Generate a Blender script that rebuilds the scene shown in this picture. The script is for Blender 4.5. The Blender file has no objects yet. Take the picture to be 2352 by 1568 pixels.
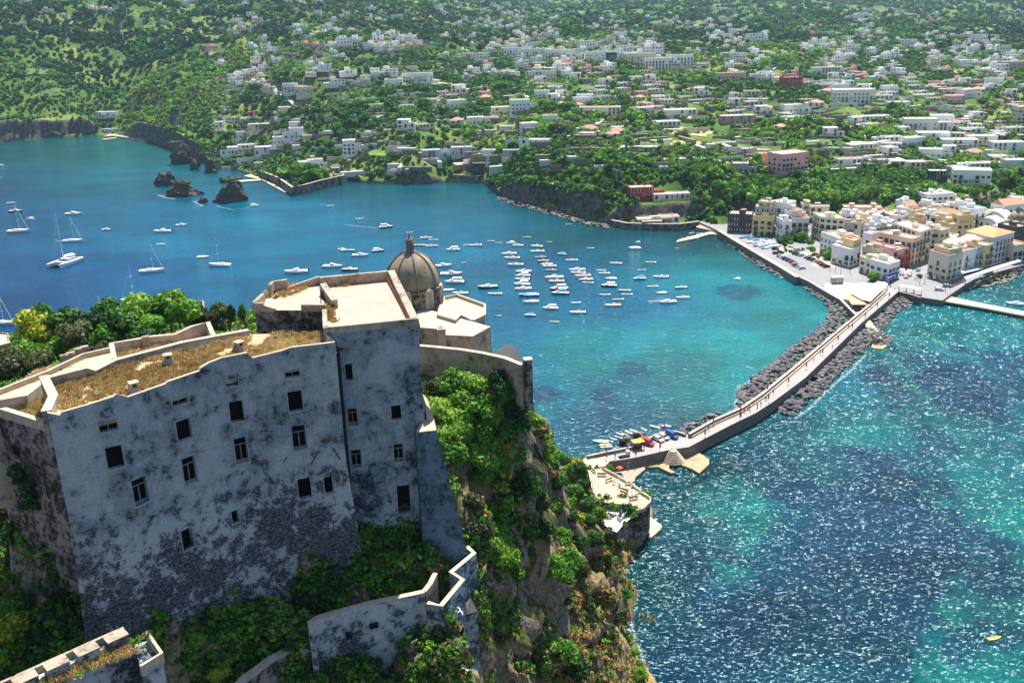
import bpy, bmesh, math, random
import numpy as np
from mathutils import Vector, Matrix
from math import radians, sin, cos, pi, hypot, atan2, sqrt
SC = bpy.context.scene
COL = SC.collection
# ------------------------------------------------------------------ camera
F_, PITCH, ROLL, CX, CY, CAMH = 2150.0, radians(19.1), radians(-1.5), 1176.0, 784.0, 130.0
cam_d = bpy.data.cameras.new('camera'); cam = bpy.data.objects.new('camera', cam_d); COL.objects.link(cam)
cam_d.sensor_width = 36.0; cam_d.lens = F_ / 2352.0 * 36.0; cam_d.clip_start = 0.5; cam_d.clip_end = 20000
RM = Matrix.Rotation(pi / 2 - PITCH, 3, 'X') @ Matrix.Rotation(ROLL, 3, 'Z')
cam.matrix_world = Matrix.Translation((0, 0, CAMH)) @ RM.to_4x4()
SC.camera = cam
# ------------------------------------------------------------------ sky, sun, exposure
SUN_EL, SUN_AZ = radians(62), radians(14)          # azimuth measured from +Y towards +X
w = bpy.data.worlds.new('World'); SC.world = w; w.use_nodes = True
nt = w.node_tree; nt.nodes.clear()
sky = nt.nodes.new('ShaderNodeTexSky'); sky.sky_type = 'NISHITA'; sky.sun_disc = False
sky.sun_elevation = SUN_EL; sky.sun_rotation = SUN_AZ; sky.altitude = 100; sky.air_density = 1.0; sky.dust_density = 0.6; sky.ozone_density = 1.6
bg = nt.nodes.new('ShaderNodeBackground'); bg.inputs['Strength'].default_value = 0.076
wo = nt.nodes.new('ShaderNodeOutputWorld')
nt.links.new(sky.outputs[0], bg.inputs[0]); nt.links.new(bg.outputs[0], wo.inputs[0])
sl = bpy.data.lights.new('sun', 'SUN'); sl.energy = 5.0; sl.angle = radians(0.5); sl.color = (1.0, 0.95, 0.86)
sun = bpy.data.objects.new('sun', sl); COL.objects.link(sun)
sdir = Vector((sin(SUN_AZ) * cos(SUN_EL), cos(SUN_AZ) * cos(SUN_EL), sin(SUN_EL)))
sun.rotation_euler = sdir.to_track_quat('Z', 'Y').to_euler()
sun.location = (0, 0, 400)
vs = SC.view_settings; vs.view_transform = 'Standard'; vs.look = 'None'; vs.gamma = 1; vs.exposure = 1.0; vs.use_curve_mapping = False
SC.cycles.max_bounces = 5; SC.cycles.diffuse_bounces = 3; SC.cycles.glossy_bounces = 2; SC.cycles.transparent_max_bounces = 4
SC.cycles.volume_bounces = 0; SC.cycles.caustics_reflective = False; SC.cycles.caustics_refractive = False
SC.cycles.sample_clamp_indirect = 4.0
# ------------------------------------------------------------------ pixel <-> place (the photograph read as 2352 x 1568)
RN = np.array(RM)
def ray(px, py):
    return RN @ np.array([px - CX, CY - py, -F_])
def P(px, py, z=0.0):
    d = ray(px, py); t = (CAMH - z) / -d[2]; return Vector((d[0] * t, d[1] * t, z))
def PY(px, py, Y):
    d = ray(px, py); t = Y / d[1]; return Vector((d[0] * t, Y, CAMH + d[2] * t))
def VPL(px, py, a, b):
    d = ray(px, py); a = np.array(a[:2], float); b = np.array(b[:2], float); wv = (b - a) / np.linalg.norm(b - a); n = np.array([-wv[1], wv[0]])
    t = (a @ n) / (d[:2] @ n); return float((d[:2] * t - a) @ wv), CAMH + d[2] * t
def proj(v):
    c = RN.T @ np.array([v[0], v[1], v[2] - CAMH]); return (CX + F_ * c[0] / -c[2], CY - F_ * c[1] / -c[2], -c[2])
rnd = random.Random(7)
npr = np.random.RandomState(11)
# ------------------------------------------------------------------ mesh helpers
def link(o, parent=None):
    COL.objects.link(o)
    if parent is not None: o.parent = parent
    return o
def npmesh(name, V, F, mat=None, parent=None, loc=None, smooth=False, mi=None):
    me = bpy.data.meshes.new(name); V = np.asarray(V, np.float32); F = np.asarray(F, np.int32)
    n, k = F.shape
    me.vertices.add(len(V)); me.vertices.foreach_set('co', V.ravel())
    me.loops.add(n * k); me.loops.foreach_set('vertex_index', F.ravel())
    me.polygons.add(n); me.polygons.foreach_set('loop_start', np.arange(0, n * k, k, dtype=np.int32))
    try: me.polygons.foreach_set('loop_total', np.full(n, k, np.int32))
    except Exception: pass
    if mi is not None: me.polygons.foreach_set('material_index', np.asarray(mi, np.int32))
    me.update(calc_edges=True)
    me.polygons.foreach_set('use_smooth', np.full(n, bool(smooth)))
    for m in (mat if isinstance(mat, (list, tuple)) else [mat]):
        if m: me.materials.append(m)
    o = bpy.data.objects.new(name, me); link(o, parent)
    if loc is not None: o.location = loc
    return o
class MB:
    """collects faces for ONE mesh object"""
    def __init__(s): s.v = []; s.f = []; s.m = []
    def add(s, vs_, fs, m=0):
        b = len(s.v); s.v += [tuple(map(float, q)) for q in vs_]; s.f += [tuple(b + i for i in f) for f in fs]; s.m += [m] * len(fs); return s
    def box(s, c, d, rz=0.0, m=0, taper=1.0):
        """c = centre of the bottom face, d = full sizes"""
        hx, hy = d[0] / 2, d[1] / 2; cr, sr = cos(rz), sin(rz); vv = []
        for zz, k in ((0, 1.0), (d[2], taper)):
            for x, y in ((-hx, -hy), (hx, -hy), (hx, hy), (-hx, hy)):
                x *= k; y *= k; vv.append((c[0] + x * cr - y * sr, c[1] + x * sr + y * cr, c[2] + zz))
        return s.add(vv, [(3, 2, 1, 0), (4, 5, 6, 7), (0, 1, 5, 4), (1, 2, 6, 5), (2, 3, 7, 6), (3, 0, 4, 7)], m)
    def prism(s, pts, z0, z1, m=0, mtop=None):
        """pts counter-clockwise plan points; z1 a number or one per point"""
        n = len(pts); zt = z1 if hasattr(z1, '__len__') else [z1] * n; zb = z0 if hasattr(z0, '__len__') else [z0] * n
        s.add([(p[0], p[1], zb[i]) for i, p in enumerate(pts)] + [(p[0], p[1], zt[i]) for i, p in enumerate(pts)],
              [(i, (i + 1) % n, n + (i + 1) % n, n + i) for i in range(n)] + [tuple(range(n - 1, -1, -1))], m)
        s.add([(p[0], p[1], zt[i]) for i, p in enumerate(pts)], [tuple(range(n))], m if mtop is None else mtop); return s
    def tube(s, a, b, r, n=6, m=0, r2=None):
        a = Vector(a); b = Vector(b); d = (b - a); u = d.orthogonal().normalized(); v = d.normalized().cross(u); r2 = r if r2 is None else r2
        vv = []
        for q, rr in ((a, r), (b, r2)):
            for i in range(n):
                t = 2 * pi * i / n; vv.append(q + u * cos(t) * rr + v * sin(t) * rr)
        return s.add(vv, [(i, (i + 1) % n, n + (i + 1) % n, n + i) for i in range(n)] + [tuple(range(n - 1, -1, -1)), tuple(range(n, 2 * n))], m)
    def lathe(s, prof, n=24, c=(0, 0, 0), m=0, sx=1.0, sy=1.0):
        b = []
        for (r, z) in prof:
            for i in range(n):
                t = 2 * pi * i / n; b.append((c[0] + r * cos(t) * sx, c[1] + r * sin(t) * sy, c[2] + z))
        f = []
        for k in range(len(prof) - 1):
            for i in range(n):
                j = (i + 1) % n; f.append((k * n + i, k * n + j, (k + 1) * n + j, (k + 1) * n + i))
        f.append(tuple(range(n - 1, -1, -1))); f.append(tuple(range((len(prof) - 1) * n, len(prof) * n)))
        return s.add(b, f, m)
    def ribbon(s, path, w0, z0, z1, m=0, side=0.0):
        """a wall along a plan path: width w0, centred (side=0) or shifted; z1 one per point or a number"""
        n = len(path); L = []; Rr = []
        for i in range(n):
            a = Vector(path[max(i - 1, 0)][:2]); b = Vector(path[min(i + 1, n - 1)][:2]); d = (b - a).normalized(); nn = Vector((-d.y, d.x))
            q = Vector(path[i][:2]); L.append(q + nn * (w0 / 2 + side)); Rr.append(q - nn * (w0 / 2 - side))
        zt = z1 if hasattr(z1, '__len__') else [z1] * n; zb = z0 if hasattr(z0, '__len__') else [z0] * n
        v = []
        for i in range(n):
            v += [(L[i].x, L[i].y, zb[i]), (Rr[i].x, Rr[i].y, zb[i]), (Rr[i].x, Rr[i].y, zt[i]), (L[i].x, L[i].y, zt[i])]
        f = []
        for i in range(n - 1):
            for k in range(4): f.append((4 * i + k, 4 * i + (k + 1) % 4, 4 * (i + 1) + (k + 1) % 4, 4 * (i + 1) + k))
        f += [(3, 2, 1, 0), (4 * n - 4, 4 * n - 3, 4 * n - 2, 4 * n - 1)]
        return s.add(v, f, m)
    def obj(s, name, mats, parent=None, loc=None, smooth=False, rz=0.0):
        me = bpy.data.meshes.new(name); me.from_pydata(s.v, [], s.f)
        for m in (mats if isinstance(mats, (list, tuple)) else [mats]): me.materials.append(m)
        me.polygons.foreach_set('material_index', s.m)
        if smooth: me.polygons.foreach_set('use_smooth', [True] * len(s.f))
        bm = bmesh.new(); bm.from_mesh(me); bmesh.ops.recalc_face_normals(bm, faces=bm.faces); bm.to_mesh(me); bm.free(); me.update()
        o = bpy.data.objects.new(name, me); link(o, parent)
        if loc is not None: o.location = loc
        o.rotation_euler = (0, 0, rz); return o
def T(o, label, cat, group=None):
    o['label'] = label; o['category'] = cat
    if group: o['group'] = group
    return o
def K(o, kind, label=None, cat=None):
    o['kind'] = kind
    if label: o['label'] = label
    if cat: o['category'] = cat
    return o
def thing(name, label, cat, loc=(0, 0, 0), rz=0.0, group=None):
    o = bpy.data.objects.new(name, None); COL.objects.link(o); o.location = loc; o.rotation_euler = (0, 0, rz); o.empty_display_size = 0.5
    return T(o, label, cat, group)
KIDS = {}
def kids(o):
    if o.name not in KIDS: KIDS[o.name] = list(o.children)
    return KIDS[o.name]
def dup(src, loc=None, rz=None, sc=None, parent=None, label=None):
    c = src.copy(); COL.objects.link(c); c.parent = parent
    if parent is None:
        if loc is not None: c.location = loc
        if rz is not None: c.rotation_euler = (0, 0, rz)
        if sc is not None: c.scale = sc if hasattr(sc, '__len__') else (sc, sc, sc)
    if label: c['label'] = label
    for k in kids(src): dup(k, parent=c)
    return c
ORD = 'first second third fourth fifth sixth seventh eighth ninth tenth eleventh twelfth thirteenth fourteenth fifteenth sixteenth seventeenth eighteenth nineteenth'.split()
TENS = {20: 'twenty', 30: 'thirty', 40: 'forty', 50: 'fifty', 60: 'sixty', 70: 'seventy', 80: 'eighty', 90: 'ninety'}
def nth(i):
    """1-based ordinal in words"""
    if i < 20: return ORD[i - 1]
    if i > 99: return 'hundred-and-' + nth(i - 100) if i > 100 else 'hundredth'
    t, r = i // 10 * 10, i % 10
    return TENS[t][:-1] + 'ieth' if r == 0 else TENS[t] + '-' + ORD[r - 1]
# ------------------------------------------------------------------ materials
MATS = {}
def srgb(r, g, b):
    f = lambda c: (c / 255) / 12.92 if c / 255 <= 0.04045 else ((c / 255 + 0.055) / 1.055) ** 2.4
    return (f(r), f(g), f(b))
def nodemat(name):
    m = bpy.data.materials.new(name); m.use_nodes = True; t = m.node_tree; t.nodes.clear()
    o = t.nodes.new('ShaderNodeOutputMaterial'); b = t.nodes.new('ShaderNodeBsdfPrincipled'); t.links.new(b.outputs[0], o.inputs[0])
    return m, t, b
def NN(t, typ, **kw):
    n = t.nodes.new('ShaderNode' + typ)
    for k, v in kw.items():
        if k.startswith('i_'): n.inputs[k[2:].replace('_', ' ')].default_value = v
        else: setattr(n, k, v)
    return n
def noise(t, scale, detail=4, rough=0.55, coord=None, dist=0.0):
    n = NN(t, 'TexNoise'); n.inputs['Scale'].default_value = scale; n.inputs['Detail'].default_value = detail; n.inputs['Roughness'].default_value = rough; n.inputs['Distortion'].default_value = dist
    if coord is not None: t.links.new(coord, n.inputs['Vector'])
    return n.outputs['Fac']
def ramp(t, fac, stops, interp='LINEAR'):
    r = t.nodes.new('ShaderNodeValToRGB'); cr = r.color_ramp; cr.interpolation = interp
    while len(cr.elements) < len(stops): cr.elements.new(0.5)
    for e, (p, c) in zip(cr.elements, stops): e.position = p; e.color = (*c, 1) if hasattr(c, '__len__') else (c, c, c, 1)
    t.links.new(fac, r.inputs[0]); return r.outputs[0]
def mixc(t, fac, a, b, mode='MIX'):
    n = t.nodes.new('ShaderNodeMix'); n.data_type = 'RGBA'; n.blend_type = mode
    for v, i in ((fac, 0), (a, 6), (b, 7)):
        if hasattr(v, 'is_linked') or isinstance(v, bpy.types.NodeSocket): t.links.new(v, n.inputs[i])
        elif hasattr(v, '__len__'): n.inputs[i].default_value = (*v, 1)
        else: n.inputs[i].default_value = v
    return n.outputs[2]
def math_(t, op, a, b=None, clamp=False):
    n = t.nodes.new('ShaderNodeMath'); n.operation = op; n.use_clamp = clamp
    for i, v in enumerate((a, b)):
        if v is None: continue
        if isinstance(v, bpy.types.NodeSocket): t.links.new(v, n.inputs[i])
        else: n.inputs[i].default_value = v
    return n.outputs[0]
def posn(t): return NN(t, 'NewGeometry').outputs['Position']
def objc(t): return NN(t, 'TexCoord').outputs['Object']
def bump(t, b, h, strength=0.5, dist=0.1):
    n = NN(t, 'Bump'); n.inputs['Strength'].default_value = strength; n.inputs['Distance'].default_value = dist
    t.links.new(h, n.inputs['Height']); t.links.new(n.outputs[0], b.inputs['Normal'])
def M(name, col, rough=0.8, var=0.25, scale=0.6, bmp=0.0, bscale=3.0, metal=0.0, world=True, spec=0.3, dark=None, rand=0.0):
    """plain surface with blotchy variation; dark = second colour of worn patches; rand = tone change from copy to copy"""
    if name in MATS: return MATS[name]
    m, t, b = nodemat(name); c = posn(t) if world else objc(t)
    n = noise(t, scale, 6, 0.6, c)
    lo = tuple(x * (1 - var) for x in col) if dark is None else dark
    o = ramp(t, n, [(0.3, lo), (0.62, col)])
    if rand:
        ri = NN(t, 'ObjectInfo').outputs['Random']
        hs = NN(t, 'HueSaturation'); t.links.new(o, hs.inputs['Color'])
        t.links.new(math_(t, 'ADD', math_(t, 'MULTIPLY', ri, rand), 1 - rand / 2), hs.inputs['Value']); o = hs.outputs[0]
    t.links.new(o, b.inputs['Base Color'])
    b.inputs['Roughness'].default_value = rough; b.inputs['Metallic'].default_value = metal; b.inputs['Specular IOR Level'].default_value = spec
    if bmp: bump(t, b, noise(t, bscale, 5, 0.6, c), bmp, 0.3)
    MATS[name] = m; return m
def foliage(name, cols, brown=None, translucent=0.25):
    """leaf colour: tone from place to place, clump to clump (islands) and copy to copy"""
    m, t, b = nodemat(name)
    g = NN(t, 'NewGeometry'); ri = NN(t, 'ObjectInfo').outputs['Random']
    n = noise(t, 0.09, 3, 0.6, g.outputs['Position']); isl = g.outputs['Random Per Island']
    f = math_(t, 'ADD', math_(t, 'MULTIPLY', n, 0.9), math_(t, 'MULTIPLY', isl, 0.35))
    f = math_(t, 'ADD', f, math_(t, 'MULTIPLY', math_(t, 'SUBTRACT', ri, 0.5), 0.5))
    k = len(cols); o = ramp(t, math_(t, 'SUBTRACT', f, 0.12), [(0.2 + 0.6 * i / (k - 1), c) for i, c in enumerate(cols)])
    t.links.new(o, b.inputs['Base Color']); b.inputs['Roughness'].default_value = 0.65; b.inputs['Specular IOR Level'].default_value = 0.25
    out = [n_ for n_ in t.nodes if n_.type == 'OUTPUT_MATERIAL'][0]
    if translucent:
        tr = NN(t, 'BsdfTranslucent'); t.links.new(mixc(t, 1.0, o, (1.3, 1.5, 0.5), 'MULTIPLY'), tr.inputs[0]); ms = NN(t, 'MixShader'); ms.inputs[0].default_value = translucent
        t.links.new(b.outputs[0], ms.inputs[1]); t.links.new(tr.outputs[0], ms.inputs[2]); t.links.new(ms.outputs[0], out.inputs[0])
    MATS[name] = m; return m
# ------------------------------------------------------------------ mainland relief: read points (px, py, forward distance)
COAST = [(-300,345),(-120,333),(0,327),(60,322),(100,318),(150,316),(200,312),(250,311),(300,318),(340,327),(380,338),(400,346),(440,362),(480,380),(510,388),(545,392),(570,400),(600,412),(625,424),(655,438),(672,441),(690,434),(740,420),(790,411),(830,420),(900,423),(960,425),(1020,419),(1110,422),(1130,435),(1150,452),(1200,470),(1240,480),(1280,490),(1320,500),(1360,512),(1400,518),(1450,523),(1500,524),(1560,524),(1600,519),(1630,526),(1650,533),(1680,548),(1700,560),(1760,597),(1830,640),(1900,680),(1960,717),(2080,668),(2165,690),(2220,655),(2300,640),(2352,612),(2500,560),(2800,520)]
REL = {-300:[(270,1230),(200,1300),(120,1410),(60,1510),(0,1640),(-60,1820)], -100:[(265,1215),(200,1290),(120,1400),(60,1500),(0,1620),(-60,1800)],
 0:[(262,1205),(200,1290),(120,1400),(60,1500),(0,1620),(-60,1800)], 110:[(255,1235),(200,1300),(120,1400),(60,1520),(0,1650),(-50,1830)],
 200:[(268,1275),(210,1320),(130,1430),(60,1550),(0,1680),(-50,1850)],
 290:[(275,1270),(215,1320),(130,1430),(60,1560),(0,1700),(-50,1880)],
 400:[(255,1110),(190,1250),(120,1450),(60,1600),(0,1750),(-40,1950)], 460:[(290,1045),(215,1120),(180,1260),(120,1420),(60,1580),(0,1740)],
 520:[(345,985),(290,1060),(225,1130),(180,1250),(120,1400),(60,1550),(0,1720)],
 650:[(395,812),(350,870),(290,950),(230,1030),(180,1120),(130,1250),(80,1450),(40,1650),(0,1850)],
 800:[(378,800),(345,850),(300,900),(240,980),(190,1080),(140,1230),(100,1400),(50,1650),(10,1900)],
 960:[(380,790),(350,815),(300,880),(250,960),(200,1060),(150,1200),(110,1350),(70,1550),(40,1800),(8,2150)],
 1110:[(380,790),(330,835),(280,900),(230,980),(180,1090),(140,1220),(100,1400),(60,1700),(30,2150),(14,2900),(0,3900)],
 1200:[(400,690),(345,730),(300,800),(260,865),(210,965),(160,1090),(120,1250),(80,1500),(50,1950),(25,2700),(0,3700)],
 1290:[(420,660),(345,690),(300,790),(260,860),(210,960),(160,1090),(120,1250),(80,1500),(50,1900),(30,2500),(0,3500)],
 1380:[(440,625),(370,650),(330,720),(285,800),(250,875),(205,980),(155,1110),(115,1270),(75,1550),(45,1950),(20,2600),(-10,3300)],
 1450:[(470,612),(450,622),(400,640),(370,675),(330,725),(290,800),(250,880),(200,990),(150,1130),(110,1300),(70,1600),(40,2000),(0,3000)],
 1560:[(478,608),(455,616),(405,630),(370,675),(330,728),(290,800),(250,880),(200,1000),(150,1140),(110,1310),(70,1600),(40,2000),(0,3100)],
 1650:[(490,598),(405,622),(360,680),(320,740),(280,820),(240,900),(200,1000),(150,1150),(110,1320),(70,1600),(40,2000),(0,3200)],
 1850:[(478,590),(405,622),(360,680),(320,745),(270,840),(220,950),(180,1050),(140,1180),(100,1380),(60,1700),(20,2500),(0,3200)],
 2050:[(455,600),(405,640),(350,710),(300,790),(250,880),(200,1000),(160,1120),(120,1300),(80,1600),(50,2000),(20,2600),(0,3200)],
 2250:[(440,625),(405,655),(350,720),(300,800),(250,900),(200,1020),(150,1200),(110,1400),(70,1750),(40,2200),(0,3000)],
 2450:[(440,625),(400,665),(350,725),(300,805),(250,905),(200,1025),(150,1200),(110,1400),(70,1750),(40,2200),(0,3000)],
 2700:[(440,625),(350,725),(250,905),(150,1200),(70,1750),(0,3000)]}
cpts = []
COU = []; COY = []
for (x, y) in COAST:
    q = P(x, y, 0.0); COU.append(q.x / q.y); COY.append(q.y); 
    if x < 1660: cpts.append((q.x, q.y + 3, 1.5))
COU = np.array(COU); COY = np.array(COY); _o = np.argsort(COU); COU = COU[_o]; COY = COY[_o]
for x, L in REL.items():
    for (y, Y) in L:
        q = PY(x, y, Y); cpts.append((q.x, q.y, q.z))
    q = PY(x, L[-1][0], L[-1][1]); cpts.append((q.x * 1.5, q.y * 1.5, q.z + 0.05 * q.y))
for (x, y) in [(1700,540),(1760,575),(1850,600),(1950,640),(2050,620),(2150,600),(2250,580),(2340,560),(1700,500),(1800,490),(1900,485),(2000,480),(2150,470),(2300,455)]:
    q = P(x, y, 2.0); cpts.append((q.x, q.y, 2.0))
cpts = np.array(cpts)
def uvv(X, Y): return np.stack([X / Y * 2.0, np.log(Y) * 1.0], -1)
_A = uvv(cpts[:, 0], cpts[:, 1]); _D = np.linalg.norm(_A[:, None] - _A[None], axis=-1); _n = len(cpts)
_W = np.linalg.solve(np.block([[_D + np.eye(_n) * -0.0008, np.ones((_n, 1))], [np.ones((1, _n)), np.zeros((1, 1))]]), np.append(cpts[:, 2], 0))
def vnoise(x, y, seed=0):
    """cheap smooth value noise"""
    xi = np.floor(x).astype(np.int64); yi = np.floor(y).astype(np.int64); xf = x - xi; yf = y - yi
    def h(a, b):
        v = np.sin(a * 127.1 + b * 311.7 + seed * 74.7) * 43758.5453; return v - np.floor(v)
    u = xf * xf * (3 - 2 * xf); v = yf * yf * (3 - 2 * yf)
    return (h(xi, yi) * (1 - u) + h(xi + 1, yi) * u) * (1 - v) + (h(xi, yi + 1) * (1 - u) + h(xi + 1, yi + 1) * u) * v
def fbm(x, y, o=4, seed=0):
    s = 0; a = 0.5
    for i in range(o): s = s + a * vnoise(x * 2 ** i, y * 2 ** i, seed + i); a *= 0.5
    return s
NU, NV = 460, 330
GU = np.linspace(-0.72, 0.74, NU)
GT = np.concatenate([np.linspace(0, 0.06, 60)[:-1], np.linspace(0.06, 1, NV - 59)])       # share of the way from the coast to the far edge
YC = np.interp(GU, COU, COY)
YG = YC[:, None] * (5200 / YC[:, None]) ** GT[None]                                      # NU x NV
XG = GU[:, None] * YG
ZG = np.zeros_like(YG)
for i in range(NU):
    D = np.linalg.norm(uvv(XG[i], YG[i])[:, None] - _A[None], axis=-1); ZG[i] = D @ _W[:-1] + _W[-1]
off = YG - YC[:, None]
amp = np.clip(off / 60, 0, 1) * np.clip(YG / 1000, 0.5, 3.0)
ZG += (fbm(XG / 45, YG / 45, 4, 3) - 0.47) * 9 * amp + (fbm(XG / 160, YG / 160, 3, 8) - 0.44) * 16 * np.clip((YG - 900) / 700, 0, 2)
ZG += (0.5 - np.abs(fbm(XG / 210, YG / 170, 3, 18) - 0.46) * 4) * 26 * np.clip(off / 150, 0, 1) * np.clip((0.05 - GU[:, None]) / 0.2, 0.15, 1)
ZG += (fbm(XG / 14, YG / 14, 3, 5) - 0.44) * 3.2 * np.clip(off / 12, 0, 1)
def sst(x): x = np.clip(x, 0, 1); return x * x * (3 - 2 * x)
_pu = lambda x, y: P(x, y, 0).x / P(x, y, 0).y
cj = (fbm(XG / 9, YG / 9, 3, 15) - 0.45) * 8
for (xa, xb, ya, yb, hc, foot) in ((-300, 225, 325, 313, 27, 0), (300, 470, 320, 375, 24, 0), (1150, 1400, 452, 518, 20, 0), (1400, 2300, 470, 440, 15, 1)):
    ua, ub = _pu(xa, ya), _pu(xb, yb); win = sst((GU - ua) / 0.03 + 0.5) * sst((ub - GU) / 0.03 + 0.5)
    base = off if not foot else YG - 594
    hcl = hc * (0.75 + 0.5 * (fbm(XG / 30, YG / 60, 3, 14) - 0.2)) * sst((base - 3 + cj) / 8) * win[:, None]; ZG = np.where(hcl > 0.4, np.maximum(ZG, hcl), ZG)
flat = (GU[:, None] > P(1655, 540, 2).x / P(1655, 540, 2).y) & (YG < 578)
ZG = np.where(flat, np.minimum(ZG, 1.2), ZG)
ZG = np.maximum(ZG, np.where(off > 4, 1.3, 0)); ZG[:, 0] = -3.0; ZG[:, 1] = np.minimum(ZG[:, 1], 0.8)
def zland(X, Y):
    X = np.asarray(X, float); Y = np.asarray(Y, float); u = X / Y
    fi = np.clip((u - GU[0]) / (GU[1] - GU[0]), 0, NU - 1.001); yc = np.interp(u, GU, YC); t = np.log(np.maximum(Y / yc, 1.0)) / np.log(5200 / yc)
    fj = np.interp(np.clip(t, 0, 1), GT, np.arange(NV)); fj = np.clip(fj, 0, NV - 1.001)
    i = fi.astype(int); j = fj.astype(int); a = fi - i; b = fj - j
    z = (ZG[i, j] * (1 - a) + ZG[i + 1, j] * a) * (1 - b) + (ZG[i, j + 1] * (1 - a) + ZG[i + 1, j + 1] * a) * b
    return np.where(Y < yc, -3.0, z)
_YS = np.geomspace(420, 5000, 1500)
def hitland(px, py, dz=0.0):
    """where the view ray through a photo point meets the relief"""
    d = ray(px, py); t = _YS / d[1]; X = d[0] * t; Z = CAMH + d[2] * t; g = zland(X, _YS) + dz
    k = np.argmax(Z < g)
    if not (Z < g).any(): return None
    return Vector((X[k], _YS[k], g[k] - dz))
def terrain_mat(name, cols, sc=0.02, rocky=0.5, rock=((0.05, 0.045, 0.045), (0.22, 0.19, 0.16)), terr=0.0):
    m, t, b = nodemat(name); g = NN(t, 'NewGeometry'); p = g.outputs['Position']
    n1 = noise(t, sc, 6, 0.6, p); n2 = noise(t, sc * 9, 5, 0.6, p)
    f = math_(t, 'ADD', math_(t, 'MULTIPLY', n1, 0.7), math_(t, 'MULTIPLY', n2, 0.3))
    k = len(cols); o = ramp(t, f, [(0.34 + 0.3 * i / (k - 1), c) for i, c in enumerate(cols)])
    sep = NN(t, 'SeparateXYZ'); t.links.new(g.outputs['True Normal'], sep.inputs[0])
    st = math_(t, 'ADD', sep.outputs[2], math_(t, 'MULTIPLY', math_(t, 'SUBTRACT', noise(t, sc * 6, 5, 0.6, p), 0.5), 0.7))
    msk = ramp(t, st, [(rocky - 0.06, 1.0), (rocky + 0.06, 0.0)])
    mp = NN(t, 'Mapping'); mp.inputs['Scale'].default_value = (1, 1, 0.7); t.links.new(p, mp.inputs[0])
    rk = ramp(t, noise(t, sc * 22, 8, 0.7, mp.outputs[0]), [(0.35, rock[0]), (0.7, rock[1])])
    t.links.new(mixc(t, msk, o, rk), b.inputs['Base Color']); b.inputs['Roughness'].default_value = 0.95; b.inputs['Specular IOR Level'].default_value = 0.1
    bump(t, b, noise(t, sc * 25, 6, 0.65, p), 0.8, 0.4 / (sc * 30)); MATS[name] = m; return m
MT_LAND = terrain_mat('hill_ground', [(0.016, 0.045, 0.012), (0.04, 0.095, 0.018), (0.1, 0.17, 0.03), (0.24, 0.24, 0.08)], 0.012, 0.62, ((0.03, 0.03, 0.035), (0.24, 0.2, 0.17)))
V = np.stack([XG, YG, ZG], -1).reshape(-1, 3)
ii, jj = np.meshgrid(np.arange(NU - 1), np.arange(NV - 1), indexing='ij'); a = (ii * NV + jj).ravel()
o = npmesh('hillside', V, np.stack([a, a + NV, a + NV + 1, a + 1], -1), MT_LAND, smooth=True)
K(o, 'structure', 'green hillside terrain rising from the bay behind the town', 'hillside')
# ------------------------------------------------------------------ the sea, seabed colours read at points of the photograph
SEA = [(0,350,0,95,110),(150,340,0,110,120),(300,350,10,115,125),(0,430,0,75,130),(120,420,0,100,140),(260,400,0,120,150),(60,520,0,85,150),(60,620,0,78,150),(60,700,0,70,145),(250,520,0,105,165),(250,620,0,90,165),(350,660,0,100,170),(420,560,0,120,180),(600,600,0,115,175),(600,520,0,130,185),(520,680,0,110,170),(700,480,0,125,180),(700,560,0,120,175),(820,560,0,118,178),(900,460,0,105,145),(800,440,0,85,105),(1000,450,0,100,135),(1100,440,0,105,130),(1130,480,0,110,150),(1250,520,0,100,140),(1100,560,0,118,175),(1300,540,0,90,110),(1450,560,0,90,120),(1500,590,0,110,150),(1600,545,0,70,80),(1650,560,0,95,100),(1700,600,0,130,140),(1300,620,0,105,165),(1400,700,0,105,165),(1500,700,0,115,175),(1600,660,0,135,180),(1650,640,0,160,185),(1720,650,0,150,175),(1800,680,0,165,190),(1700,700,0,140,180),(1850,720,0,170,195),(1150,740,0,105,165),(1250,800,0,125,175),(1350,780,0,140,185),(1500,790,0,160,195),(1650,800,0,165,195),(1750,780,0,175,200),(1850,780,0,170,195),(1300,880,0,130,170),(1400,900,0,105,150),(1550,880,0,125,160),(1620,900,0,140,160),(1660,850,0,155,180),(1400,960,0,75,115),(1500,960,0,90,115),
 (2150,740,0,150,185),(2250,700,0,130,165),(2330,660,0,110,130),(2120,700,0,95,140),(2200,780,0,145,175),(2320,760,0,125,165),(2100,820,0,130,165),(2000,880,0,115,150),(2250,850,0,110,150),(2340,860,0,100,145),(2100,950,0,105,145),(2200,940,0,85,135),(1950,980,0,110,135),(1850,1000,0,110,130),(2050,1050,0,75,125),(2330,1000,0,70,120),(2300,1100,0,75,125),(1750,1080,0,75,105),(1650,1090,25,65,75),(1850,1100,0,120,135),(1750,1200,0,115,125),(1600,1150,30,75,85),(1950,1150,0,80,120),(2100,1200,0,65,110),(2250,1180,0,125,145),(1900,1280,0,60,100),(2150,1350,0,60,100),(1700,1350,0,60,90),(1600,1300,15,55,80),(1800,1400,0,60,90),(2250,1400,0,110,125),(2000,1450,0,65,100),(2200,1550,0,100,110),(1900,1560,0,90,110),(1600,1500,5,55,85),(2330,1300,0,115,130),(1500,1350,30,70,80),(2500,900,0,90,140),(2500,1300,0,90,120),(-200,500,0,70,140),(-200,700,0,60,140),(1700,1700,0,70,95),(2300,1750,0,100,110)]
sp = []; sc_ = []
for (x, y, r, g, b) in SEA:
    q = P(x, y, 0); sp.append((q.x, q.y)); sc_.append(srgb(r, g, b))
sp = np.array(sp); sc_ = np.array(sc_)
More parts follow.
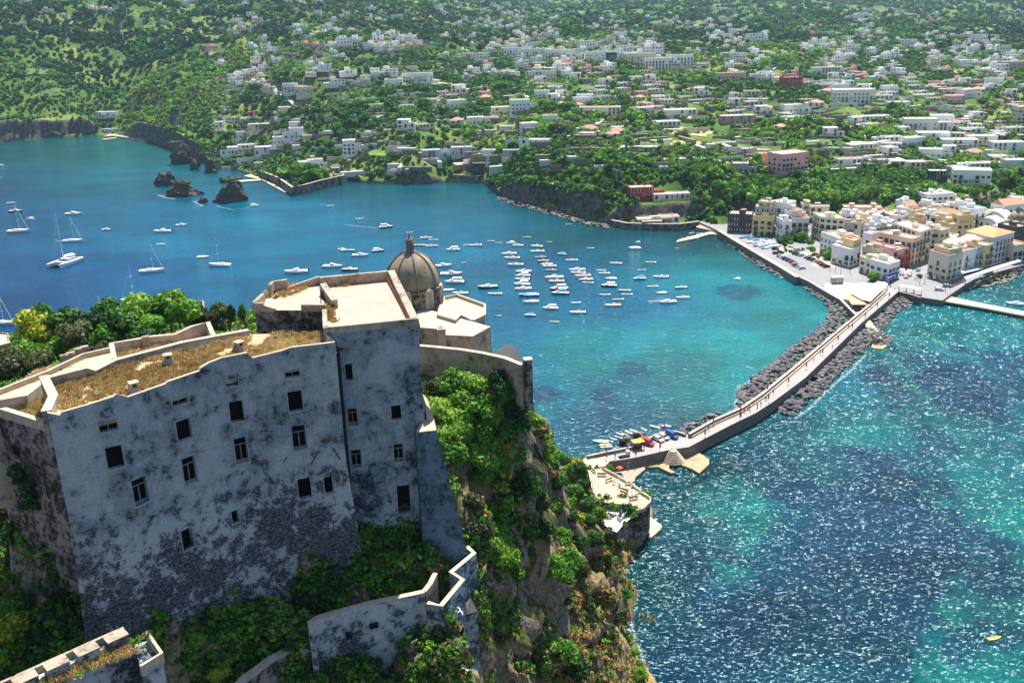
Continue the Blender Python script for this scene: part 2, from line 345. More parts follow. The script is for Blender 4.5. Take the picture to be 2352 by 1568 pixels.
def sea_uv(X, Y): Y = np.maximum(Y, 60); return np.stack([X / Y * 2.5, np.log(Y) * 2.0], -1)
_S = sea_uv(sp[:, 0], sp[:, 1])
UU = np.linspace(-1.1, 1.1, 520); VV = np.geomspace(90, 1500, 560)
SX = UU[:, None] * VV[None]; SY = np.repeat(VV[None], 520, 0)
D = np.linalg.norm(sea_uv(SX.ravel(), SY.ravel())[:, None].astype(np.float32) - _S[None].astype(np.float32), axis=-1)
Wt = 1 / (D ** 3.2 + 1e-4); CS = (Wt @ sc_) / Wt.sum(1, keepdims=True); del D, Wt
# seagrass meadows and pale sand patches on the right-hand shallows
def patch(px, py, r1, dx=0.0):
    q = P(px, py, 0); return q.x, q.y, r1
GRASS = [(1875,1130,7),(1790,1130,5),(2040,870,9),(1250,910,6),(1375,905,6),(1450,850,5),(2270,1250,7),(2230,1220,5),(2150,1010,9),(2300,960,10),(2060,1170,12),(2170,1260,9),(2100,1400,9),(2200,1480,5),(2270,1440,6),(2290,1270,5),(2130,1330,6),(2330,1330,6),(2280,1350,5),(2200,1230,6),(1690,668,10),(2290,830,14),(2180,850,16),(2090,1090,14),(1700,1400,8),(1950,1250,12),(2060,1300,12),(1830,1250,9)]
SAND = [(1700,1150,10),(1780,1170,10),(1990,1000,9),(2090,960,10),(1760,1220,8),(2230,1120,12),(2330,1180,9),(2250,1330,8),(2200,1420,7),(1680,1330,5),(2260,1560,7),(1870,1060,8),(1350,800,18),(1550,830,22),(1750,830,18),(2200,740,30),(2150,800,18),(1800,700,20)]
dn = fbm(SX.ravel() / 9, SY.ravel() / 9, 5, 2) - 0.47
dn2 = fbm(SX.ravel() / 2.6, SY.ravel() / 2.6, 3, 9) - 0.44
for lst, col, kk in ((SAND, srgb(0, 140, 150), 0.5), (GRASS, srgb(0, 62, 115), 0.6)):
    for (x, y, r1) in lst:
        q = P(x, y, 0); d = np.hypot(SX.ravel() - q.x, (SY.ravel() - q.y) * 0.7) / r1 + dn * 2.4 + dn2 * 0.8
        m_ = np.clip((1.12 - d) / 0.14, 0, 1)[:, None] * kk; CS = CS * (1 - m_) + np.array(col) * m_
cq = RN.T @ np.stack([SX.ravel(), SY.ravel(), np.full(SX.size, -CAMH)]); qx = CX + F_ * cq[0] / -cq[2] + dn * 70 + dn2 * 22; qy = CY - F_ * cq[1] / -cq[2] + (fbm(SX.ravel() / 8 + 9, SY.ravel() / 8, 4, 6) - 0.47) * 70
def inpoly_np(x, y, L):
    c = np.zeros(len(x), bool); j = len(L) - 1
    for i in range(len(L)):
        xi, yi = L[i]; xj, yj = L[j]; c ^= ((yi > y) != (yj > y)) & (x < (xj - xi) * (y - yi) / ((yj - yi) or 1e-9) + xi); j = i
    return c
MEADOW = [(1700,1000),(2042,1034),(2078,1077),(2128,1128),(2175,1167),(2218,1198),(2195,1229),(2210,1296),(2167,1350),(2120,1401),(2124,1436),(2113,1475),(2089,1499),(2105,1650),(1560,1650),(1640,1400),(1745,1276),(1785,1245),(1847,1233),(1828,1198),(1835,1167),(1808,1140),(1804,1108),(1824,1050),(1720,1060)]
inm = inpoly_np(qx, qy, MEADOW); rt = ~inm & (SX.ravel() / SY.ravel() > 0.2) & (SY.ravel() < 290) & (qx > 1850)
for msk_, col, kk in ((inm, srgb(0, 62, 100), 0.62), (rt, srgb(0, 135, 145), 0.45)):
    m_ = (msk_ * kk)[:, None]; CS = CS * (1 - m_) + np.array(col) * m_
for (x, y, r1) in GRASS:
    q = P(x, y, 0); d = np.hypot(SX.ravel() - q.x, (SY.ravel() - q.y) * 0.7) / (r1 * 0.7) + dn * 2.4 + dn2 * 0.8; m_ = (np.clip((1.1 - d) / 0.14, 0, 1) * 0.6 * (SY.ravel() < 330))[:, None]; CS = CS * (1 - m_) + np.array(srgb(0, 60, 105)) * m_
ro = fbm(SX.ravel() / 30, SY.ravel() / 22, 5, 21)
tile = ro - 0.47
mask_r = np.clip((SX.ravel() / SY.ravel() - 0.15) / 0.08, 0, 1) * np.clip((420 - SY.ravel()) / 100, 0, 1)
CS = CS * (1 + mask_r * np.clip(tile * 2.5, -0.3, 0.3) + (1 - mask_r) * np.clip(tile * 1.1, -0.15, 0.15))[:, None]
# the submerged foot of the old mole: a pale strip in the water
qa = P(2020, 800, 0); qb = P(2290, 1110, 0); w2 = Vector((qb.x - qa.x, qb.y - qa.y)); L2 = w2.length; w2.normalize()
al = (SX.ravel() - qa.x) * w2.x + (SY.ravel() - qa.y) * w2.y; ac = (SX.ravel() - qa.x) * -w2.y + (SY.ravel() - qa.y) * w2.x
m_ = (np.clip((3.6 - np.abs(ac)) / 1.2, 0, 1) * np.clip(al / 3 + 1, 0, 1) * np.clip(1 - al / L2, 0, 1) * 0.75 * np.clip(0.6 + dn2 * 2, 0, 1))[:, None]
CS = CS * (1 - m_) + np.array(srgb(60, 170, 165)) * m_
CS = np.clip(CS, 0, 1) * np.array([0.05, 0.38, 0.28]) * (1 + 0.35 * np.clip((SY.ravel() - 330) / 250, 0, 1))[:, None]
V = np.stack([SX, SY, np.zeros_like(SX)], -1).reshape(-1, 3)
ii, jj = np.meshgrid(np.arange(519), np.arange(559), indexing='ij'); a = (ii * 560 + jj).ravel()
nV = len(V); V = np.vstack([V, [(-6000, -200, -0.4), (6000, -200, -0.4), (6000, 6000, -0.4), (-6000, 6000, -0.4)]])
F4 = np.vstack([np.stack([a, a + 560, a + 561, a + 1], -1), [[nV, nV + 1, nV + 2, nV + 3]]])
m, t, b = nodemat('sea_water')
at = NN(t, 'Attribute', attribute_name='seabed'); p = posn(t)
mp = NN(t, 'Mapping'); mp.inputs['Rotation'].default_value = (0, 0, radians(-24)); mp.inputs['Scale'].default_value = (1.0, 2.1, 1); t.links.new(p, mp.inputs[0])
rip = noise(t, 0.55, 3, 0.6, mp.outputs[0])
c1 = mixc(t, math_(t, 'MULTIPLY', math_(t, 'SUBTRACT', 0.62, rip, True), 1.3, True), at.outputs['Color'], (0.0, 0.02, 0.07))
t.links.new(mixc(t, 0.93, at.outputs['Color'], c1), b.inputs['Base Color'])
b.inputs['Roughness'].default_value = 0.14; b.inputs['Specular Tint'].default_value = (0.5, 0.9, 1.0, 1); b.inputs['IOR'].default_value = 1.33; b.inputs['Specular IOR Level'].default_value = 0.42
h = math_(t, 'ADD', noise(t, 0.45, 2, 0.5, mp.outputs[0]), math_(t, 'MULTIPLY', noise(t, 2.4, 2, 0.5, mp.outputs[0]), 0.2))
chop = NN(t, 'Attribute', attribute_name='chop').outputs['Fac']
bn = NN(t, 'Bump'); bn.inputs['Strength'].default_value = 1.0; bn.inputs['Distance'].default_value = 0.35; t.links.new(h, bn.inputs['Height'])
# small wind facets: every ripple face has a tilt of its own
def vm(op, a, b=None, sc=None):
    n_ = t.nodes.new('ShaderNodeVectorMath'); n_.operation = op
    for i_, v_ in ((0, a), (1, b)):
        if v_ is None: continue
        if isinstance(v_, bpy.types.NodeSocket): t.links.new(v_, n_.inputs[i_])
        else: n_.inputs[i_].default_value = v_
    if sc is not None: n_.inputs[3].default_value = sc
    return n_.outputs[0]
acc = bn.outputs[0]
for sc_v, amp in ((1.3, 0.6), (0.45, 0.43)):
    vo = NN(t, 'TexVoronoi'); vo.inputs['Scale'].default_value = sc_v; vo.inputs['Randomness'].default_value = 1.0; t.links.new(mp.outputs[0], vo.inputs['Vector'])
    sc_n = t.nodes.new('ShaderNodeVectorMath'); sc_n.operation = 'SCALE'; t.links.new(vm('MULTIPLY', vm('SUBTRACT', vo.outputs['Color'], (0.5, 0.5, 0.5)), (amp, amp, 0.0)), sc_n.inputs[0]); t.links.new(chop, sc_n.inputs[3])
    acc = vm('ADD', acc, sc_n.outputs[0])
t.links.new(vm('NORMALIZE', acc), b.inputs['Normal'])
o = npmesh('sea', V, F4, m); K(o, 'structure', 'clear blue and turquoise sea of the bay', 'sea')
ca = o.data.color_attributes.new('seabed', 'FLOAT_COLOR', 'POINT')
CC = np.ones((len(V), 4), np.float32); CC[:nV, :3] = CS; CC[nV:, :3] = np.array(srgb(0, 80, 140)) * 0.4; ca.data.foreach_set('color', CC.ravel())

sd_ = (V[:, 0] - 57.4) * 0.809 - (V[:, 1] - 268.6) * 0.588 * 1.0
sd_ = np.where(V[:, 1] < 268, np.maximum(sd_, (V[:, 0] - 20) * 1.0), sd_); op = np.clip(sd_ / 25, 0, 1)
ch_ = 0.22 + 0.78 * op - 0.1 * np.clip((V[:, 1] - 500) / 300, 0, 1)
ac = o.data.attributes.new('chop', 'FLOAT', 'POINT'); ac.data.foreach_set('value', ch_.astype(np.float32))
# ------------------------------------------------------------------ castle rock: relief points (px, py, z) and plan points (X, Y, z)
IP = [(1050,905,74),(1000,930,73),(1120,905,74),(1190,902,73.5),(1215,930,71),(1000,1050,69),(1080,1050,68.5),(1150,1000,70.5),(1210,1050,65),(1280,1000,47),(1330,1060,12),(1310,1100,16),
 (1080,1180,62),(1150,1150,59),(1220,1150,51),(1300,1150,32),(1065,1262,57.5),(1120,1250,53),(1200,1220,45),(1280,1230,33),(1370,1180,9),(1390,1250,8),(1420,1290,2.5),(1130,1320,51),(1200,1350,44),(1300,1330,28),(1380,1340,14),(1430,1330,1),
 (1120,1400,47),(1200,1430,40),(1280,1420,29),(1350,1430,16),(1425,1400,2.5),(1130,1500,42),(1210,1520,34),(1300,1500,22),(1370,1500,12),(1445,1480,1.5),(1480,1568,1.5),(1400,1600,8),(1250,1600,26),(1100,1600,38),(1340,1100,7),(1350,1140,5),
 (0,1150,76),(100,1230,73),(150,1265,70),(175,1350,66),(30,1300,66),(60,1400,63),(50,1500,61),(0,1560,60),(215,1452,63.5),(300,1500,62),(430,1480,60.5),(500,1380,61),(600,1330,61.5),(700,1310,61.5),(845,1292,61),(930,1260,61),(700,1400,60),(850,1350,60),(950,1320,60),(1040,1290,59.5),
 (560,1520,56),(700,1500,51),(860,1510,50),(980,1480,50),(1040,1450,50),(640,1600,52),(900,1600,46),(1040,1600,43),(420,1600,55),
 (-50,900,77),(0,880,77),(150,830,76.5),(300,770,76),(500,760,76),(-100,800,75),(60,760,75),(300,725,75)]
IP += [(980,862,75),(1050,872,74.8),(1120,888,74.4),(1190,898,74),(1540,1150,-2.5),(1540,1230,-2.5),(1505,1260,-2.5),(1475,1300,-2.5),(1468,1350,-2.5),(1478,1420,-2.5),(1505,1500,-3),(1550,1568,-3),(1570,1100,-3),(1610,1060,-3)]
IW = [(-110,150,74),(-60,168,77.5),(-30,178,77),(-85,165,76.5),(-12,160,75),(-15,150,75),(-30,130,76),(-40,120,78),(-20,140,75),(-2,165,66),(2,140,68),(-8,137,73),(-40,195,66),(-90,195,60),(-150,160,60),(-160,110,60),(-110,90,66),(-90,60,50),(-60,60,48),(-20,60,40),(10,70,30),
 (-150,215,0),(-60,225,0),(-10,212,0),(8,215,2),(12,235,1),(18,256,1),(27,262,0),(34,245,0),(40,225,-1),(48,200,-3),(45,150,-3),(50,100,-3),(36,120,0),(45,60,-3),(60,250,-4),(-210,200,0),(-210,100,20),(30,290,-5),(-100,290,-5),(60,180,-5),(70,60,-6),(-30,100,62)]
IW += [(P(x, y, 60.6).x + (k - 2) * 0.2, P(x, y, 60.6).y - k, z) for x, y in [(730,1418),(765,1407),(850,1384),(948,1364),(1000,1387),(1040,1365)] for k, z in ((2.2, 54.3), (5, 51), (9, 45))]
ipt = [tuple(P(x, y, z)) for x, y, z in IP] + [tuple(map(float, q)) for q in IW]; ipt = np.array(ipt)
_A2 = ipt[:, :2]; _D = np.linalg.norm(_A2[:, None] - _A2[None], axis=-1); _n = len(ipt)
_W2 = np.linalg.solve(np.block([[_D - np.eye(_n) * 0.6, np.ones((_n, 1))], [np.ones((1, _n)), np.zeros((1, 1))]]), np.append(ipt[:, 2], 0))
ST = 0.6; IX = np.arange(-215, 75.1, ST); IY = np.arange(38, 296, ST); iX, iY = np.meshgrid(IX, IY, indexing='ij')
pts2 = np.stack([iX.ravel(), iY.ravel()], -1); iZ = np.concatenate([np.linalg.norm(c_[:, None] - _A2[None], axis=-1) @ _W2[:-1] + _W2[-1] for c_ in np.array_split(pts2, 12)]).reshape(iX.shape)
gx, gy = np.gradient(iZ, ST); slope = np.hypot(gx, gy)
k = np.clip(slope - 0.45, 0, 1.2)
rdg = 1 - 2 * np.abs(fbm(iX / 11, iY / 11, 3, 31) - 0.45) * 2
iZ += (rdg - 0.55) * 8 * k + (np.floor(fbm(iX / 6, iY / 6, 3, 47) * 9) / 9 - 0.45) * 9 * k + (fbm(iX / 3.2, iY / 3.2, 3, 41) - 0.44) * (1.2 + 6 * k) * np.clip(iZ / 8 + 0.2, 0, 1) + (np.abs(fbm(iX / 2.1, iY / 2.1, 3, 49) - 0.45) - 0.1) * 3.5 * k
def zisl(x, y):
    fi = np.clip((np.asarray(x, float) - IX[0]) / ST, 0, len(IX) - 1.001); fj = np.clip((np.asarray(y, float) - IY[0]) / ST, 0, len(IY) - 1.001); i = fi.astype(int); j = fj.astype(int); a = fi - i; b = fj - j
    return (iZ[i, j] * (1 - a) + iZ[i + 1, j] * a) * (1 - b) + (iZ[i, j + 1] * (1 - a) + iZ[i + 1, j + 1] * a) * b
_YI = np.linspace(45, 285, 1000)
def hitisl(px, py):
    d = ray(px, py); t = _YI / d[1]; X = d[0] * t; Z = CAMH + d[2] * t; g = zisl(X, _YI); kk = np.argmax(Z < g)
    return Vector((X[kk], _YI[kk], g[kk])) if (Z < g).any() else None
dX = (fbm(iY / 5 + 7, iZ / 4, 3, 81) - 0.45) * 6 * k; dY = (fbm(iX / 5 + 3, iZ / 4, 3, 83) - 0.45) * 6 * k
MT_ISL = terrain_mat('rock_ground', [(0.03, 0.05, 0.015), (0.07, 0.09, 0.025), (0.2, 0.15, 0.06), (0.36, 0.25, 0.12)], 0.09, 0.5, ((0.04, 0.038, 0.045), (0.42, 0.33, 0.22)))
nI, nJ = iX.shape; ii, jj = np.meshgrid(np.arange(nI - 1), np.arange(nJ - 1), indexing='ij'); a = (ii * nJ + jj).ravel()
o = npmesh('castle_rock_terrain', np.stack([iX + dX, iY + dY, iZ], -1).reshape(-1, 3), np.stack([a, a + nJ, a + nJ + 1, a + 1], -1), MT_ISL, smooth=True)
K(o, 'structure', 'steep rocky ground of the castle islet', 'cliff')
# ------------------------------------------------------------------ plaster and stone
def plaster(name, light, mid, dark, sc=0.35, thr=0.52, spots=0.5, low=None, bump_s=0.6):
    m, t, b = nodemat(name); p = posn(t)
    big = noise(t, sc * 0.35, 5, 0.6, p, 0.4); med = noise(t, sc * 1.6, 8, 0.68, p, 0.2); fine = noise(t, sc * 9, 8, 0.75, p)
    base = mixc(t, ramp(t, math_(t, 'ADD', math_(t, 'MULTIPLY', big, 0.6), math_(t, 'MULTIPLY', med, 0.4)), [(0.44, 0.0), (0.56, 1.0)]), light, mid)
    base = mixc(t, 1.0, base, ramp(t, fine, [(0.3, 0.72), (0.6, 1.05)]), 'MULTIPLY')
    v = math_(t, 'ADD', math_(t, 'MULTIPLY', med, 0.62), math_(t, 'MULTIPLY', fine, 0.38))
    if low is not None:
        sep = NN(t, 'SeparateXYZ'); t.links.new(p, sep.inputs[0]); g = math_(t, 'MULTIPLY', math_(t, 'SUBTRACT', low[0], sep.outputs[2]), low[1], True)
        v = math_(t, 'ADD', v, math_(t, 'MULTIPLY', math_(t, 'MINIMUM', g, 1.0), 0.12))
    v = math_(t, 'ADD', v, math_(t, 'MULTIPLY', math_(t, 'SUBTRACT', big, 0.5), spots))
    vt = NN(t, 'TexVoronoi', distance='CHEBYCHEV'); vt.inputs['Scale'].default_value = 2.6; mq = NN(t, 'Mapping'); mq.inputs['Scale'].default_value = (1, 1, 1.7); t.links.new(p, mq.inputs[0]); t.links.new(mq.outputs[0], vt.inputs['Vector'])
    stone = ramp(t, vt.outputs['Distance'], [(0.25, 1.0), (0.5, 0.35)]); dr = NN(t, 'Mapping'); dr.inputs['Scale'].default_value = (1.6, 1.6, 0.12); t.links.new(p, dr.inputs[0])
    base = mixc(t, ramp(t, noise(t, 0.9, 4, 0.6, dr.outputs[0]), [(0.55, 0.0), (0.75, 0.45)]), base, mid)
    msk = ramp(t, v, [(thr, 0.0), (thr + 0.03, 1.0)])
    t.links.new(mixc(t, msk, base, mixc(t, 1.0, ramp(t, fine, [(0.35, dark), (0.72, mid)]), stone, 'MULTIPLY')), b.inputs['Base Color'])
    b.inputs['Roughness'].default_value = 0.95; b.inputs['Specular IOR Level'].default_value = 0.1
    bump(t, b, math_(t, 'ADD', fine, math_(t, 'MULTIPLY', msk, -0.25)), bump_s, 0.25); MATS[name] = m; return m
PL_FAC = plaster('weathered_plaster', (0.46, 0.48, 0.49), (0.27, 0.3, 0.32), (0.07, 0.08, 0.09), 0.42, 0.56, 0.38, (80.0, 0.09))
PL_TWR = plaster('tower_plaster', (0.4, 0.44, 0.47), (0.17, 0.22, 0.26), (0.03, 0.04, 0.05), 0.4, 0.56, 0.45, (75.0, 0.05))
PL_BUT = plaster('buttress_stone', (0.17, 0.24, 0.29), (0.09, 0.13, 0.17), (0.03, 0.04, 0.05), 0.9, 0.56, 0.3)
PL_SIDE = plaster('brown_rubble_wall', (0.34, 0.29, 0.26), (0.17, 0.14, 0.13), (0.04, 0.035, 0.035), 0.8, 0.5, 0.4)
PL_TAN = plaster('tan_stone', (0.5, 0.42, 0.33), (0.32, 0.26, 0.2), (0.08, 0.06, 0.05), 0.8, 0.57, 0.3)
PL_LOW = plaster('outer_wall_plaster', (0.48, 0.52, 0.55), (0.22, 0.27, 0.31), (0.035, 0.04, 0.05), 0.6, 0.52, 0.5)
M_COP = M('pale_coping', (0.54, 0.45, 0.35), 0.9, 0.35, 0.9, 0.3, 6)
M_FLOOR = M('pink_terrace', (0.56, 0.4, 0.31), 0.95, 0.2, 0.5, 0.4, 5, dark=(0.38, 0.28, 0.22))
M_DRY = M('dry_roof_earth', (0.6, 0.44, 0.29), 0.98, 0.3, 1.1, 0.8, 5, dark=(0.4, 0.26, 0.14))
M_CREAM = M('cream_roof', (0.6, 0.51, 0.4), 0.9, 0.22, 0.35, 0.2, 4)
M_DOME = M('dome_lead', (0.33, 0.28, 0.2), 0.8, 0.35, 0.5, 0.3, 4, dark=(0.15, 0.125, 0.09))
M_DARK = M('dark_interior', (0.01, 0.01, 0.012), 1.0, 0.1)  # near-black: the shade inside rooms and openings put into the colour
M_WOOD = M('grey_wood', (0.2, 0.22, 0.24), 0.8, 0.3, 3)
M_RED = M('shaded_red_face', (0.4, 0.14, 0.1), 0.9, 0.3, 1)  # reddish parapet face with its shade put into the colour
keep = thing('castle_keep', 'huge weathered grey castle block with rows of black windows and dry grass roof', 'castle', (-30, 105, 60))
def kp(mb, name, mats, smooth=False):
    o_ = mb.obj(name, mats, None, smooth=smooth); o_.parent = keep; o_.matrix_parent_inverse = Matrix.Translation((30, -105, -60)); return o_
FP = [(-48.8, 90.5), (-47.4, 90.9), (-43.0, 93.6), (-39.0, 98.9), (-34.3, 104.0), (-28.0, 107.3), (-21.9, 109.7)]
TW = [(-23.9, 112.8), (-12.1, 115.1)]
def uz(px, py, a_, b_): return VPL(px, py, a_, b_)
def seg_of(px, py):
    for i in range(len(FP) - 1):
        u, z = VPL(px, py, FP[i], FP[i + 1]); L = hypot(FP[i + 1][0] - FP[i][0], FP[i + 1][1] - FP[i][1])
        if -0.02 <= u <= L: return i, u, z
    return None
def wall_face(mb, a_, b_, z0, ztop, ops, depth=0.55, m=0, bat=None, mrev=0, na=None, nb=None):
    """vertical wall from a_ to b_ (plan) with real openings; ztop = [(u, z), ...]; ops = [(u0, u1, z0, z1)]; the outside is to the right of a_->b_"""
    a_ = Vector(a_[:2]); b_ = Vector(b_[:2]); L = (b_ - a_).length; d = (b_ - a_) / L; n = Vector((d.y, -d.x))
    us = sorted(set([0, L] + [round(x, 3) for q in ops for x in q[:2] if 0 < x < L] + [round(u, 3) for u, z in ztop if 0 < u < L] + list(np.arange(1.5, L, 1.5))))
    zmax = min(z for u, z in ztop) - 0.02
    zs = sorted(set([z0, zmax] + [round(x, 3) for q in ops for x in q[2:] if z0 < x < zmax] + list(np.arange(z0 + 2, zmax, 2.0))))
    def pt(u, z, back=0.0):
        q = a_ + d * u; off = (max(0.0, bat[0] - z) * bat[1] if bat else 0.0); k_ = u / L
        nn = (na or n) * (1 - k_) + (nb or n) * k_; return (q.x + nn.x * off - n.x * back, q.y + nn.y * off - n.y * back, z)
    def inside(u, z): return any(q[0] < u < q[1] and q[2] < z < q[3] for q in ops)
    for i in range(len(us) - 1):
        for j in range(len(zs) - 1):
            if not inside((us[i] + us[i + 1]) / 2, (zs[j] + zs[j + 1]) / 2):
                mb.add([pt(us[i], zs[j]), pt(us[i + 1], zs[j]), pt(us[i + 1], zs[j + 1]), pt(us[i], zs[j + 1])], [(0, 1, 2, 3)], m)
    tu = [u for u, z in ztop]; tz = [z for u, z in ztop]
    for i in range(len(us) - 1):
        za, zb = np.interp([us[i], us[i + 1]], tu, tz); mb.add([pt(us[i], zmax), pt(us[i + 1], zmax), pt(us[i + 1], zb), pt(us[i], za)], [(0, 1, 2, 3)], m)
    for (u0, u1, q0, q1) in ops:
        u0 = max(0, u0); u1 = min(L, u1); A_ = [pt(u0, q0), pt(u1, q0), pt(u1, q1), pt(u0, q1)]; B_ = [pt(u0, q0, depth), pt(u1, q0, depth), pt(u1, q1, depth), pt(u0, q1, depth)]
        mb.add(A_ + B_, [(0, 1, 5, 4), (1, 2, 6, 5), (2, 3, 7, 6), (3, 0, 4, 7)], mrev)
    return pt
WIN = {'small': [((240,976),(282,968),(258,963),(263,985.5)),((380,930),(416,917),(396,914),(400,933)),((515.5,884),(543,873),(528.6,871),(530.4,886)),((652,859),(685.5,855.6),(668,848.6),(669.5,866))],
 'open': [((258,1052.7),(294.8,1039.5),(271.5,1022.3),(281.6,1069.9)),((393.4,997.4),(427,985),(406.5,969),(414,1013.6)),((526.5,949.6),(557.4,939.8),(539,922),(544.7,967)),((660.3,923.3),(693,918),(675,898.3),(678.4,943)),((676.5,1124),(705.5,1117),(688.5,1099),(693.6,1142.3)),((743,1113.5),(763.2,1111.6),(751.8,1094),(754.4,1130.7)),((427.6,1233.7),(452.5,1223),(436,1208),(444,1248.7)),((529,1186),(546,1181.4),(535.5,1171),(539,1196.5))],
 'framed': [((305.6,1133.8),(339,1119.8),(317,1098.7),(327.7,1155)),((411.6,1088.9),(441.6,1076.6),(421.7,1053.4),(431.5,1112)),((539.4,1038.5),(567.5,1028.3),(548.8,1005.9),(558,1061)),((669.9,1007.3),(701.6,1002.4),(682.6,977.7),(689,1032))]}
TWIN = {'open': [((793.4,855),(809.6,853),(799.7,835.7),(803.3,872.7)),((898.8,947.5),(921.2,945.5),(909.3,930.6),(910.7,962.4)),((912.3,1144.4),(941.6,1141.6),(925.7,1112),(928.3,1173.9)),((924,1225),(949,1222),(937,1198),(942,1258))],
 'framed': [((798.6,958),(821,955.7),(808,938),(811.7,975.6)),((806.4,1052.7),(829.6,1050.6),(816.2,1031.6),(819.7,1071.7)),((904,1038.6),(926.3,1036.8),(914,1018.5),(916.5,1057))]}
segops = {i: [] for i in range(len(FP) - 1)}; winrec = []
for kind, L in WIN.items():
    for (l, r, tt, bb) in L:
        cxp, cyp = (l[0] + r[0]) / 2, (l[1] + r[1]) / 2; s_ = seg_of(cxp, cyp)
        if s_ is None: print('window outside', l); continue
        i = s_[0]; u0 = VPL(*l, FP[i], FP[i + 1])[0]; u1 = VPL(*r, FP[i], FP[i + 1])[0]; z1 = VPL(*tt, FP[i], FP[i + 1])[1]; z0 = VPL(*bb, FP[i], FP[i + 1])[1]
        L_ = hypot(FP[i + 1][0] - FP[i][0], FP[i + 1][1] - FP[i][1]); wd = u1 - u0
        if u0 < 0.1: u0 = 0.1; u1 = u0 + wd
        if u1 > L_ - 0.1: u1 = L_ - 0.1; u0 = max(0.1, u1 - wd)
        segops[i].append((u0, u1, z0, z1)); winrec.append((FP[i], FP[i + 1], u0, u1, z0, z1, kind))
PARA = [(110,950),(138,956),(205,931),(268,907),(294,914),(380,884),(458,854),(461,847),(481,835),(568,812),(581,824),(647,815),(668,800),(769,788)]
fac = MB(); topz = {}
for i in range(len(FP) - 1):
    a_, b_ = FP[i], FP[i + 1]; L_ = hypot(b_[0] - a_[0], b_[1] - a_[1]); prof = []
    for (x, y) in PARA:
        u, z = VPL(x, y, a_, b_)
        if -0.01 <= u <= L_ + 0.01: prof.append((u, min(max(z, 91.4), 93.2)))
    topz[i] = prof
for i in range(len(FP) - 1):
    a_, b_ = FP[i], FP[i + 1]; L_ = hypot(b_[0] - a_[0], b_[1] - a_[1]); prof = topz[i]
    zl = topz[i - 1][-1][1] if i and topz[i - 1] else (prof[0][1] if prof else 92)
    zr = topz[i + 1][0][1] if i < len(FP) - 2 and topz[i + 1] else (prof[-1][1] if prof else 92)
    prof = [(0, (zl + (prof[0][1] if prof else zr)) / 2)] + [q for q in prof if 0.2 < q[0] < L_ - 0.2] + [(L_, (zr + (prof[-1][1] if prof else zl)) / 2)]
    topz[i] = prof
for i in range(1, len(FP) - 1): m_ = (topz[i - 1][-1][1] + topz[i][0][1]) / 2; topz[i - 1][-1] = (topz[i - 1][-1][0], m_); topz[i][0] = (0, m_)
def mitre(p, q, r):
    a = (Vector(q) - Vector(p)).normalized(); b = (Vector(r) - Vector(q)).normalized(); a = Vector((a.y, -a.x)); b = Vector((b.y, -b.x)); return (a + b) / (1 + a.dot(b))
WL = (-50.2, 95.0); WR = (-23.8, 113.2); ALLP = [WL] + FP + [WR]; mit = [mitre(ALLP[i], ALLP[i + 1], ALLP[i + 2]) for i in range(len(FP))]
for i in range(len(FP) - 1): wall_face(fac, FP[i], FP[i + 1], 56, topz[i], segops[i], bat=(77, 0.055), na=mit[i], nb=mit[i + 1])
# coping strip along the parapet
cop = MB(); cpath = []; cz = []
for i in range(len(FP) - 1):
    d = (Vector(FP[i + 1]) - Vector(FP[i])).normalized()
    for (u, z) in topz[i][:-1] if i < len(FP) - 2 else topz[i]:
        q = Vector(FP[i]) + d * u; cpath.append((q.x, q.y)); cz.append(z)
cop.ribbon(cpath, 0.36, [z - 0.02 for z in cz], [z + 0.14 for z in cz], side=0.16)
par_in = MB(); par_in.ribbon(cpath, 0.4, 89.5, [z - 0.03 for z in cz], side=0.24)
# left end, the side wing and the back
BKL = (-54.3, 101.0); BKR = (-35.1, 118.6)
wall_face(fac, WL, FP[0], 56, [(0, 92.2), (4.7, 92.2)], [], bat=(77, 0.055), nb=mit[0])
wall_face(fac, (-54.3, 101), (-50.2, 95.0), 70, [(0, 92.2), (7.2, 92.2)], [])
wall_face(fac, FP[-1], WR, 56, [(0, 92.6), (3.6, 92.6)], [], bat=(77, 0.055), na=mit[-1])
wall_face(fac, BKR, BKL, 72, [(0, 91.6), (26, 91.6)], [])
fo = kp(fac, 'main_wall', [PL_FAC])
kp(par_in, 'parapet', PL_TAN); kp(cop, 'coping', M_COP)
roof = MB(); roof.add([(x, y, 91.0) for x, y in [(-50.1, 95), (-48.5, 90.9), (-47.3, 91.2), (-42.9, 93.9), (-38.8, 99.2), (-34.1, 104.3), (-27.9, 107.6), (-21.9, 110.0), (-22.9, 113.2), (-24, 118), (-35.1, 118.4), (-54.0, 101)]], [tuple(range(12))])
kp(roof, 'grassy_roof', M_DRY)
bw = MB(); pb = [P(97, 869, 92.2), P(110, 867, 92.2), P(197, 845, 92.2), P(214, 852, 91.7), P(264, 827, 91.6), P(420, 786, 91.6), P(570, 758, 91.7)]
bw.ribbon([(q.x, q.y) for q in pb], 0.7, 88, [q.z for q in pb]); bw.ribbon([(-54.1, 101.2), (-50.2, 95), (-49.1, 90.9)], 0.9, 88, [92.2, 92.2, 92.1])
kp(bw, 'back_parapet', [PL_TAN])
cp2 = MB(); cp2.ribbon([(q.x, q.y) for q in pb], 0.8, [q.z - 0.01 for q in pb], [q.z + 0.1 for q in pb]); cp2.ribbon([(-54.1, 101.2), (-50.2, 95), (-49.1, 90.9)], 1.0, [92.19, 92.19, 92.09], [92.3, 92.3, 92.2]); kp(cp2, 'back_coping', M_COP)
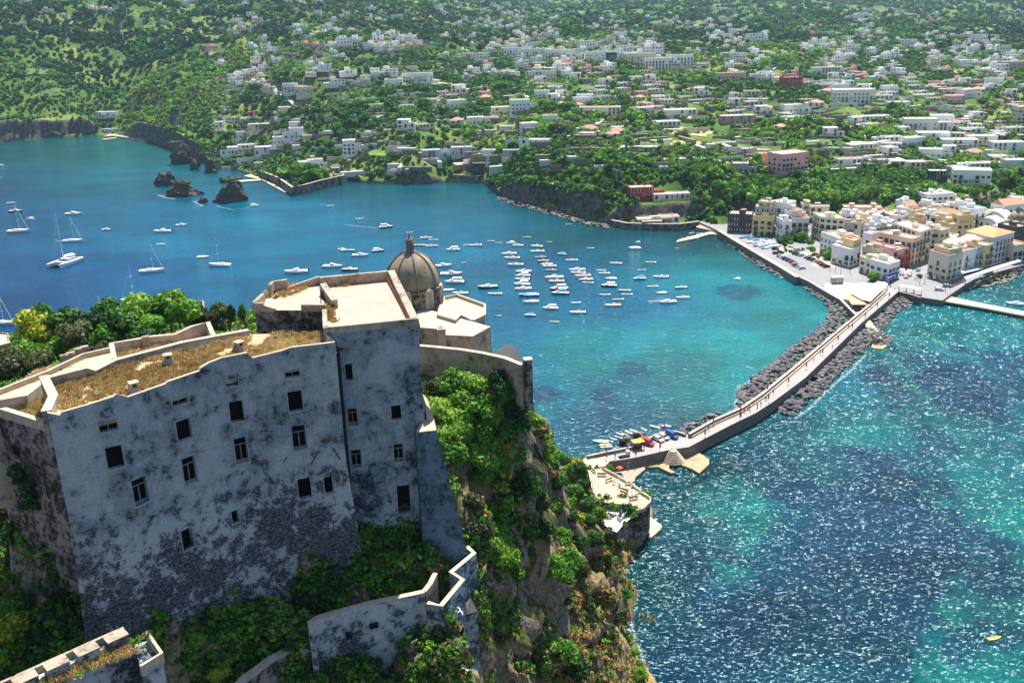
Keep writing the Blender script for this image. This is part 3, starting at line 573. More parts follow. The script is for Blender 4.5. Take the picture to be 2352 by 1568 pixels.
# the tower
TB = Vector(TW[1]); TA = Vector(TW[0]); td = (TB - TA).normalized(); tn = Vector((-td.y, td.x))
tops_ = []
for kind, L in TWIN.items():
    for (l, r, tt, bb) in L:
        u0 = VPL(*l, TW[0], TW[1])[0]; u1 = VPL(*r, TW[0], TW[1])[0]; z1 = VPL(*tt, TW[0], TW[1])[1]; z0 = VPL(*bb, TW[0], TW[1])[1]; tops_.append((u0, u1, z0, z1)); winrec.append((TW[0], TW[1], u0, u1, z0, z1, kind))
tw = MB(); TE = TB + td * 0.1
wall_face(tw, TW[0], (TE.x, TE.y), 54, [(0, 93.3), ((TE - TA).length, 93.5)], tops_, bat=(84, 0.02))
BR_ = P(905, 622, 94.1); BL_ = P(735, 637, 94.1)
wall_face(tw, TE, BR_, 54, [(0, 93.5), (27, 94.1)], []); wall_face(tw, BR_, BL_, 66, [(0, 94.1), (14, 94.1)], []); wall_face(tw, BL_, TW[0], 84, [(0, 94.0), (26, 93.3)], [])
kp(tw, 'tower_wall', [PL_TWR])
tf = MB(); tf.add([(TA.x, TA.y, 92.7), (TE.x, TE.y, 92.7), (BR_.x, BR_.y, 92.7), (BL_.x, BL_.y, 92.7)], [(0, 1, 2, 3)]); kp(tf, 'tower_terrace', M_FLOOR)
e = 0.28
def seg2(*a): mb = MB(); mb.ribbon(*a); kp(mb, 'tower_parapet', [PL_TAN])
ring = [TA + tn * e + td * e, TE + tn * e - td * e]
seg2([TA + tn * 0.15, TE + tn * 0.15], 0.4, 92.6, [93.42, 93.62]); seg2([TE - td * 0.45, Vector((BR_.x - 0.45, BR_.y))], 1.0, 92.6, [93.62, 94.2]); seg2([Vector((BL_.x, BL_.y - 0.3)), Vector((BR_.x - 0.95, BR_.y - 0.3))], 0.6, 92.6, 94.2)
seg2([TA + td * 0.3 + tn * 0.4, TA + td * 0.3 + tn * 8], 0.6, 92.6, 93.5)

rr = MB(); rr.ribbon([TE - td * 0.99 + tn * 0.5, Vector((BR_.x - 0.99, BR_.y - 0.8))], 0.06, 92.7, [93.2, 93.4]); kp(rr, 'shaded_inner_face', M_RED)  # thin strip paints the parapet's reddish inner face together with its shade
st = MB(); a1 = P(742, 652, 94.6); a2 = P(768, 690, 93.8); st.ribbon([(a1.x, a1.y), (a2.x, a2.y)], 0.9, 92.6, [94.7, 93.9]); kp(st, 'stair_head', [PL_TAN])
# raised block behind the tower
bl = MB(); q1, q2, q3, q4 = P(583, 697, 94.0), P(748, 697, 94.0), P(733, 640, 94.0), P(628, 655, 94.0); pl_ = [(q1.x, q1.y), (q2.x, q2.y), (q3.x, q3.y), (q4.x, q4.y)]
bl.prism(pl_, 88, 93.0); kp(bl, 'upper_block', [PL_SIDE])
bf = MB(); bf.add([(x, y, 93.05) for x, y in pl_], [(0, 1, 2, 3)]); kp(bf, 'upper_terrace', M_FLOOR)
bp = MB(); 
def seg(p, q, w_, z0, z1): mb = MB(); mb.ribbon([p, q], w_, z0, z1); kp(mb, 'upper_parapet', [PL_TAN])
v1, v2, v3, v4 = [Vector(x) for x in pl_]
seg(v1, v1 + (v2 - v1) * 0.14, 0.5, 92.9, 94.1); seg(v1 + (v2 - v1) * 0.14, v1 + (v2 - v1) * 0.3, 0.5, 92.9, [93.8, 93.3]); seg(v1 + (v2 - v1) * 0.66, v2, 0.5, 92.9, 93.9)
seg(v1, v1 + (v4 - v1) * 0.45, 0.5, 92.9, 94.2); seg(v4 + (v1 - v4) * 0.2, v4, 0.5, 92.9, 94.6); seg(v4, v4 + (v3 - v4) * 0.3, 0.5, 92.9, 94.6); seg(v4 + (v3 - v4) * 0.3, v3, 0.4, 92.9, [93.4, 94.4])

# buttress and ledge on the tower corner
bo = [Vector(TW[0]) - tn * 2.2, Vector(TW[1]) - tn * 2.2]
u_a, z_a = VPL(954.7, 992.5, bo[0], bo[1]); u_b, z_b = VPL(1002.5, 989.7, bo[0], bo[1]); u_c, z_c = VPL(968.5, 1265, bo[0], bo[1]); u_d, z_d = VPL(1069.7, 1250, bo[0], bo[1])
def bpnt(u, k, z): q = bo[0] + td * u + tn * k; return (q.x, q.y, z)
bu = MB(); zt = (z_a + z_b) / 2; zb = 52.0; s_ = (u_d - u_b) / (zt - (z_c + z_d) / 2); ub = u_b + s_ * (zt - zb)
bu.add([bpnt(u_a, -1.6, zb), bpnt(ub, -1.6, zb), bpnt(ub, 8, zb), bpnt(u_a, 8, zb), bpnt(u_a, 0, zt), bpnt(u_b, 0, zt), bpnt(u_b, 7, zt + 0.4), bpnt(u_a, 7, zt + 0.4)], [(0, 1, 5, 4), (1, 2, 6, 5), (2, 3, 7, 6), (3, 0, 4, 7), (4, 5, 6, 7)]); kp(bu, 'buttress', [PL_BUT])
bt = MB(); bt.add([bpnt(u_a, 0.02, zt + 0.05), bpnt(u_b, 0.02, zt + 0.05), bpnt(u_b, 2.3, zt + 0.7), bpnt(u_a + 1.2, 2.3, zt + 0.7)], [(0, 1, 2, 3)]); kp(bt, 'buttress_top', M_COP)
ld = MB(); ld.add([bpnt(u_b - 1.0, 2.15, zt), bpnt(u_b + 0.1, 2.15, zt), bpnt(u_b + 0.1, 6, zt), bpnt(u_b - 1.0, 6, zt), bpnt(u_b - 1.0, 2.15, zt + 3.0), bpnt(u_b - 0.4, 2.15, zt + 2.2), bpnt(u_b - 0.4, 6, zt + 2.2), bpnt(u_b - 1.0, 6, zt + 3.0)], [(0, 1, 5, 4), (1, 2, 6, 5), (2, 3, 7, 6), (3, 0, 4, 7), (4, 5, 6, 7)]); kp(ld, 'corner_ledge', [M_COP])
# window surrounds, bars and sills (each window its own part)
for (a_, b_, u0, u1, z0, z1, kind) in winrec:
    a_ = Vector(a_[:2]); b_ = Vector(b_[:2]); d = (b_ - a_).normalized(); n = Vector((d.y, -d.x)); mb = MB()
    def bx(ua, ub_, za, zb_, f0, f1, m_=0):
        p = [a_ + d * ua + n * f0, a_ + d * ub_ + n * f0, a_ + d * ub_ + n * f1, a_ + d * ua + n * f1]; mb.prism([(q.x, q.y) for q in p], za, zb_, m_)
    off = max(0.0, 77 - z0) * 0.055 if kind != 't' else 0
    bx(u0 - 0.1, u0, z0 - 0.05, z1 + 0.1, 0.0 + off, 0.07 + off); bx(u1, u1 + 0.1, z0 - 0.05, z1 + 0.1, off, 0.07 + off)
    bx(u0 - 0.16, u1 + 0.16, z0 - 0.22, z0 - 0.05, off, 0.16 + off)
    if kind == 'framed':
        um = (u0 + u1) / 2; zm = z0 + (z1 - z0) * 0.72
        bx(um - 0.06, um + 0.06, z0, zm, off - 0.4, off - 0.3, 1); bx(u0, u1, zm - 0.07, zm + 0.07, off - 0.4, off - 0.3, 1); bx(u0, u0 + 0.1, z0, z1, off - 0.4, off - 0.3, 1); bx(u1 - 0.1, u1, z0, z1, off - 0.4, off - 0.3, 1); bx(u0, u1, z0, z0 + 0.35, off - 0.4, off - 0.32, 1)
    if kind == 'small': um = (u0 + u1) / 2; bx(um - 0.05, um + 0.05, z0, z1, off - 0.45, off - 0.38, 1)
    kp(mb, 'window_frame', [M('pale_reveal', (0.4, 0.41, 0.41), 0.9, 0.3, 2), M_WOOD])
# dark inner lining so that rooms behind the windows read as unlit rooms
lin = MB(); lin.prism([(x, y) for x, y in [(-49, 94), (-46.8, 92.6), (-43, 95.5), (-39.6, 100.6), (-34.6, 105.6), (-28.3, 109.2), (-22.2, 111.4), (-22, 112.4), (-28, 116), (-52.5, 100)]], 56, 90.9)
kp(lin, 'dark_room_lining', M_DARK)
lin = MB(); z_ = [TA + tn * 1.6 + td * 0.3, TE + tn * 1.6 - td * 0.5, TE + tn * 8 - td * 0.5, TA + tn * 8 + td * 0.3]; lin.prism([(q.x, q.y) for q in z_], 54, 92.5); kp(lin, 'dark_room_lining', M_DARK)
# iron braces on the plaster
for (x0, y0, x1, y1) in [(644,1074,659,1047),(714,1066,731,1036),(765,1029,782,1055)]:
    i = 5; ua, za = VPL(x0, y0, FP[i], FP[i + 1]); ub_, zb_ = VPL(x1, y1, FP[i], FP[i + 1]); d = (Vector(FP[6]) - Vector(FP[5])).normalized(); n = Vector((d.y, -d.x))
    p = Vector(FP[i]) + d * ua + n * 0.1; q = Vector(FP[i]) + d * ub_ + n * 0.1; mb = MB(); mb.tube((p.x, p.y, za), (q.x, q.y, zb_), 0.07); kp(mb, 'iron_brace', M('rust', (0.07, 0.05, 0.045), 0.9))
# chimneys on the roof
for i, (x, y) in enumerate([(310, 903), (388, 838), (551, 808)]):
    q = P(x, y, 91.0); c = thing('roof_chimney', ['squat stone chimney with round mouth against the front parapet of the dry roof', 'stone chimney with flared foot in the middle of the dry grass roof', 'stone chimney on the dry roof close to the raised block'][i], 'chimney', (q.x, q.y, 91.0), rnd.random(), 'chimneys on the dry castle roof')
    mb = MB(); mb.box((0, 0, 0), (1.5, 1.5, 0.9), 0.3, 0, 0.55); mb.box((0, 0, 0.9), (0.8, 0.8, 0.35), 0.3); mb.obj('flue', PL_TAN, c)
    mb = MB(); mb.box((0, 0, 1.25), (1.05, 1.05, 0.16), 0.3); mb.obj('cap', M_COP, c)
    mb = MB(); mb.box((0.1, -0.39, 0.95), (0.4, 0.1, 0.25), 0.3); mb.obj('smoke_opening', M_DARK, c)
# the lower wing at the side and its sunken courts
wing = thing('side_wing', 'brown rubble side wing of the castle with ivy and yellow grass on its low roof', 'building', (-55, 96, 70))
def wg(mb, name, mats):
    o_ = mb.obj(name, mats); o_.parent = wing; o_.matrix_parent_inverse = Matrix.Translation((55, -96, -70)); return o_
w1, w2_ = P(0, 940, 88.5), P(103, 972, 88.5); w0 = w1 + (w1 - w2_) * 0.4
mb = MB()
ops = []
for (l, r, tt, bb) in [((32,1040),(45,1036),(37,1024),(41,1054)), ((56,1147),(66,1143),(60,1132),(64,1162))]:
    u0 = VPL(*l, w0, w2_)[0]; u1 = VPL(*r, w0, w2_)[0]; ops.append((u0, u1, VPL(*bb, w0, w2_)[1], VPL(*tt, w0, w2_)[1]))
we_ = w2_ + (w2_ - w1).normalized() * 3.2; wall_face(mb, w0, we_, 66, [(0, 88.5), ((we_ - w0).length, 88.5)], ops); wg(mb, 'rubble_wall', [PL_SIDE])
mb = MB(); bq = P(97, 880, 88.5); cq = P(-140, 930, 88.5); mb.add([(w0.x, w0.y, 87.9), (w2_.x, w2_.y, 87.9), (-50.4, 95.2, 87.9), (-54.3, 101, 87.9), (cq.x - 10, cq.y + 5, 87.9)], [(0, 1, 2, 3, 4)]); wg(mb, 'grassy_roof', M_DRY)
mb = MB(); mb.ribbon([(w0.x, w0.y + 0.3), (w2_.x, w2_.y + 0.3)], 0.7, 87.5, 88.62); wg(mb, 'coping', M_COP)
mb = MB(); mb.prism([(w0.x + 1, w0.y + 1.6), (w2_.x - 0.5, w2_.y + 1.4), (-52, 97), (-56, 101)], 66, 87.7); wg(mb, 'dark_room_lining', M_DARK)  # near-black block painted for the unlit room inside the wing
terr = thing('side_terrace', 'pale sloping terrace with low parapets beside the dry castle roof', 'terrace', (-65, 110, 76))
def tg(mb, name, mats, o__=None):
    o_ = mb.obj(name, mats); o_.parent = terr; o_.matrix_parent_inverse = Matrix.Translation((65, -110, -76)); return o_
pq = [P(x, y, 89.6) for x, y in [(-60, 925), (60, 905), (97, 876), (214, 856), (262, 832), (255, 797), (190, 812), (110, 850), (0, 893), (-60, 912)]]
mb = MB(); mb.prism([(q.x, q.y) for q in pq], 76, 88.9, 0); tg(mb, 'terrace_wall', [PL_TAN]); mb = MB(); mb.add([(q.x, q.y, 88.95) for q in pq], [tuple(range(10))]); tg(mb, 'terrace_floor', M('worn_terrace', (0.58, 0.47, 0.34), 0.95, 0.3, 0.8, 0.4, 5, dark=(0.36, 0.28, 0.18)))
mb = MB(); mb.ribbon([(q.x, q.y) for q in pq[5:]], 0.4, 88.6, 89.6); mb.ribbon([(pq[0].x, pq[0].y), (pq[1].x, pq[1].y), (pq[2].x, pq[2].y)], 0.4, 88, 89.5); tg(mb, 'low_parapet', [M_COP])
for (x, y) in [(148, 823), (163, 817), (180, 808), (195, 803)]:
    q = P(x, y, 89.6); mb = MB(); mb.box((q.x, q.y, 88.6), (1.0, 0.7, 1.5), 0.5); tg(mb, 'merlon', [PL_TAN])
court = thing('walled_court', 'sunken court with orange dry grass inside a pale parapet beside the castle roof', 'courtyard', (-50, 115, 80))
pq = [P(x, y, 91.6) for x, y in [(262, 822), (490, 770), (478, 744), (440, 752), (400, 762), (350, 768), (300, 775), (256, 789)]]
def cg(mb, name, mats):
    o_ = mb.obj(name, mats); o_.parent = court; o_.matrix_parent_inverse = Matrix.Translation((50, -115, -80)); return o_
mb = MB(); mb.prism([(q.x, q.y) for q in pq], 76, 90.0); cg(mb, 'court_wall', [PL_TAN]); mb = MB(); mb.add([(q.x, q.y, 90.04) for q in pq], [tuple(range(8))]); cg(mb, 'court_floor', M_DRY)
mb = MB(); mb.ribbon([(q.x, q.y) for q in pq[1:] + pq[:1]], 0.6, 89.8, [91.7, 91.9, 91.8, 91.3, 91.4, 91.3, 91.7, 91.6]); cg(mb, 'court_parapet', [M_COP])
q = P(338, 800, 90); mb = MB(); mb.box((q.x, q.y, 90), (1.3, 0.8, 1.2), 0.5, 0, 0.6); mb.box((q.x, q.y, 91.2), (0.9, 0.6, 0.5), 0.5); cg(mb, 'chimney_pot', [PL_TAN])
# ------------------------------------------------------------------ retaining walls below the castle
def wallthing(name, label, cat, pxs, w_, z0, m, mc, base=None):
    pp = [P(*q) for q in pxs]; c = pp[len(pp) // 2]; th = thing(name, label, cat, (c.x, c.y, z0)); inv = Matrix.Translation((-c.x, -c.y, -z0))
    mb = MB(); mb.ribbon([(q.x, q.y) for q in pp], w_, z0, [q.z for q in pp]); o_ = mb.obj('wall', m, th); o_.matrix_parent_inverse = inv
    mb = MB(); mb.ribbon([(q.x, q.y) for q in pp], w_ + 0.08, [q.z - 0.01 for q in pp], [q.z + 0.1 for q in pp]); o_ = mb.obj('coping', mc, th); o_.matrix_parent_inverse = inv
    return th, inv
lw, inv = wallthing('retaining_wall', 'curved whitish retaining wall with two small black openings below the castle', 'wall', [(716,1440,60.3),(712,1429,60.6),(730,1418,60.6),(765,1407,60.6),(850,1384,60.6),(948,1364,60.6),(974,1358,60.6)], 0.7, 47, PL_LOW, M_COP)
for (x, y, w_, h_) in [(800,1456,0.75,1.1), (858,1433,1.1,0.8)]:
    for k in range(20):
        Y = 90 + k * 1.0
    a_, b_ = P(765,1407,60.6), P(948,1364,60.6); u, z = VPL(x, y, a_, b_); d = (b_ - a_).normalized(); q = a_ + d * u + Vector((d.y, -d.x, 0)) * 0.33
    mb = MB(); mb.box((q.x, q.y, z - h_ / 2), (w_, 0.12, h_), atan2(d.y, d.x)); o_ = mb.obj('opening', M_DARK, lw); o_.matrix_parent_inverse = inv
wallthing('parapet_wall', 'short rising parapet spur at the end of the curved retaining wall', 'wall', [(974,1358,60.6),(988,1340,60.9),(1000,1316,61.2)], 0.6, 56, PL_TAN, M_COP)
wallthing('zigzag_wall', 'zigzag sunlit parapet wall stepping round the green ledge under the buttress', 'wall', [(982,1384,60.2),(1013,1391,60.2),(1063,1331,60.2),(1036,1314,60.2),(1089,1270,59.8),(1072,1255,59.8)], 0.6, 48, PL_LOW, M_COP)
pier = thing('wall_pier', 'tall narrow stone pier dropping from the corner of the zigzag wall', 'buttress', tuple(P(1080, 1400, 50)))
mb = MB(); a1, a2, a3, a4 = P(1062, 1400, 55), P(1068, 1412, 54.6), P(1097, 1403, 54.8), P(1080, 1372, 56.5)
mb.prism([(a2.x, a2.y), (a3.x, a3.y), (a4.x, a4.y), (a1.x, a1.y)], 34, [54.6, 54.8, 56.5, 55.2]); o_ = mb.obj('shaft', PL_LOW, pier); o_.matrix_parent_inverse = Matrix.Translation(-P(1080, 1400, 50))
mb = MB(); mb.add([(v.x, v.y, z + 0.04) for v, z in zip((a2, a3, a4, a1), (54.6, 54.8, 56.5, 55.2))], [(0, 1, 2, 3)]); o_ = mb.obj('cap', M_COP, pier); o_.matrix_parent_inverse = Matrix.Translation(-P(1080, 1400, 50))
# crenellated bastion at the foot of the picture
bas = thing('bastion', 'crenellated weathered bastion overgrown with dry weeds', 'fortification', tuple(P(300, 1500, 64))); binv = Matrix.Translation(-P(300, 1500, 64))
def bg_(mb, name, mats): o_ = mb.obj(name, mats, bas); o_.matrix_parent_inverse = binv; return o_
fA, fB = P(-60, 1640, 69.2), P(308, 1470, 69.2); d = (fB - fA).normalized(); n = Vector((-d.y, d.x, 0)); L_ = (fB - fA).length
g0 = fA; g1 = fB; g2 = fB + n * 2.6; g3 = fA + n * 2.6
mb = MB(); mb.prism([(g0.x, g0.y), (g1.x, g1.y), (g2.x, g2.y), (g3.x, g3.y)], 50, 68.8); bg_(mb, 'wall', [PL_LOW])
for i in range(5):
    u = L_ - 1.45 - i * 3.0; q = fA + d * u + n * 0.9; mb = MB(); mb.box((q.x, q.y, 68.8), (2.1, 1.5, 1.25), atan2(d.y, d.x)); mm = bg_(mb, 'merlon', [PL_LOW])
    mb = MB(); mb.box((q.x, q.y, 70.05), (2.2, 1.6, 0.1), atan2(d.y, d.x)); bg_(mb, 'merlon_cap', [PL_TAN])
mb = MB(); q1 = fA + n * 2.5; q2 = fB + n * 2.5; mb.ribbon([(q1.x, q1.y), (q2.x, q2.y)], 0.35, 68.7, 69.6); bg_(mb, 'rear_parapet', [PL_TAN])
cpx = [P(x, y, 68.6) for x, y in [(322, 1528), (371, 1498), (337, 1449), (304, 1458)]]
mb = MB(); mb.prism([(q.x, q.y) for q in cpx], 50, 67.4); bg_(mb, 'corner_turret', [PL_LOW]); mb = MB(); mb.ribbon([(q.x, q.y) for q in cpx[:3]], 0.35, 67.3, 68.6); bg_(mb, 'turret_coping', [M_COP])
rw, _ = wallthing('rubble_wall', 'broken rubble wall with a rounded end in the ravine below the castle', 'wall', [(500,1620,56.5),(560,1560,57),(620,1515,57),(680,1482,56.5),(706,1500,56)], 1.2, 46, PL_SIDE, M_COP)
# ------------------------------------------------------------------ the domed church behind the tower
ch = thing('domed_church', 'stone church with a ribbed grey dome and lantern behind the castle tower', 'church', (-16, 168, 74)); cinv = Matrix.Translation((16, -168, -74))
def cc(mb, name, mats, smooth=False, par=None):
    o_ = mb.obj(name, mats, None, smooth=smooth)
    o_.parent = par or ch; o_.matrix_parent_inverse = (par or ch).matrix_world.inverted() if par else cinv; return o_
DC = PY(947, 655, 168); DCX, DCY, ZS = DC.x, DC.y, DC.z; RD = 62 * 0.0806 * 1.02
zt = PY(947, 578, 168).z
mb = MB(); mb.lathe([(RD * 1.03, 70), (RD * 1.03, ZS - 0.3), (RD * 1.09, ZS - 0.3), (RD * 1.09, ZS), (RD, ZS)], 32, (DCX, DCY, 0)); cc(mb, 'drum', [PL_SIDE])
hd = zt - ZS; mb = MB(); mb.lathe([(RD * cos(a_), ZS + hd * sin(a_)) for a_ in np.linspace(0, 1.38, 14)] + [(0.9, zt)], 40, (DCX, DCY, 0)); dm = cc(mb, 'dome', [M_DOME], True)
for i in range(8):
    a0 = i * pi / 4 + 0.3; mb = MB()
    pts_ = [(DCX + (RD * cos(q) + 0.1) * cos(a0), DCY + (RD * cos(q) + 0.1) * sin(a0), ZS + hd * sin(q) + 0.08) for q in np.linspace(0, 1.35, 9)]
    for k in range(8): mb.tube(pts_[k], pts_[k + 1], 0.16, 5)
    cc(mb, 'dome_rib', [M_DOME])
z0 = zt - 0.2; ml = MB(); ml.lathe([(1.05, z0), (1.05, z0 + 0.3), (0.75, z0 + 0.4), (0.7, z0 + 1.7), (0.95, z0 + 1.8), (0.95, z0 + 2.0), (0.8, z0 + 2.2), (0.75, z0 + 2.5), (0.4, z0 + 2.9), (0.15, z0 + 3.2), (0.2, z0 + 3.4), (0.05, z0 + 3.7)], 12, (DCX, DCY, 0)); lt = cc(ml, 'lantern', [M('lantern_stone', (0.22, 0.19, 0.16), 0.9, 0.4, 2)])
for i in range(8):
    a0 = i * pi / 4 + 0.3 + pi / 8; c_, s_ = cos(a0), sin(a0)
    if s_ > 0.5: continue
    X, Y = DCX + RD * 1.05 * c_, DCY + RD * 1.05 * s_
    mb = MB(); mb.box((X, Y, ZS - 3.4), (1.6, 0.5, 2.9), a0 + pi / 2); mb.lathe([(0.8, -0.25), (0.8, 0.25)], 16, (0, 0, 0))
    n0 = len(mb.v) - 32
    for k in range(n0, len(mb.v)):
        x, y, z = mb.v[k]; lx, ly, lz = x, z, max(y, -0.1); ca_, sa_ = cos(a0 + pi / 2), sin(a0 + pi / 2); mb.v[k] = (X + lx * ca_ - ly * sa_, Y + lx * sa_ + ly * ca_, ZS - 0.5 + lz)
    wn = cc(mb, 'dormer', [M_CREAM])
    mb = MB(); mb.box((X + 0.28 * c_, Y + 0.28 * s_, ZS - 3.0), (0.95, 0.1, 2.6), a0 + pi / 2); cc(mb, 'window', [M('church_glass', (0.3, 0.32, 0.3), 0.3, 0.4, 3)])
    for sgn in (-1, 0, 1):
        mb = MB(); mb.box((X + 0.34 * c_ - s_ * sgn * 0.3, Y + 0.34 * s_ + c_ * sgn * 0.3, ZS - 3.0), (0.07, 0.06, 2.6), a0 + pi / 2); cc(mb, 'glazing_bar', [M_CREAM])
def blk(name, pxs, z, z0, mt=None, mw=PL_TAN, par=0.0):
    pp = [P(x, y, z) for x, y in pxs]; mb = MB(); mb.prism([(q.x, q.y) for q in pp], z0, z - 0.02); cc(mb, name + '_wall', [mw]); mb = MB(); mb.add([(q.x, q.y, z + 0.01) for q in pp], [tuple(range(len(pp)))]); mt = mt or M_CREAM; cc(mb, name + '_roof', [mt])
    if par: mb = MB(); mb.ribbon([(q.x, q.y) for q in pp + pp[:1]], 0.45, z - 0.1, z + par); cc(mb, name + '_parapet', [mt])
M_CREAM = M('church_roof', (0.54, 0.44, 0.34), 0.95, 0.2, 0.5, 0.3, 4, dark=(0.4, 0.32, 0.24))
blk('nave', [(966, 752), (1004, 755), (1021, 769), (1086, 772), (1127, 750), (954, 703)], 80, 66)
blk('annex', [(1086, 742), (1113, 729), (1114, 705), (1050, 682), (1020, 688), (1020, 705), (1040, 718)], 78.5, 60, par=0.6)
blk('porch', [(1003, 722), (1047, 735), (1060, 722), (1045, 690), (1010, 700)], 80.6, 66)
mb = MB(); q = P(1013, 752, 81.5); mb.box((q.x, q.y, 74), (1.3, 1.3, 7.2), 0.2); cc(mb, 'stair_turret', [PL_TAN]); mb = MB(); mb.box((q.x, q.y, 81.2), (1.5, 1.5, 0.2), 0.2); mb.box((q.x, q.y, 81.4), (1.2, 1.2, 0.5), 0.2, 0, 0.1); cc(mb, 'turret_cap', [M_COP])
fa, fb = P(1021, 769, 80), P(1086, 772, 80); d = (fb - fa).normalized()
for u, z, w_, h_ in [(2.2, 76.6, 0.6, 0.8), (1.0, 76.4, 0.6, 0.8)]:
    q = fa + d * u; mb = MB(); mb.box((q.x + d.y * 0.05, q.y - d.x * 0.05, z), (w_, 0.12, h_), atan2(d.y, d.x)); cc(mb, 'small_window', [M_DARK])
gw = wallthing('garden_wall', 'long tan stone wall with a pale worn top running from the tower to the cliff edge', 'wall', [(955,793,80),(1000,797,80),(1060,803,79.9),(1110,811,79.8),(1160,822,79.7),(1200,838,79.5)], 0.8, 72, PL_TAN, M_COP)
gt = thing('gate_tower', 'small square stone turret at the cliff end of the long tan wall', 'turret', tuple(P(1208, 850, 74))); ginv = Matrix.Translation(-P(1208, 850, 74))
q = P(1212, 822, 80.5); mb = MB(); mb.box((q.x, q.y, 72), (1.2, 1.2, 8.2), 0.2); o_ = mb.obj('shaft', PL_SIDE, gt); o_.matrix_parent_inverse = ginv
mb = MB(); mb.box((q.x, q.y, 80.2), (1.35, 1.35, 0.25), 0.2); o_ = mb.obj('cap', M_COP, gt); o_.matrix_parent_inverse = ginv
gh = thing('gatehouse', 'white flat pitched canopy roof behind the cliff end of the long tan wall', 'building', tuple(P(1165, 815, 74))); hinv = Matrix.Translation(-P(1165, 815, 74))
pp = [P(1125, 818, 77), P(1200, 826, 77), P(1188, 797, 80), P(1160, 790, 80.3)]; mb = MB(); mb.add([tuple(p) for p in pp] + [(p.x, p.y, 72) for p in pp], [(0, 1, 2, 3), (0, 1, 5, 4), (1, 2, 6, 5), (2, 3, 7, 6), (3, 0, 4, 7)]); o_ = mb.obj('roof', M('white_sheet', (0.7, 0.68, 0.66), 0.6, 0.1), gh); o_.matrix_parent_inverse = hinv
pp = [P(1203, 862, 74.5), P(1222, 862, 74.5), P(1222, 845, 74.5), P(1205, 845, 74.5)]; mb = MB(); mb.prism([(p.x, p.y) for p in pp], 66, 74.5); o_ = mb.obj('lodge_wall', M_COP, gh); o_.matrix_parent_inverse = hinv
aw = thing('terrace_awning', 'pale corrugated lean-to roof in the trees below the long tan wall', 'awning', tuple(P(1110, 912, 70))); pp = [P(1096, 903, 72.2), P(1132, 915, 71.6), P(1142, 903, 72.4), P(1106, 893, 73)]
mb = MB(); mb.add([tuple(p) for p in pp] + [(p.x, p.y, p.z + 0.12) for p in pp], [(0, 1, 2, 3), (4, 5, 6, 7), (0, 1, 5, 4), (1, 2, 6, 5), (2, 3, 7, 6), (3, 0, 4, 7)])
for p in pp: mb.tube((p.x, p.y, 68), (p.x, p.y, p.z), 0.06)
o_ = mb.obj('corrugated_roof', M_CREAM, aw); o_.matrix_parent_inverse = Matrix.Translation(-P(1110, 912, 70))

for (L, z, lb, mm) in [([(198,745),(272,741),(300,731),(285,722),(222,727)], 79.5, 'flat grey roof house among the garden trees by the sea', M('grey_flat_roof', (0.5, 0.47, 0.42), 0.9, 0.1)), ([(424,724),(470,722),(468,704),(430,705)], 79.8, 'small roofless cream box house among the garden trees', M_COP), ([(-20,800),(22,790),(18,768),(-20,765)], 79, 'stone hut with pale roof at the edge of the garden', M_COP), ([(470,738),(512,738),(515,728),(480,728)], 78.5, 'low beige shed roof behind the walled court', M_COP)]:
    pp = [P(x, y, z) for x, y in L]; a1 = MB(); a1.prism([(q.x, q.y) for q in pp], 70, z); a2 = MB(); a2.add([(q.x, q.y, z + 0.02) for q in pp], [tuple(range(len(pp)))]); c_ = pp[0]; th = thing('garden_house', lb, 'house', (c_.x, c_.y, 76)); iv_ = Matrix.Translation((-c_.x, -c_.y, -76))
    a3 = MB(); a3.ribbon([(q.x, q.y) for q in pp + pp[:1]], 0.3, z - 0.1, z + (1.2 if 'roofless' in lb else 0.25))
    for nm_, b_, m_ in (('wall', a1, PL_TAN), ('roof', a2, mm), ('parapet', a3, PL_TAN)): o_ = b_.obj(nm_, [m_], th); o_.matrix_parent_inverse = iv_
# ------------------------------------------------------------------ house kinds
WHT = M('white_render', (0.8, 0.8, 0.78), 0.85, 0.1, 0.8, rand=0.25, world=False); CRM = M('cream_render', (0.72, 0.64, 0.48), 0.85, 0.12, 0.8, rand=0.25, world=False)
PNK = M('pink_render', (0.72, 0.4, 0.36), 0.85, 0.12, 0.8, rand=0.25, world=False); GRY = M('grey_render', (0.42, 0.39, 0.36), 0.9, 0.2, 0.8, rand=0.25, world=False); RDD = M('red_render', (0.42, 0.07, 0.06), 0.85, 0.12, 0.8, rand=0.2, world=False)
YEL = M('yellow_render', (0.7, 0.55, 0.28), 0.85, 0.12, 0.8, rand=0.15, world=False); LIL = M('lilac_render', (0.7, 0.66, 0.7), 0.85, 0.12, 0.8, rand=0.15, world=False); PCH = M('peach_render', (0.74, 0.52, 0.38), 0.85, 0.12, 0.8, rand=0.15, world=False)
LEM = M('lemon_render', (0.74, 0.68, 0.45), 0.85, 0.1, 0.8, rand=0.1, world=False); STN = M('dark_stone', (0.1, 0.09, 0.09), 0.95, 0.4, 1.2, 0.5, 3, world=False); BLU = M('pale_blue_render', (0.42, 0.52, 0.62), 0.85, 0.1, 0.8, world=False)
RFW = M('white_roof', (0.76, 0.71, 0.65), 0.9, 0.12, 0.25, rand=0.25, world=False); RFB = M('beige_roof', (0.58, 0.49, 0.4), 0.9, 0.2, 0.3, rand=0.3, world=False); RFT = M('terracotta_roof', (0.55, 0.3, 0.2), 0.9, 0.25, 1.0, rand=0.3, world=False); RFG = M('green_roof', (0.3, 0.48, 0.3), 0.9, 0.15, 0.5, world=False)
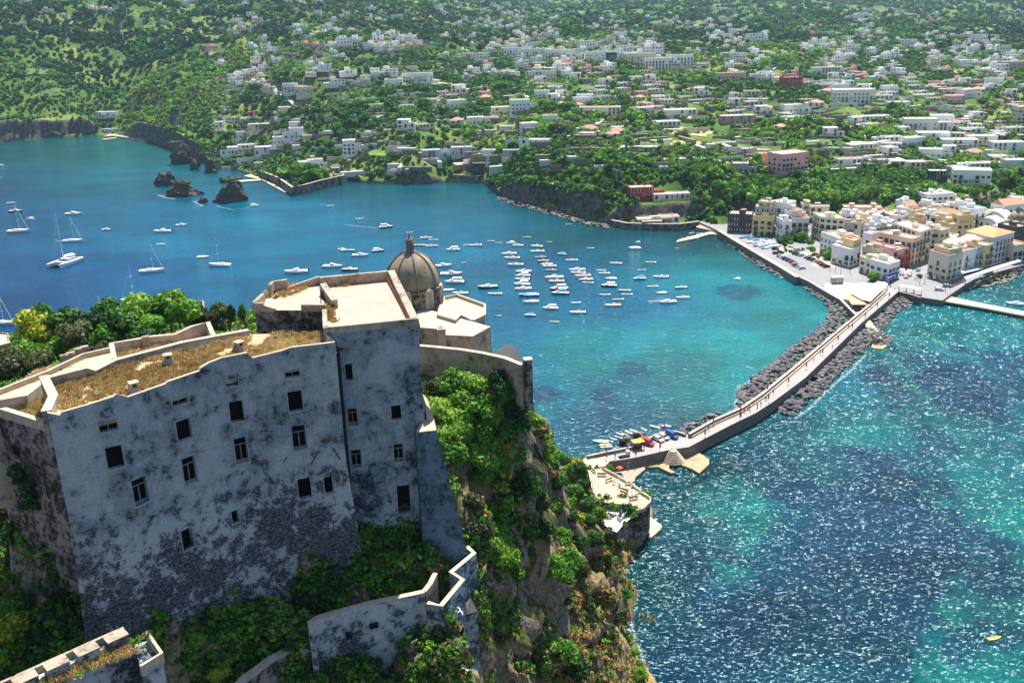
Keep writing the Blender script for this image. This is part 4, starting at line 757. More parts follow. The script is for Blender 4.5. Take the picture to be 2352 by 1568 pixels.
GLS = M('window_dark', (0.035, 0.045, 0.055), 0.25, 0.3, 2, spec=0.5, world=False); SHU = M('green_shutter', (0.03, 0.09, 0.07), 0.6, 0.2, 4, world=False); FRM = M('white_frame', (0.6, 0.6, 0.58), 0.7, 0.1, 4, world=False); IRN = M('black_iron', (0.02, 0.02, 0.025), 0.5, 0.1, world=False)
BRN = M('brown_shutter', (0.12, 0.06, 0.035), 0.6, 0.2, 4, world=False); AWN = M('red_awning', (0.5, 0.13, 0.08), 0.8, 0.1, 2, world=False)
# window kinds: shared meshes, wall plane at y = 0 facing -y
def meshof(mb, name, mats):
    me = bpy.data.meshes.new(name); me.from_pydata(mb.v, [], mb.f)
    for m_ in mats: me.materials.append(m_)
    me.polygons.foreach_set('material_index', mb.m); me.update(); return me
def win_mesh(kind):
    mb = MB()
    if kind == 'win': mb.box((0, -0.02, -0.75), (1.1, 0.1, 1.5), 0, 0); mb.box((-0.8, -0.05, -0.75), (0.5, 0.1, 1.5), 0, 1); mb.box((0.8, -0.05, -0.75), (0.5, 0.1, 1.5), 0, 1); mb.box((0, -0.08, -0.9), (1.5, 0.2, 0.12), 0, 2)
    if kind == 'door': mb.box((0, -0.02, -1.2), (1.3, 0.1, 2.4), 0, 0); mb.box((-0.9, -0.05, -1.2), (0.5, 0.1, 2.4), 0, 1); mb.box((0.9, -0.05, -1.2), (0.5, 0.1, 2.4), 0, 1)
    if kind == 'balcony':
        mb.box((0, -0.02, -1.2), (1.3, 0.1, 2.4), 0, 0); mb.box((-0.9, -0.05, -1.2), (0.5, 0.1, 2.4), 0, 1); mb.box((0.9, -0.05, -1.2), (0.5, 0.1, 2.4), 0, 1); mb.box((0, -0.6, -1.4), (2.8, 1.2, 0.18), 0, 2)
        mb.box((0, -1.15, -0.3), (2.8, 0.06, 0.06), 0, 3)
        for i in range(8): mb.box((-1.4 + i * 0.4, -1.15, -1.25), (0.05, 0.05, 1.0), 0, 3)
        mb.box((-1.37, -0.6, -0.3), (0.06, 1.1, 0.06), 0, 3); mb.box((1.37, -0.6, -0.3), (0.06, 1.1, 0.06), 0, 3)
    if kind == 'arch':
        n = 10; pts = [(-0.9, -1.3), (0.9, -1.3), (0.9, 0.4)] + [(0.9 * cos(t), 0.4 + 0.9 * sin(t)) for t in np.linspace(0.3, pi - 0.3, n)] + [(-0.9, 0.4)]
        k = len(pts); mb.add([(x, -0.07, z) for x, z in pts], [tuple(range(k))], 0); mb.add([(x, -0.07, z) for x, z in pts] + [(x * 1.16, -0.12, z * 1.1 if z > 0 else z) for x, z in pts], [(i, (i + 1) % k, k + (i + 1) % k, k + i) for i in range(1, k)], 2)
        mb.add([(x * 1.16, -0.12, z * 1.1 if z > 0 else z) for x, z in pts] + [(x * 1.16, 0.02, z * 1.1 if z > 0 else z) for x, z in pts], [(i, (i + 1) % k, k + (i + 1) % k, k + i) for i in range(1, k)], 2)
    return mb
WM = {k_: meshof(win_mesh(k_), k_, [GLS, SHU, FRM, IRN]) for k_ in ('win', 'door', 'balcony', 'arch')}
WMB = {k_: meshof(win_mesh(k_), k_ + '_brown', [GLS, BRN, FRM, IRN]) for k_ in ('win', 'door', 'balcony', 'arch')}
WMP = {k_: meshof(win_mesh(k_), k_ + '_plain', [GLS, FRM, FRM, IRN]) for k_ in ('win', 'door', 'balcony', 'arch')}
PARTN = {'win': 'window', 'door': 'french_door', 'balcony': 'balcony', 'arch': 'arch_window'}
def add_win(parent, kind, p, ang, style=0, sc=1.0):
    me = (WM, WMB, WMP)[style][kind]; o_ = bpy.data.objects.new(PARTN[kind], me); COL.objects.link(o_); o_.parent = parent; o_.location = p; o_.rotation_euler = (0, 0, ang); o_.scale = (sc, 1, sc); return o_
def facade(parent, a_, b_, z0, h, kinds, style=0, sp=3.2, fh=3.2, skip=0.12, r=rnd, inv=None):
    """windows on the wall from a_ to b_ (outside to the right), local coordinates of the parent"""
    a_ = Vector(a_[:2]); b_ = Vector(b_[:2]); L_ = (b_ - a_).length; d = (b_ - a_) / L_; n = Vector((d.y, -d.x)); ang = atan2(d.y, d.x); nc = max(1, int(L_ / sp)); nf = max(1, int((h + 0.6) / fh)); k = 0
    for f in range(nf):
        kd = kinds[min(f, len(kinds) - 1)]
        for c in range(nc):
            if r.random() < skip: continue
            u = (c + 0.5) * L_ / nc; q = a_ + d * u + n * 0.03; kk = kd if isinstance(kd, str) else r.choice(kd)
            z = z0 + f * fh + {'win': 1.75, 'door': 1.35, 'balcony': 1.45, 'arch': 1.55}[kk]
            if z + 1.2 < z0 + h: add_win(parent, kk, (q.x, q.y, z), ang, style); k += 1
    return k
def simple_house(w_, d_, fl, seed, wall, roof):
    """one mesh: volumes, parapet, window openings set in; for places too far away to show parts"""
    r = random.Random(seed); mb = MB(); h = fl * 2.9
    mb.box((0, 0, -3), (w_, d_, h + 3), 0, 0); mb.box((0, 0, h), (w_ - 0.6, d_ - 0.6, 0.08), 0, 1)
    for sx, sy, lx, ly in ((0, -1, w_, 0.3), (0, 1, w_, 0.3), (-1, 0, 0.3, d_ - 0.6), (1, 0, 0.3, d_ - 0.6)): mb.box((sx * (w_ / 2 - 0.15), sy * (d_ / 2 - 0.15), h), (lx, ly, 0.45), 0, 0)
    if r.random() < 0.75: ww = w_ * r.uniform(0.3, 0.55); mb.box((r.choice((-1, 1)) * (w_ - ww) / 2 * 0.9, d_ * 0.12, h + 0.08), (ww, d_ * 0.6, 2.9), 0, 0); 
    if r.random() < 0.7: e = r.choice((-1, 1)); ww = w_ * r.uniform(0.35, 0.7); mb.box((e * (w_ + ww) / 2 * 0.99, d_ * 0.1, -3), (ww, d_ * 0.75, 3 + h * (0.5 if fl > 1 else 0.85)), 0, 0)
    if r.random() < 0.6: mb.box((0, -d_ / 2 - 1.8, 0), (w_ * 0.9, 3.4, 0.2 + 2.6 * (r.random() < 0.4)), 0, 1)
    for f in range(fl):
        n = max(2, int(w_ / 3.6))
        for c in range(n):
            if r.random() < 0.2: continue
            x = (c + 0.5) * w_ / n - w_ / 2; mb.box((x, -d_ / 2 - 0.02, f * 3.1 + 0.9), (1.1 if r.random() < 0.7 else 1.8, 0.1, 1.5), 0, 2)
        for c in range(max(1, int(d_ / 4))):
            for e in (-1, 1): mb.box((e * (w_ / 2 + 0.02), (c + 0.5) * d_ / max(1, int(d_ / 4)) - d_ / 2, f * 3.1 + 0.9), (0.1, 1.1, 1.5), 0, 2)
    return mb, [wall, roof, GLS]
HCOL = [(WHT, RFW, 'white'), (WHT, RFB, 'white'), (WHT, RFT, 'white red-roofed'), (CRM, RFW, 'cream'), (CRM, RFB, 'cream'), (PNK, RFW, 'pink'), (GRY, RFB, 'grey'), (PCH, RFT, 'peach')]
HW = [0.36, 0.2, 0.06, 0.12, 0.08, 0.05, 0.06, 0.07]
SIMPLE = []
for k in range(16):
    r = random.Random(100 + k); wl, rf, cn = HCOL[[0, 1, 3, 0, 1, 5, 0, 6, 0, 4, 0, 0, 1, 3, 0, 1][k]]; w_, d_, fl = [(9, 8, 2), (13, 9, 1), (10, 9, 2), (15, 9, 2), (8, 8, 2), (11, 10, 1), (19, 10, 3), (9, 8, 1), (11, 9, 1), (14, 11, 2), (7, 7, 1), (10, 8, 2), (12, 8, 1), (17, 9, 1), (10, 10, 2), (8, 7, 1)][k]
    mb, ms = simple_house(w_, d_, fl, k, wl, rf); SIMPLE.append((mb, ms, cn, w_, d_, fl))
# kinds of nearer house with parts
PROTO = []
def near_house(k, w_, d_, fl, col, label='x', annex=True, style=0, kinds=None, roofkind='flat', loc=(0, 0, 0), rz=0.0, name='house', group='houses on the green hillside'):
    wl, rf, cn = col; r = random.Random(500 + k); h = fl * 3.0
    th = thing(name, label, 'house', loc, rz, group); mb = MB(); mb.box((0, 0, -4), (w_, d_, h + 4), 0, 0)
    for sx, sy, lx, ly in ((0, -1, w_, 0.35), (0, 1, w_, 0.35), (-1, 0, 0.35, d_ - 0.7), (1, 0, 0.35, d_ - 0.7)): mb.box((sx * (w_ / 2 - 0.175), sy * (d_ / 2 - 0.175), h), (lx, ly, 0.6 if roofkind == 'flat' else 0.1), 0, 0)
    mb.obj('wall', [wl], th)
    mb = MB()
    if roofkind == 'flat': mb.box((0, 0, h), (w_ - 0.7, d_ - 0.7, 0.1))
    else: mb.add([(-w_ / 2 - 0.5, -d_ / 2 - 0.5, h + 0.1), (w_ / 2 + 0.5, -d_ / 2 - 0.5, h + 0.1), (w_ / 2 + 0.5, d_ / 2 + 0.5, h + 0.1), (-w_ / 2 - 0.5, d_ / 2 + 0.5, h + 0.1), (-w_ / 2 + d_ / 2, 0, h + 2.2), (w_ / 2 - d_ / 2, 0, h + 2.2)], [(0, 1, 5, 4), (1, 2, 5), (2, 3, 4, 5), (3, 0, 4), (3, 2, 1, 0)])
    rfo = mb.obj('roof', [rf], th)
    mb = MB(); mb.box((w_ * 0.2, d_ * 0.1, h + 0.1), (0.7, 0.7, 1.5)); c_ = mb.obj('chimney', [wl], rfo)
    if annex:
        mb = MB(); e = 1 if k % 2 else -1; ww = w_ * 0.5; hh = max(3.0, h - 3.2); mb.box((e * (w_ + ww) / 2, d_ * 0.08, -4), (ww, d_ * 0.75, hh + 4)); mb.box((e * (w_ + ww) / 2, d_ * 0.08 - d_ * 0.36, hh), (ww, 0.25, 0.9)); mb.obj('side_wing', [wl], th)
        add_win(th, 'arch', (e * (w_ + ww) / 2, d_ * 0.08 - d_ * 0.375 - 0.02, 1.6), 0, 2)
    if k % 3 == 0:
        mb = MB(); mb.box((-w_ * 0.1, -d_ / 2 - 1.6, 2.7), (w_ * 0.6, 3.2, 0.15)); 
        for e in (-1, 1): mb.box((-w_ * 0.1 + e * w_ * 0.28, -d_ / 2 - 3.0, -2), (0.3, 0.3, 4.7))
        mb.obj('pergola', [M_CREAM], th)
    kinds = kinds or [['win', 'arch'], ['win', 'win', 'balcony'], 'win']
    facade(th, (-w_ / 2, -d_ / 2), (w_ / 2, -d_ / 2), 0, h, kinds, style, 3.4, 3.2, 0.15, r); facade(th, (w_ / 2, -d_ / 2), (w_ / 2, d_ / 2), 0, h, ['win'], style, 4, 3.2, 0.2, r); facade(th, (-w_ / 2, d_ / 2), (-w_ / 2, -d_ / 2), 0, h, ['win'], style, 4, 3.2, 0.2, r)
    return th
HOUSES = []          # (x, y, radius) of everything built on the hillside
def put(px, py, w_, d_, fl, col, rz=None, **kw):
    q = hitland(px, py)
    if q is None: return None
    rz = rnd.uniform(-0.3, 0.3) if rz is None else rz
    HOUSES.append((q.x, q.y, max(w_, d_) * 0.62)); return near_house(len(HOUSES), w_, d_, fl, col, loc=q, rz=rz, **kw)
W0, W1, W2, C0, C1, P0, G0, PT = HCOL
RD = (RDD, RFB, 'red')
LAND = [ # px, py of the foot, width m, depth, floors, colours, turn, name, label
 (803,354,11,9,4,W0,0.15,'villa_tower','tall white cube tower house beside the lawn above the rocky shore'),
 (1808,390,24,15,4,(M('bright_pink_render', (0.85, 0.42, 0.44), 0.85, 0.05, 0.8, world=False), RFW, 'pink'),0.45,'villa','large pink villa with white roof edge and purple bougainvillea above the town cliff'),
 (2228,420,24,13,3,W0,-0.35,'villa','long white villa with two rows of dark shuttered windows above the town'),
 (2150,412,13,9,2,(STN,RFW,'dark'),-0.2,'house','dark stone house next to the long white villa above the town'),
 (1955,236,36,16,4,W0,-0.2,'hotel','big stepped white hotel with balconies behind the umbrella pines'),
 (1815,206,20,13,4,RD,0.1,'apartment_house','dark red apartment house next to a round white water tank'),
 (1676,188,30,14,3,PT,0.05,'hotel','salmon pink hotel block standing over the white terraces'),
 (1898,168,34,11,2,W0,0.0,'house','long white two-storey house alone in the green behind the red apartment house'),
 (1194,262,17,12,4,W1,0.15,'house','tall white four-storey house among gardens beside the brown tennis terraces'),
 (1378,262,36,12,2,W2,-0.15,'hotel','white arcaded hotel with purple bougainvillea terraces'),
 (1692,282,30,11,2,P0,0.05,'house','long low pink house at the edge of the green fields'),
 (1560,268,28,11,2,W0,-0.05,'house','long white arcaded house beside the pink house at the edge of the fields'),
 (1480,272,14,10,3,W0,0.1,'house','white three-storey house with stacked terraces over the dry yellow field'),
 (1530,288,22,11,1,W0,0.1,'house','low white arcaded house with three dark arches over the dry yellow field'),
 (1215,300,14,10,2,W0,0.2,'house','white house in the pines below the brown tennis terraces'),
 (1240,330,16,9,1,W1,-0.3,'house','low white house with a pool terrace in the pines above the bay'),
 (1262,282,11,9,2,W2,0.1,'house','white house with small red awning beside a lone cypress'),
 (960,190,34,11,3,W0,0.05,'hotel','white hotel with two banks of balconies in front of the cypresses'),
 (905,196,20,10,2,W0,0.05,'house','white house joined to the white hotel by the cypresses'),
 (1245,178,30,11,2,W1,0.0,'house','long white two-storey house in the middle of the plateau'),
 (668,212,16,10,3,W0,0.3,'house','white house cluster on the bend of the hillside road'),
 (700,222,18,10,3,C0,0.2,'house','cream balconied house below the bend of the hillside road'),
 (578,182,20,10,2,P0,0.1,'house','faded pink house with white terrace on the wooded slope'),
 (248,270,26,11,2,W1,-0.1,'beach_restaurant','white terraced restaurant in the gap over the little beach'),
 (252,302,16,9,1,W1,-0.1,'beach_house','white beach pavilion with flat roof at the little beach'),
 (540,352,14,9,2,W0,0.2,'lido_building','white and blue bathing lido building nearest the dark sea stacks'),
 (570,348,18,10,2,W1,0.2,'lido_building','white bathing lido building with stepped terraces'),
 (612,352,20,10,2,W0,0.1,'lido_building','long white bathing lido building with awnings over the yellow beach'),
 (650,330,18,10,2,W2,0.2,'lido_building','white lido building with red tiled roof among the pines'),
 (682,318,13,10,3,W2,0.2,'lido_building','white three-storey lido hotel with red roof edge'),
 (560,318,14,8,2,(BLU,RFB,'pale blue'),0.2,'house','small pale blue house on the point over the sea stacks'),
 (600,300,24,9,2,C0,0.1,'house','long cream house with arcade over the lido'),
 (655,262,13,10,2,C0,0.1,'house','round-cornered cream house in dark pines over the lido'),
 (725,382,13,10,2,W2,0.35,'house','white house with red pergola in the walled garden over the sea'),
 (700,388,10,9,2,W0,0.35,'house','white cube house among palms in the walled garden over the sea'),
 (775,392,12,6,1,G0,0.1,'pavilion','low grey roofed pavilion in the walled garden over the sea'),
 (990,362,16,9,2,(BLU,RFW,'pale'),0.2,'house','pale blue-white house on the wooded shore beside the garden terraces'),
 (1060,355,18,10,2,(BLU,RFB,'pale'),0.05,'house','low blue-grey house with brown terrace over the rocky shore'),
 (1058,385,12,8,1,P0,0.1,'house','small pinkish house with grey terrace wall over the rocky shore'),
 (1100,392,10,8,2,(STN,RFB,'dark'),0.0,'house','small dark stone house on the shore battlement'),
 (1130,285,12,9,2,W2,0.1,'house','white house with red balcony beside the pale road'),
 (1155,262,22,11,2,C0,0.05,'house','cream arcaded house beside the pale road'),
 (1470,452,16,10,2,RD,0.1,'restaurant','red and white restaurant on the rocky cove below the cliff'),
 (1540,456,24,9,1,C1,0.05,'restaurant','long terracotta restaurant terrace with white parasols below the cliff'),
 (1500,512,22,10,1,G0,0.05,'bathing_platform','grey stone bathing platform house at the foot of the red restaurant'),
 (1536,508,12,8,1,(WHT,RFT,'white'),0.05,'beach_bar','beach bar with salmon roof on the seawall below the restaurants'),
 (1492,348,17,9,1,(GRY,RFW,'grey'),0.0,'house','low grey house with white roof alone in the green fields'),
 (1715,360,11,9,2,G0,0.2,'house','roofless grey stone house in the fields beside the pink villa'),
 (1700,395,11,9,2,G0,-0.2,'house','small grey house with pale roof just below the pink villa'),
 (1750,372,9,8,2,PT,0.4,'house','little terracotta house joined to the pink villa'),
 (1905,312,11,9,2,W0,-0.2,'house','small white cube house alone in the bright green orchards'),
 (1975,340,22,12,1,C0,0.2,'house','low cream arcaded house below the bright green orchards'),
 (1945,375,17,10,1,W2,0.1,'house','low white house with pink roof in the trees over the town cliff'),
 (2110,298,26,13,3,W1,-0.25,'house','large white three-storey house with dark gallery on the slope over the town'),
 (2160,290,18,12,3,W0,-0.25,'house','tall white house joined to the gallery house on the slope over the town'),
 (2140,322,24,12,2,W0,-0.25,'house','stepped white house directly under the gallery house'),
 (2200,338,26,12,2,W0,-0.2,'house','wide white terraced house with many flat roofs over the long white villa'),
 (2250,330,22,12,2,C0,-0.1,'house','cream flat-roofed house beside the wide white terraced house'),
 (2310,345,24,12,2,W0,-0.1,'house','white house with red awning at the end of the white terraces'),
 (2190,235,18,11,2,P0,-0.2,'house','pink house with grey upper floor among the vineyards'),
 (2120,225,20,10,1,C0,-0.2,'house','low cream house with small dark windows among the vineyards'),
 (2330,160,40,14,3,P0,0.0,'hotel','long pinkish hotel with white balconies on the far slope'),
 (2060,250,20,12,2,W0,0.0,'house','white flat house in the trees in front of the vineyards'),
 (2000,275,30,11,1,W1,0.1,'house','long low white house with shaded veranda below the hotel pines'),
 (2160,298,14,9,2,W0,0.0,'house','white house with small balcony behind the gallery house'),
 (2350,285,18,12,5,C1,0.0,'old_tower','tall cream stepped building at the picture edge over the slope')]
for (px, py, w_, d_, fl, col, rz, nm, lb) in LAND:
    h_ = put(px, py, w_, d_, fl, col, rz, name=nm, label=lb, annex=(w_ < 18), style=(0 if 'villa' in nm or 'tower' in nm else 2), group=None)
    if 'lawn' in lb and h_: VT = h_
for i, (x, c) in enumerate([(1190, W0), (1235, W0), (1285, W0), (1335, W1), (1380, W0), (1425, W0), (1468, C0)]):
    put(x, 128 + i * 2.5, 36, 12, 3 if i != 3 else 2, c, 0.0, name='apartment_block', label=nth(i + 1) + ' block of the long white apartment row across the plateau, counted from the bay side', annex=False, style=2, group='long row of white apartment blocks')
for i, (x, y, c) in enumerate([(1510, 160, W0), (1560, 152, W0)]): put(x, y, 30, 12, 4, c, 0.0, name='apartment_block', label=['white apartment block with rows of dark arched balconies beside the long white row', 'white apartment block behind the dark arched balconies'][i], annex=False, style=2, kinds=['arch', 'arch', 'arch'], group=None)
# scattered houses: nearer ones as things, the far remainder as one mass
DENS = [(480,60,760,230,0.5),(760,40,1180,200,1.5),(900,200,1180,300,0.4),(1180,30,1700,120,1.6),(1180,120,1700,270,1.5),(1700,60,2352,180,1.4),(1700,180,2352,290,1.1),(1450,290,1900,300,0.2),(2020,300,2352,400,1.0),(600,0,1180,60,0.8),(0,0,480,60,0.18),(480,0,600,100,0.4),(1180,270,1440,330,0.3),(500,230,700,330,0.3),(1700,25,2352,60,1.1),(1180,10,1700,30,0.5),(1920,290,2352,370,0.8)]
tot = sum((x1 - x0) * (y1 - y0) * w_ for x0, y0, x1, y1, w_ in DENS); cand = []
rh = random.Random(5); tries = 0
while len(cand) < 800 and tries < 60000:
    tries += 1; k = rh.random() * tot
    for x0, y0, x1, y1, w_ in DENS:
        k -= (x1 - x0) * (y1 - y0) * w_
        if k <= 0: break
    px, py = rh.uniform(x0, x1), rh.uniform(y0, y1)
    clump = vnoise(np.array([px / 55.0]), np.array([py / 22.0]), 77)[0]
    if rh.random() > (clump - 0.38) * 3.2: continue
    q = hitland(px, py)
    if q is None or q.y > 3600: continue
    mind = 15 if q.y < 1500 else 20
    if any((q.x - a_) ** 2 + (q.y - b_) ** 2 < (mind * 0.5 + c_) ** 2 for a_, b_, c_ in HOUSES): continue
    HOUSES.append((q.x, q.y, 8)); cand.append((q.y, q, px, py))
cand.sort(key=lambda c: c[0])
NB = []
cols_ = [W0, W1, W2, C0, C1, P0, G0, PT]
for k in range(10):
    c_ = cols_[[0, 3, 1, 0, 5, 4, 2, 0, 6, 1][k]]; fl = [2, 1, 1, 2, 1, 1, 1, 2, 1, 1][k]
    NB.append((None, [10, 12, 14, 10, 11, 14, 10, 16, 9, 11][k], [9, 10, 9, 10, 9, 10, 8, 9, 8, 9][k], fl, c_))
def where(px, py):
    if px < 480: return 'on the wooded slope over the little beach'
    if px < 760: return 'on the green slope over the sea stacks' if py > 130 else 'on the upper slope over the sea stacks'
    if px < 1180: return 'behind the lido bay' if py > 150 else ('near the hilltop behind the cypresses' if py < 80 else 'among the dense houses behind the cypresses')
    if px < 1700: return 'in front of the long apartment row' if py > 150 else ('below the far green hill' if py < 90 else 'behind the long apartment row')
    return 'over the town rooftops' if py > 280 else ('around the big stepped hotel' if py > 180 else ('on the far valley floor' if py > 100 else 'on the far mountain foot'))
bucket = {}; nT = 230; protos_done = {}
items = []
for i, (Y, q, px, py) in enumerate(cand[:nT]):
    k = rh.randrange(10); fl = NB[k][3]; c_ = NB[k][4]; key = (c_[2], fl, where(px, py)); bucket.setdefault(key, []).append(i); items.append([i, q, px, k, key])
for key, L_ in bucket.items(): L_.sort(key=lambda i: cand[i][2])
FLN = {1: 'single-storey', 2: 'two-storey', 3: 'three-storey'}
for i, q, px, k, key in items:
    n_ = bucket[key].index(i) + 1; m_ = len(bucket[key]); lb = f'{key[0]} {FLN[key[1]]} house {key[2]}' + (f', {nth(n_)} from the bay side' if m_ > 1 else '')
    rz = rh.uniform(-0.5, 0.5)
    if q.y < 1050:
        if k not in protos_done:
            _, w_, d_, fl, c_ = NB[k]; th = near_house(k, w_, d_, fl, c_, label=lb, loc=q, rz=rz, style=rh.choice((0, 1, 2)), roofkind='hip' if c_[1] is RFT else 'flat'); protos_done[k] = th
        else: dup(protos_done[k], q, rz, rh.uniform(0.85, 1.15), label=lb)
    else:
        kk = ('s', k)
        if kk not in protos_done:
            _, w_, d_, fl, c_ = NB[k]; mb, ms = simple_house(w_, d_, fl, k, c_[0], c_[1]); o_ = mb.obj('house', ms, None, q, rz=rz); T(o_, lb, 'house', 'houses on the green hillside'); protos_done[kk] = o_
        else: dup(protos_done[kk], q, rz, rh.uniform(0.85, 1.2), label=lb)
FV = []; FF = []; FM = []; nb = 0; allm = []
for j, (Y, q, px, py) in enumerate(cand[nT:]):
    mb, ms, cn, w_, d_, fl = SIMPLE[rh.randrange(16)]; a_ = rh.uniform(-0.5, 0.5); s_ = rh.uniform(0.85, 1.25)
    v = np.array(mb.v) * s_; x = v[:, 0] * cos(a_) - v[:, 1] * sin(a_) + q.x; y = v[:, 0] * sin(a_) + v[:, 1] * cos(a_) + q.y
    FV.append(np.stack([x, y, v[:, 2] + q.z], -1)); FF.append(np.array(mb.f) + nb); nb += len(v)
    for m_ in ms:
        if m_ not in allm: allm.append(m_)
    ix = np.array([allm.index(m_) for m_ in ms]); FM.append(ix[np.array(mb.m)])
o = npmesh('distant_houses', np.vstack(FV), np.vstack(FF), allm, mi=np.concatenate(FM)); K(o, 'stuff', 'far pale houses massed at the foot of the hazy mountain', 'houses')
# ------------------------------------------------------------------ leaves
LF = {'dark': foliage('leaf_dark', [(0.012, 0.05, 0.016), (0.026, 0.09, 0.02), (0.05, 0.14, 0.026), (0.09, 0.2, 0.04)]),
 'green': foliage('leaf_green', [(0.03, 0.105, 0.014), (0.06, 0.19, 0.02), (0.115, 0.28, 0.028), (0.19, 0.36, 0.045)]),
 'bright': foliage('leaf_bright', [(0.045, 0.13, 0.014), (0.10, 0.24, 0.022), (0.17, 0.33, 0.035), (0.24, 0.38, 0.06)]),
 'lime': foliage('leaf_lime', [(0.12, 0.2, 0.015), (0.25, 0.33, 0.02), (0.38, 0.4, 0.03), (0.45, 0.45, 0.06)]),
 'olive': foliage('leaf_olive', [(0.035, 0.055, 0.022), (0.07, 0.09, 0.035), (0.11, 0.13, 0.055), (0.17, 0.18, 0.09)]),
 'dry': foliage('leaf_dry', [(0.10, 0.06, 0.03), (0.22, 0.13, 0.05), (0.36, 0.23, 0.09), (0.42, 0.3, 0.15)], translucent=0.1),
 'pink': foliage('flower_magenta', [(0.25, 0.02, 0.14), (0.45, 0.03, 0.25), (0.5, 0.06, 0.3)], translucent=0.2)}
BARK = M('bark', (0.11, 0.08, 0.06), 0.95, 0.4, 3, 0.4, 6, world=False)
_ico = bmesh.new(); bmesh.ops.create_icosphere(_ico, subdivisions=1, radius=1.0); ICV = np.array([v.co[:] for v in _ico.verts]); ICF = np.array([[v.index for v in f.verts] for f in _ico.faces]); _ico.free()
def crown(seed, nleaf, size, lobes=9, flat=0.85, spread=0.62, lobe_r=0.45, core=True, up=0.0):
    """unit crown (radius about 1, centred on 0): leaf-sized quads on uneven lobes, with a small inner mass"""
    r = np.random.RandomState(seed); lc = r.normal(size=(lobes, 3)); lc /= np.linalg.norm(lc, axis=1, keepdims=True); lc *= (r.rand(lobes, 1) ** 0.5) * spread; lc[:, 2] = lc[:, 2] * flat + up * np.abs(lc[:, 2])
    lr = lobe_r * r.uniform(0.65, 1.25, lobes); k = r.choice(lobes, nleaf, p=lr ** 2 / (lr ** 2).sum()); d = r.normal(size=(nleaf, 3)); d[:, 2] = np.abs(d[:, 2]) * 1.1 - 0.35; d /= np.linalg.norm(d, axis=1, keepdims=True)
    c = lc[k] + d * lr[k][:, None] * r.uniform(0.72, 1.12, (nleaf, 1)) * [1, 1, flat]
    nrm = d + r.normal(size=(nleaf, 3)) * 0.55; nrm /= np.linalg.norm(nrm, axis=1, keepdims=True)
    t1 = np.cross(nrm, r.normal(size=(nleaf, 3))); t1 /= np.linalg.norm(t1, axis=1, keepdims=True); t2 = np.cross(nrm, t1); s = size * r.uniform(0.6, 1.4, (nleaf, 1)); s2 = s * r.uniform(0.55, 1.0, (nleaf, 1))
    V = np.stack([c - t1 * s - t2 * s2 * 0.6, c + t1 * s * 0.7 - t2 * s2, c + t1 * s + t2 * s2 * 0.7, c - t1 * s * 0.6 + t2 * s2], 1).reshape(-1, 3); F = np.arange(nleaf * 4).reshape(-1, 4)
    if core:
        for i in range(lobes):
            cv = ICV * lr[i] * 0.72 * [1, 1, flat] * r.uniform(0.85, 1.15, (len(ICV), 1)) + lc[i]; b = len(V); V = np.vstack([V, cv]); F = np.vstack([F, np.hstack([ICF, ICF[:, 2:3]])[:, [0, 1, 2, 2]] + b]) if False else F; V = V; coreF.append(ICF + b) if False else None
            tri.append((b, ICF))
    return V, F
tri = []
def crown_mesh(name, mat, **kw):
    """crown as mesh datablock (quads + triangles)"""
    global tri
    tri = []; V, F = crown(**kw); b = bpy.data.meshes.new(name); T3 = np.vstack([ic + o_ for o_, ic in tri]) if tri else np.zeros((0, 3), int)
    nl = F.size + T3.size; b.vertices.add(len(V)); b.vertices.foreach_set('co', V.astype(np.float32).ravel()); b.loops.add(nl); b.loops.foreach_set('vertex_index', np.concatenate([F.ravel(), T3.ravel()]).astype(np.int32))
    b.polygons.add(len(F) + len(T3)); b.polygons.foreach_set('loop_start', np.concatenate([np.arange(len(F)) * 4, F.size + np.arange(len(T3)) * 3]).astype(np.int32)); b.update(calc_edges=True); b.materials.append(mat); return b
def trunk_mesh(h, r_, seed):
    rr = random.Random(seed); mb = MB(); top = (rr.uniform(-0.2, 0.2), rr.uniform(-0.2, 0.2), h); mb.tube((0, 0, -1.5), top, r_, 7, 0, r_ * 0.55)
    for i in range(4):
        a_ = i * pi / 2 + rr.random(); mb.tube((top[0] * 0.8, top[1] * 0.8, h * 0.8), (cos(a_) * h * 0.45, sin(a_) * h * 0.45, h * 1.25), r_ * 0.45, 5, 0, r_ * 0.15)
    return meshof(mb, 'trunk', [BARK])
CRK = {}
def crowns(kind, n, nleaf, size, **kw):
    for c in ('dark', 'green', 'bright', 'lime', 'olive', 'dry'):
        CRK[(kind, c)] = []
    return
def get_crown(kind, c, i):
    k = (kind, c, i % 3)
    if k not in CRK:
        sd = hash((kind, c, i % 3)) % 10000 if False else sum(map(ord, kind + c)) * 7 + i % 3
        if kind == 'near': CRK[k] = crown_mesh('crown_' + c, LF[c], seed=sd, nleaf=1500, size=0.075, lobes=13, flat=0.85)
        if kind == 'shrub': CRK[k] = crown_mesh('shrub_' + c, LF[c], seed=sd, nleaf=520, size=0.11, lobes=8, flat=0.75)
        if kind == 'cypress': CRK[k] = crown_mesh('cypress_' + c, LF[c], seed=sd, nleaf=420, size=0.12, lobes=5, flat=0.9, spread=0.3)
        if kind == 'far': CRK[k] = crown_mesh('crown_far_' + c, LF[c], seed=sd, nleaf=170, size=0.2, lobes=7, flat=0.8)
        if kind == 'pine': CRK[k] = crown_mesh('pine_' + c, LF[c], seed=sd, nleaf=240, size=0.17, lobes=9, flat=0.42, spread=0.7)
    return CRK[k]
TRUNK = [trunk_mesh(1.0, 0.07, s_) for s_ in range(3)]
TREES = []
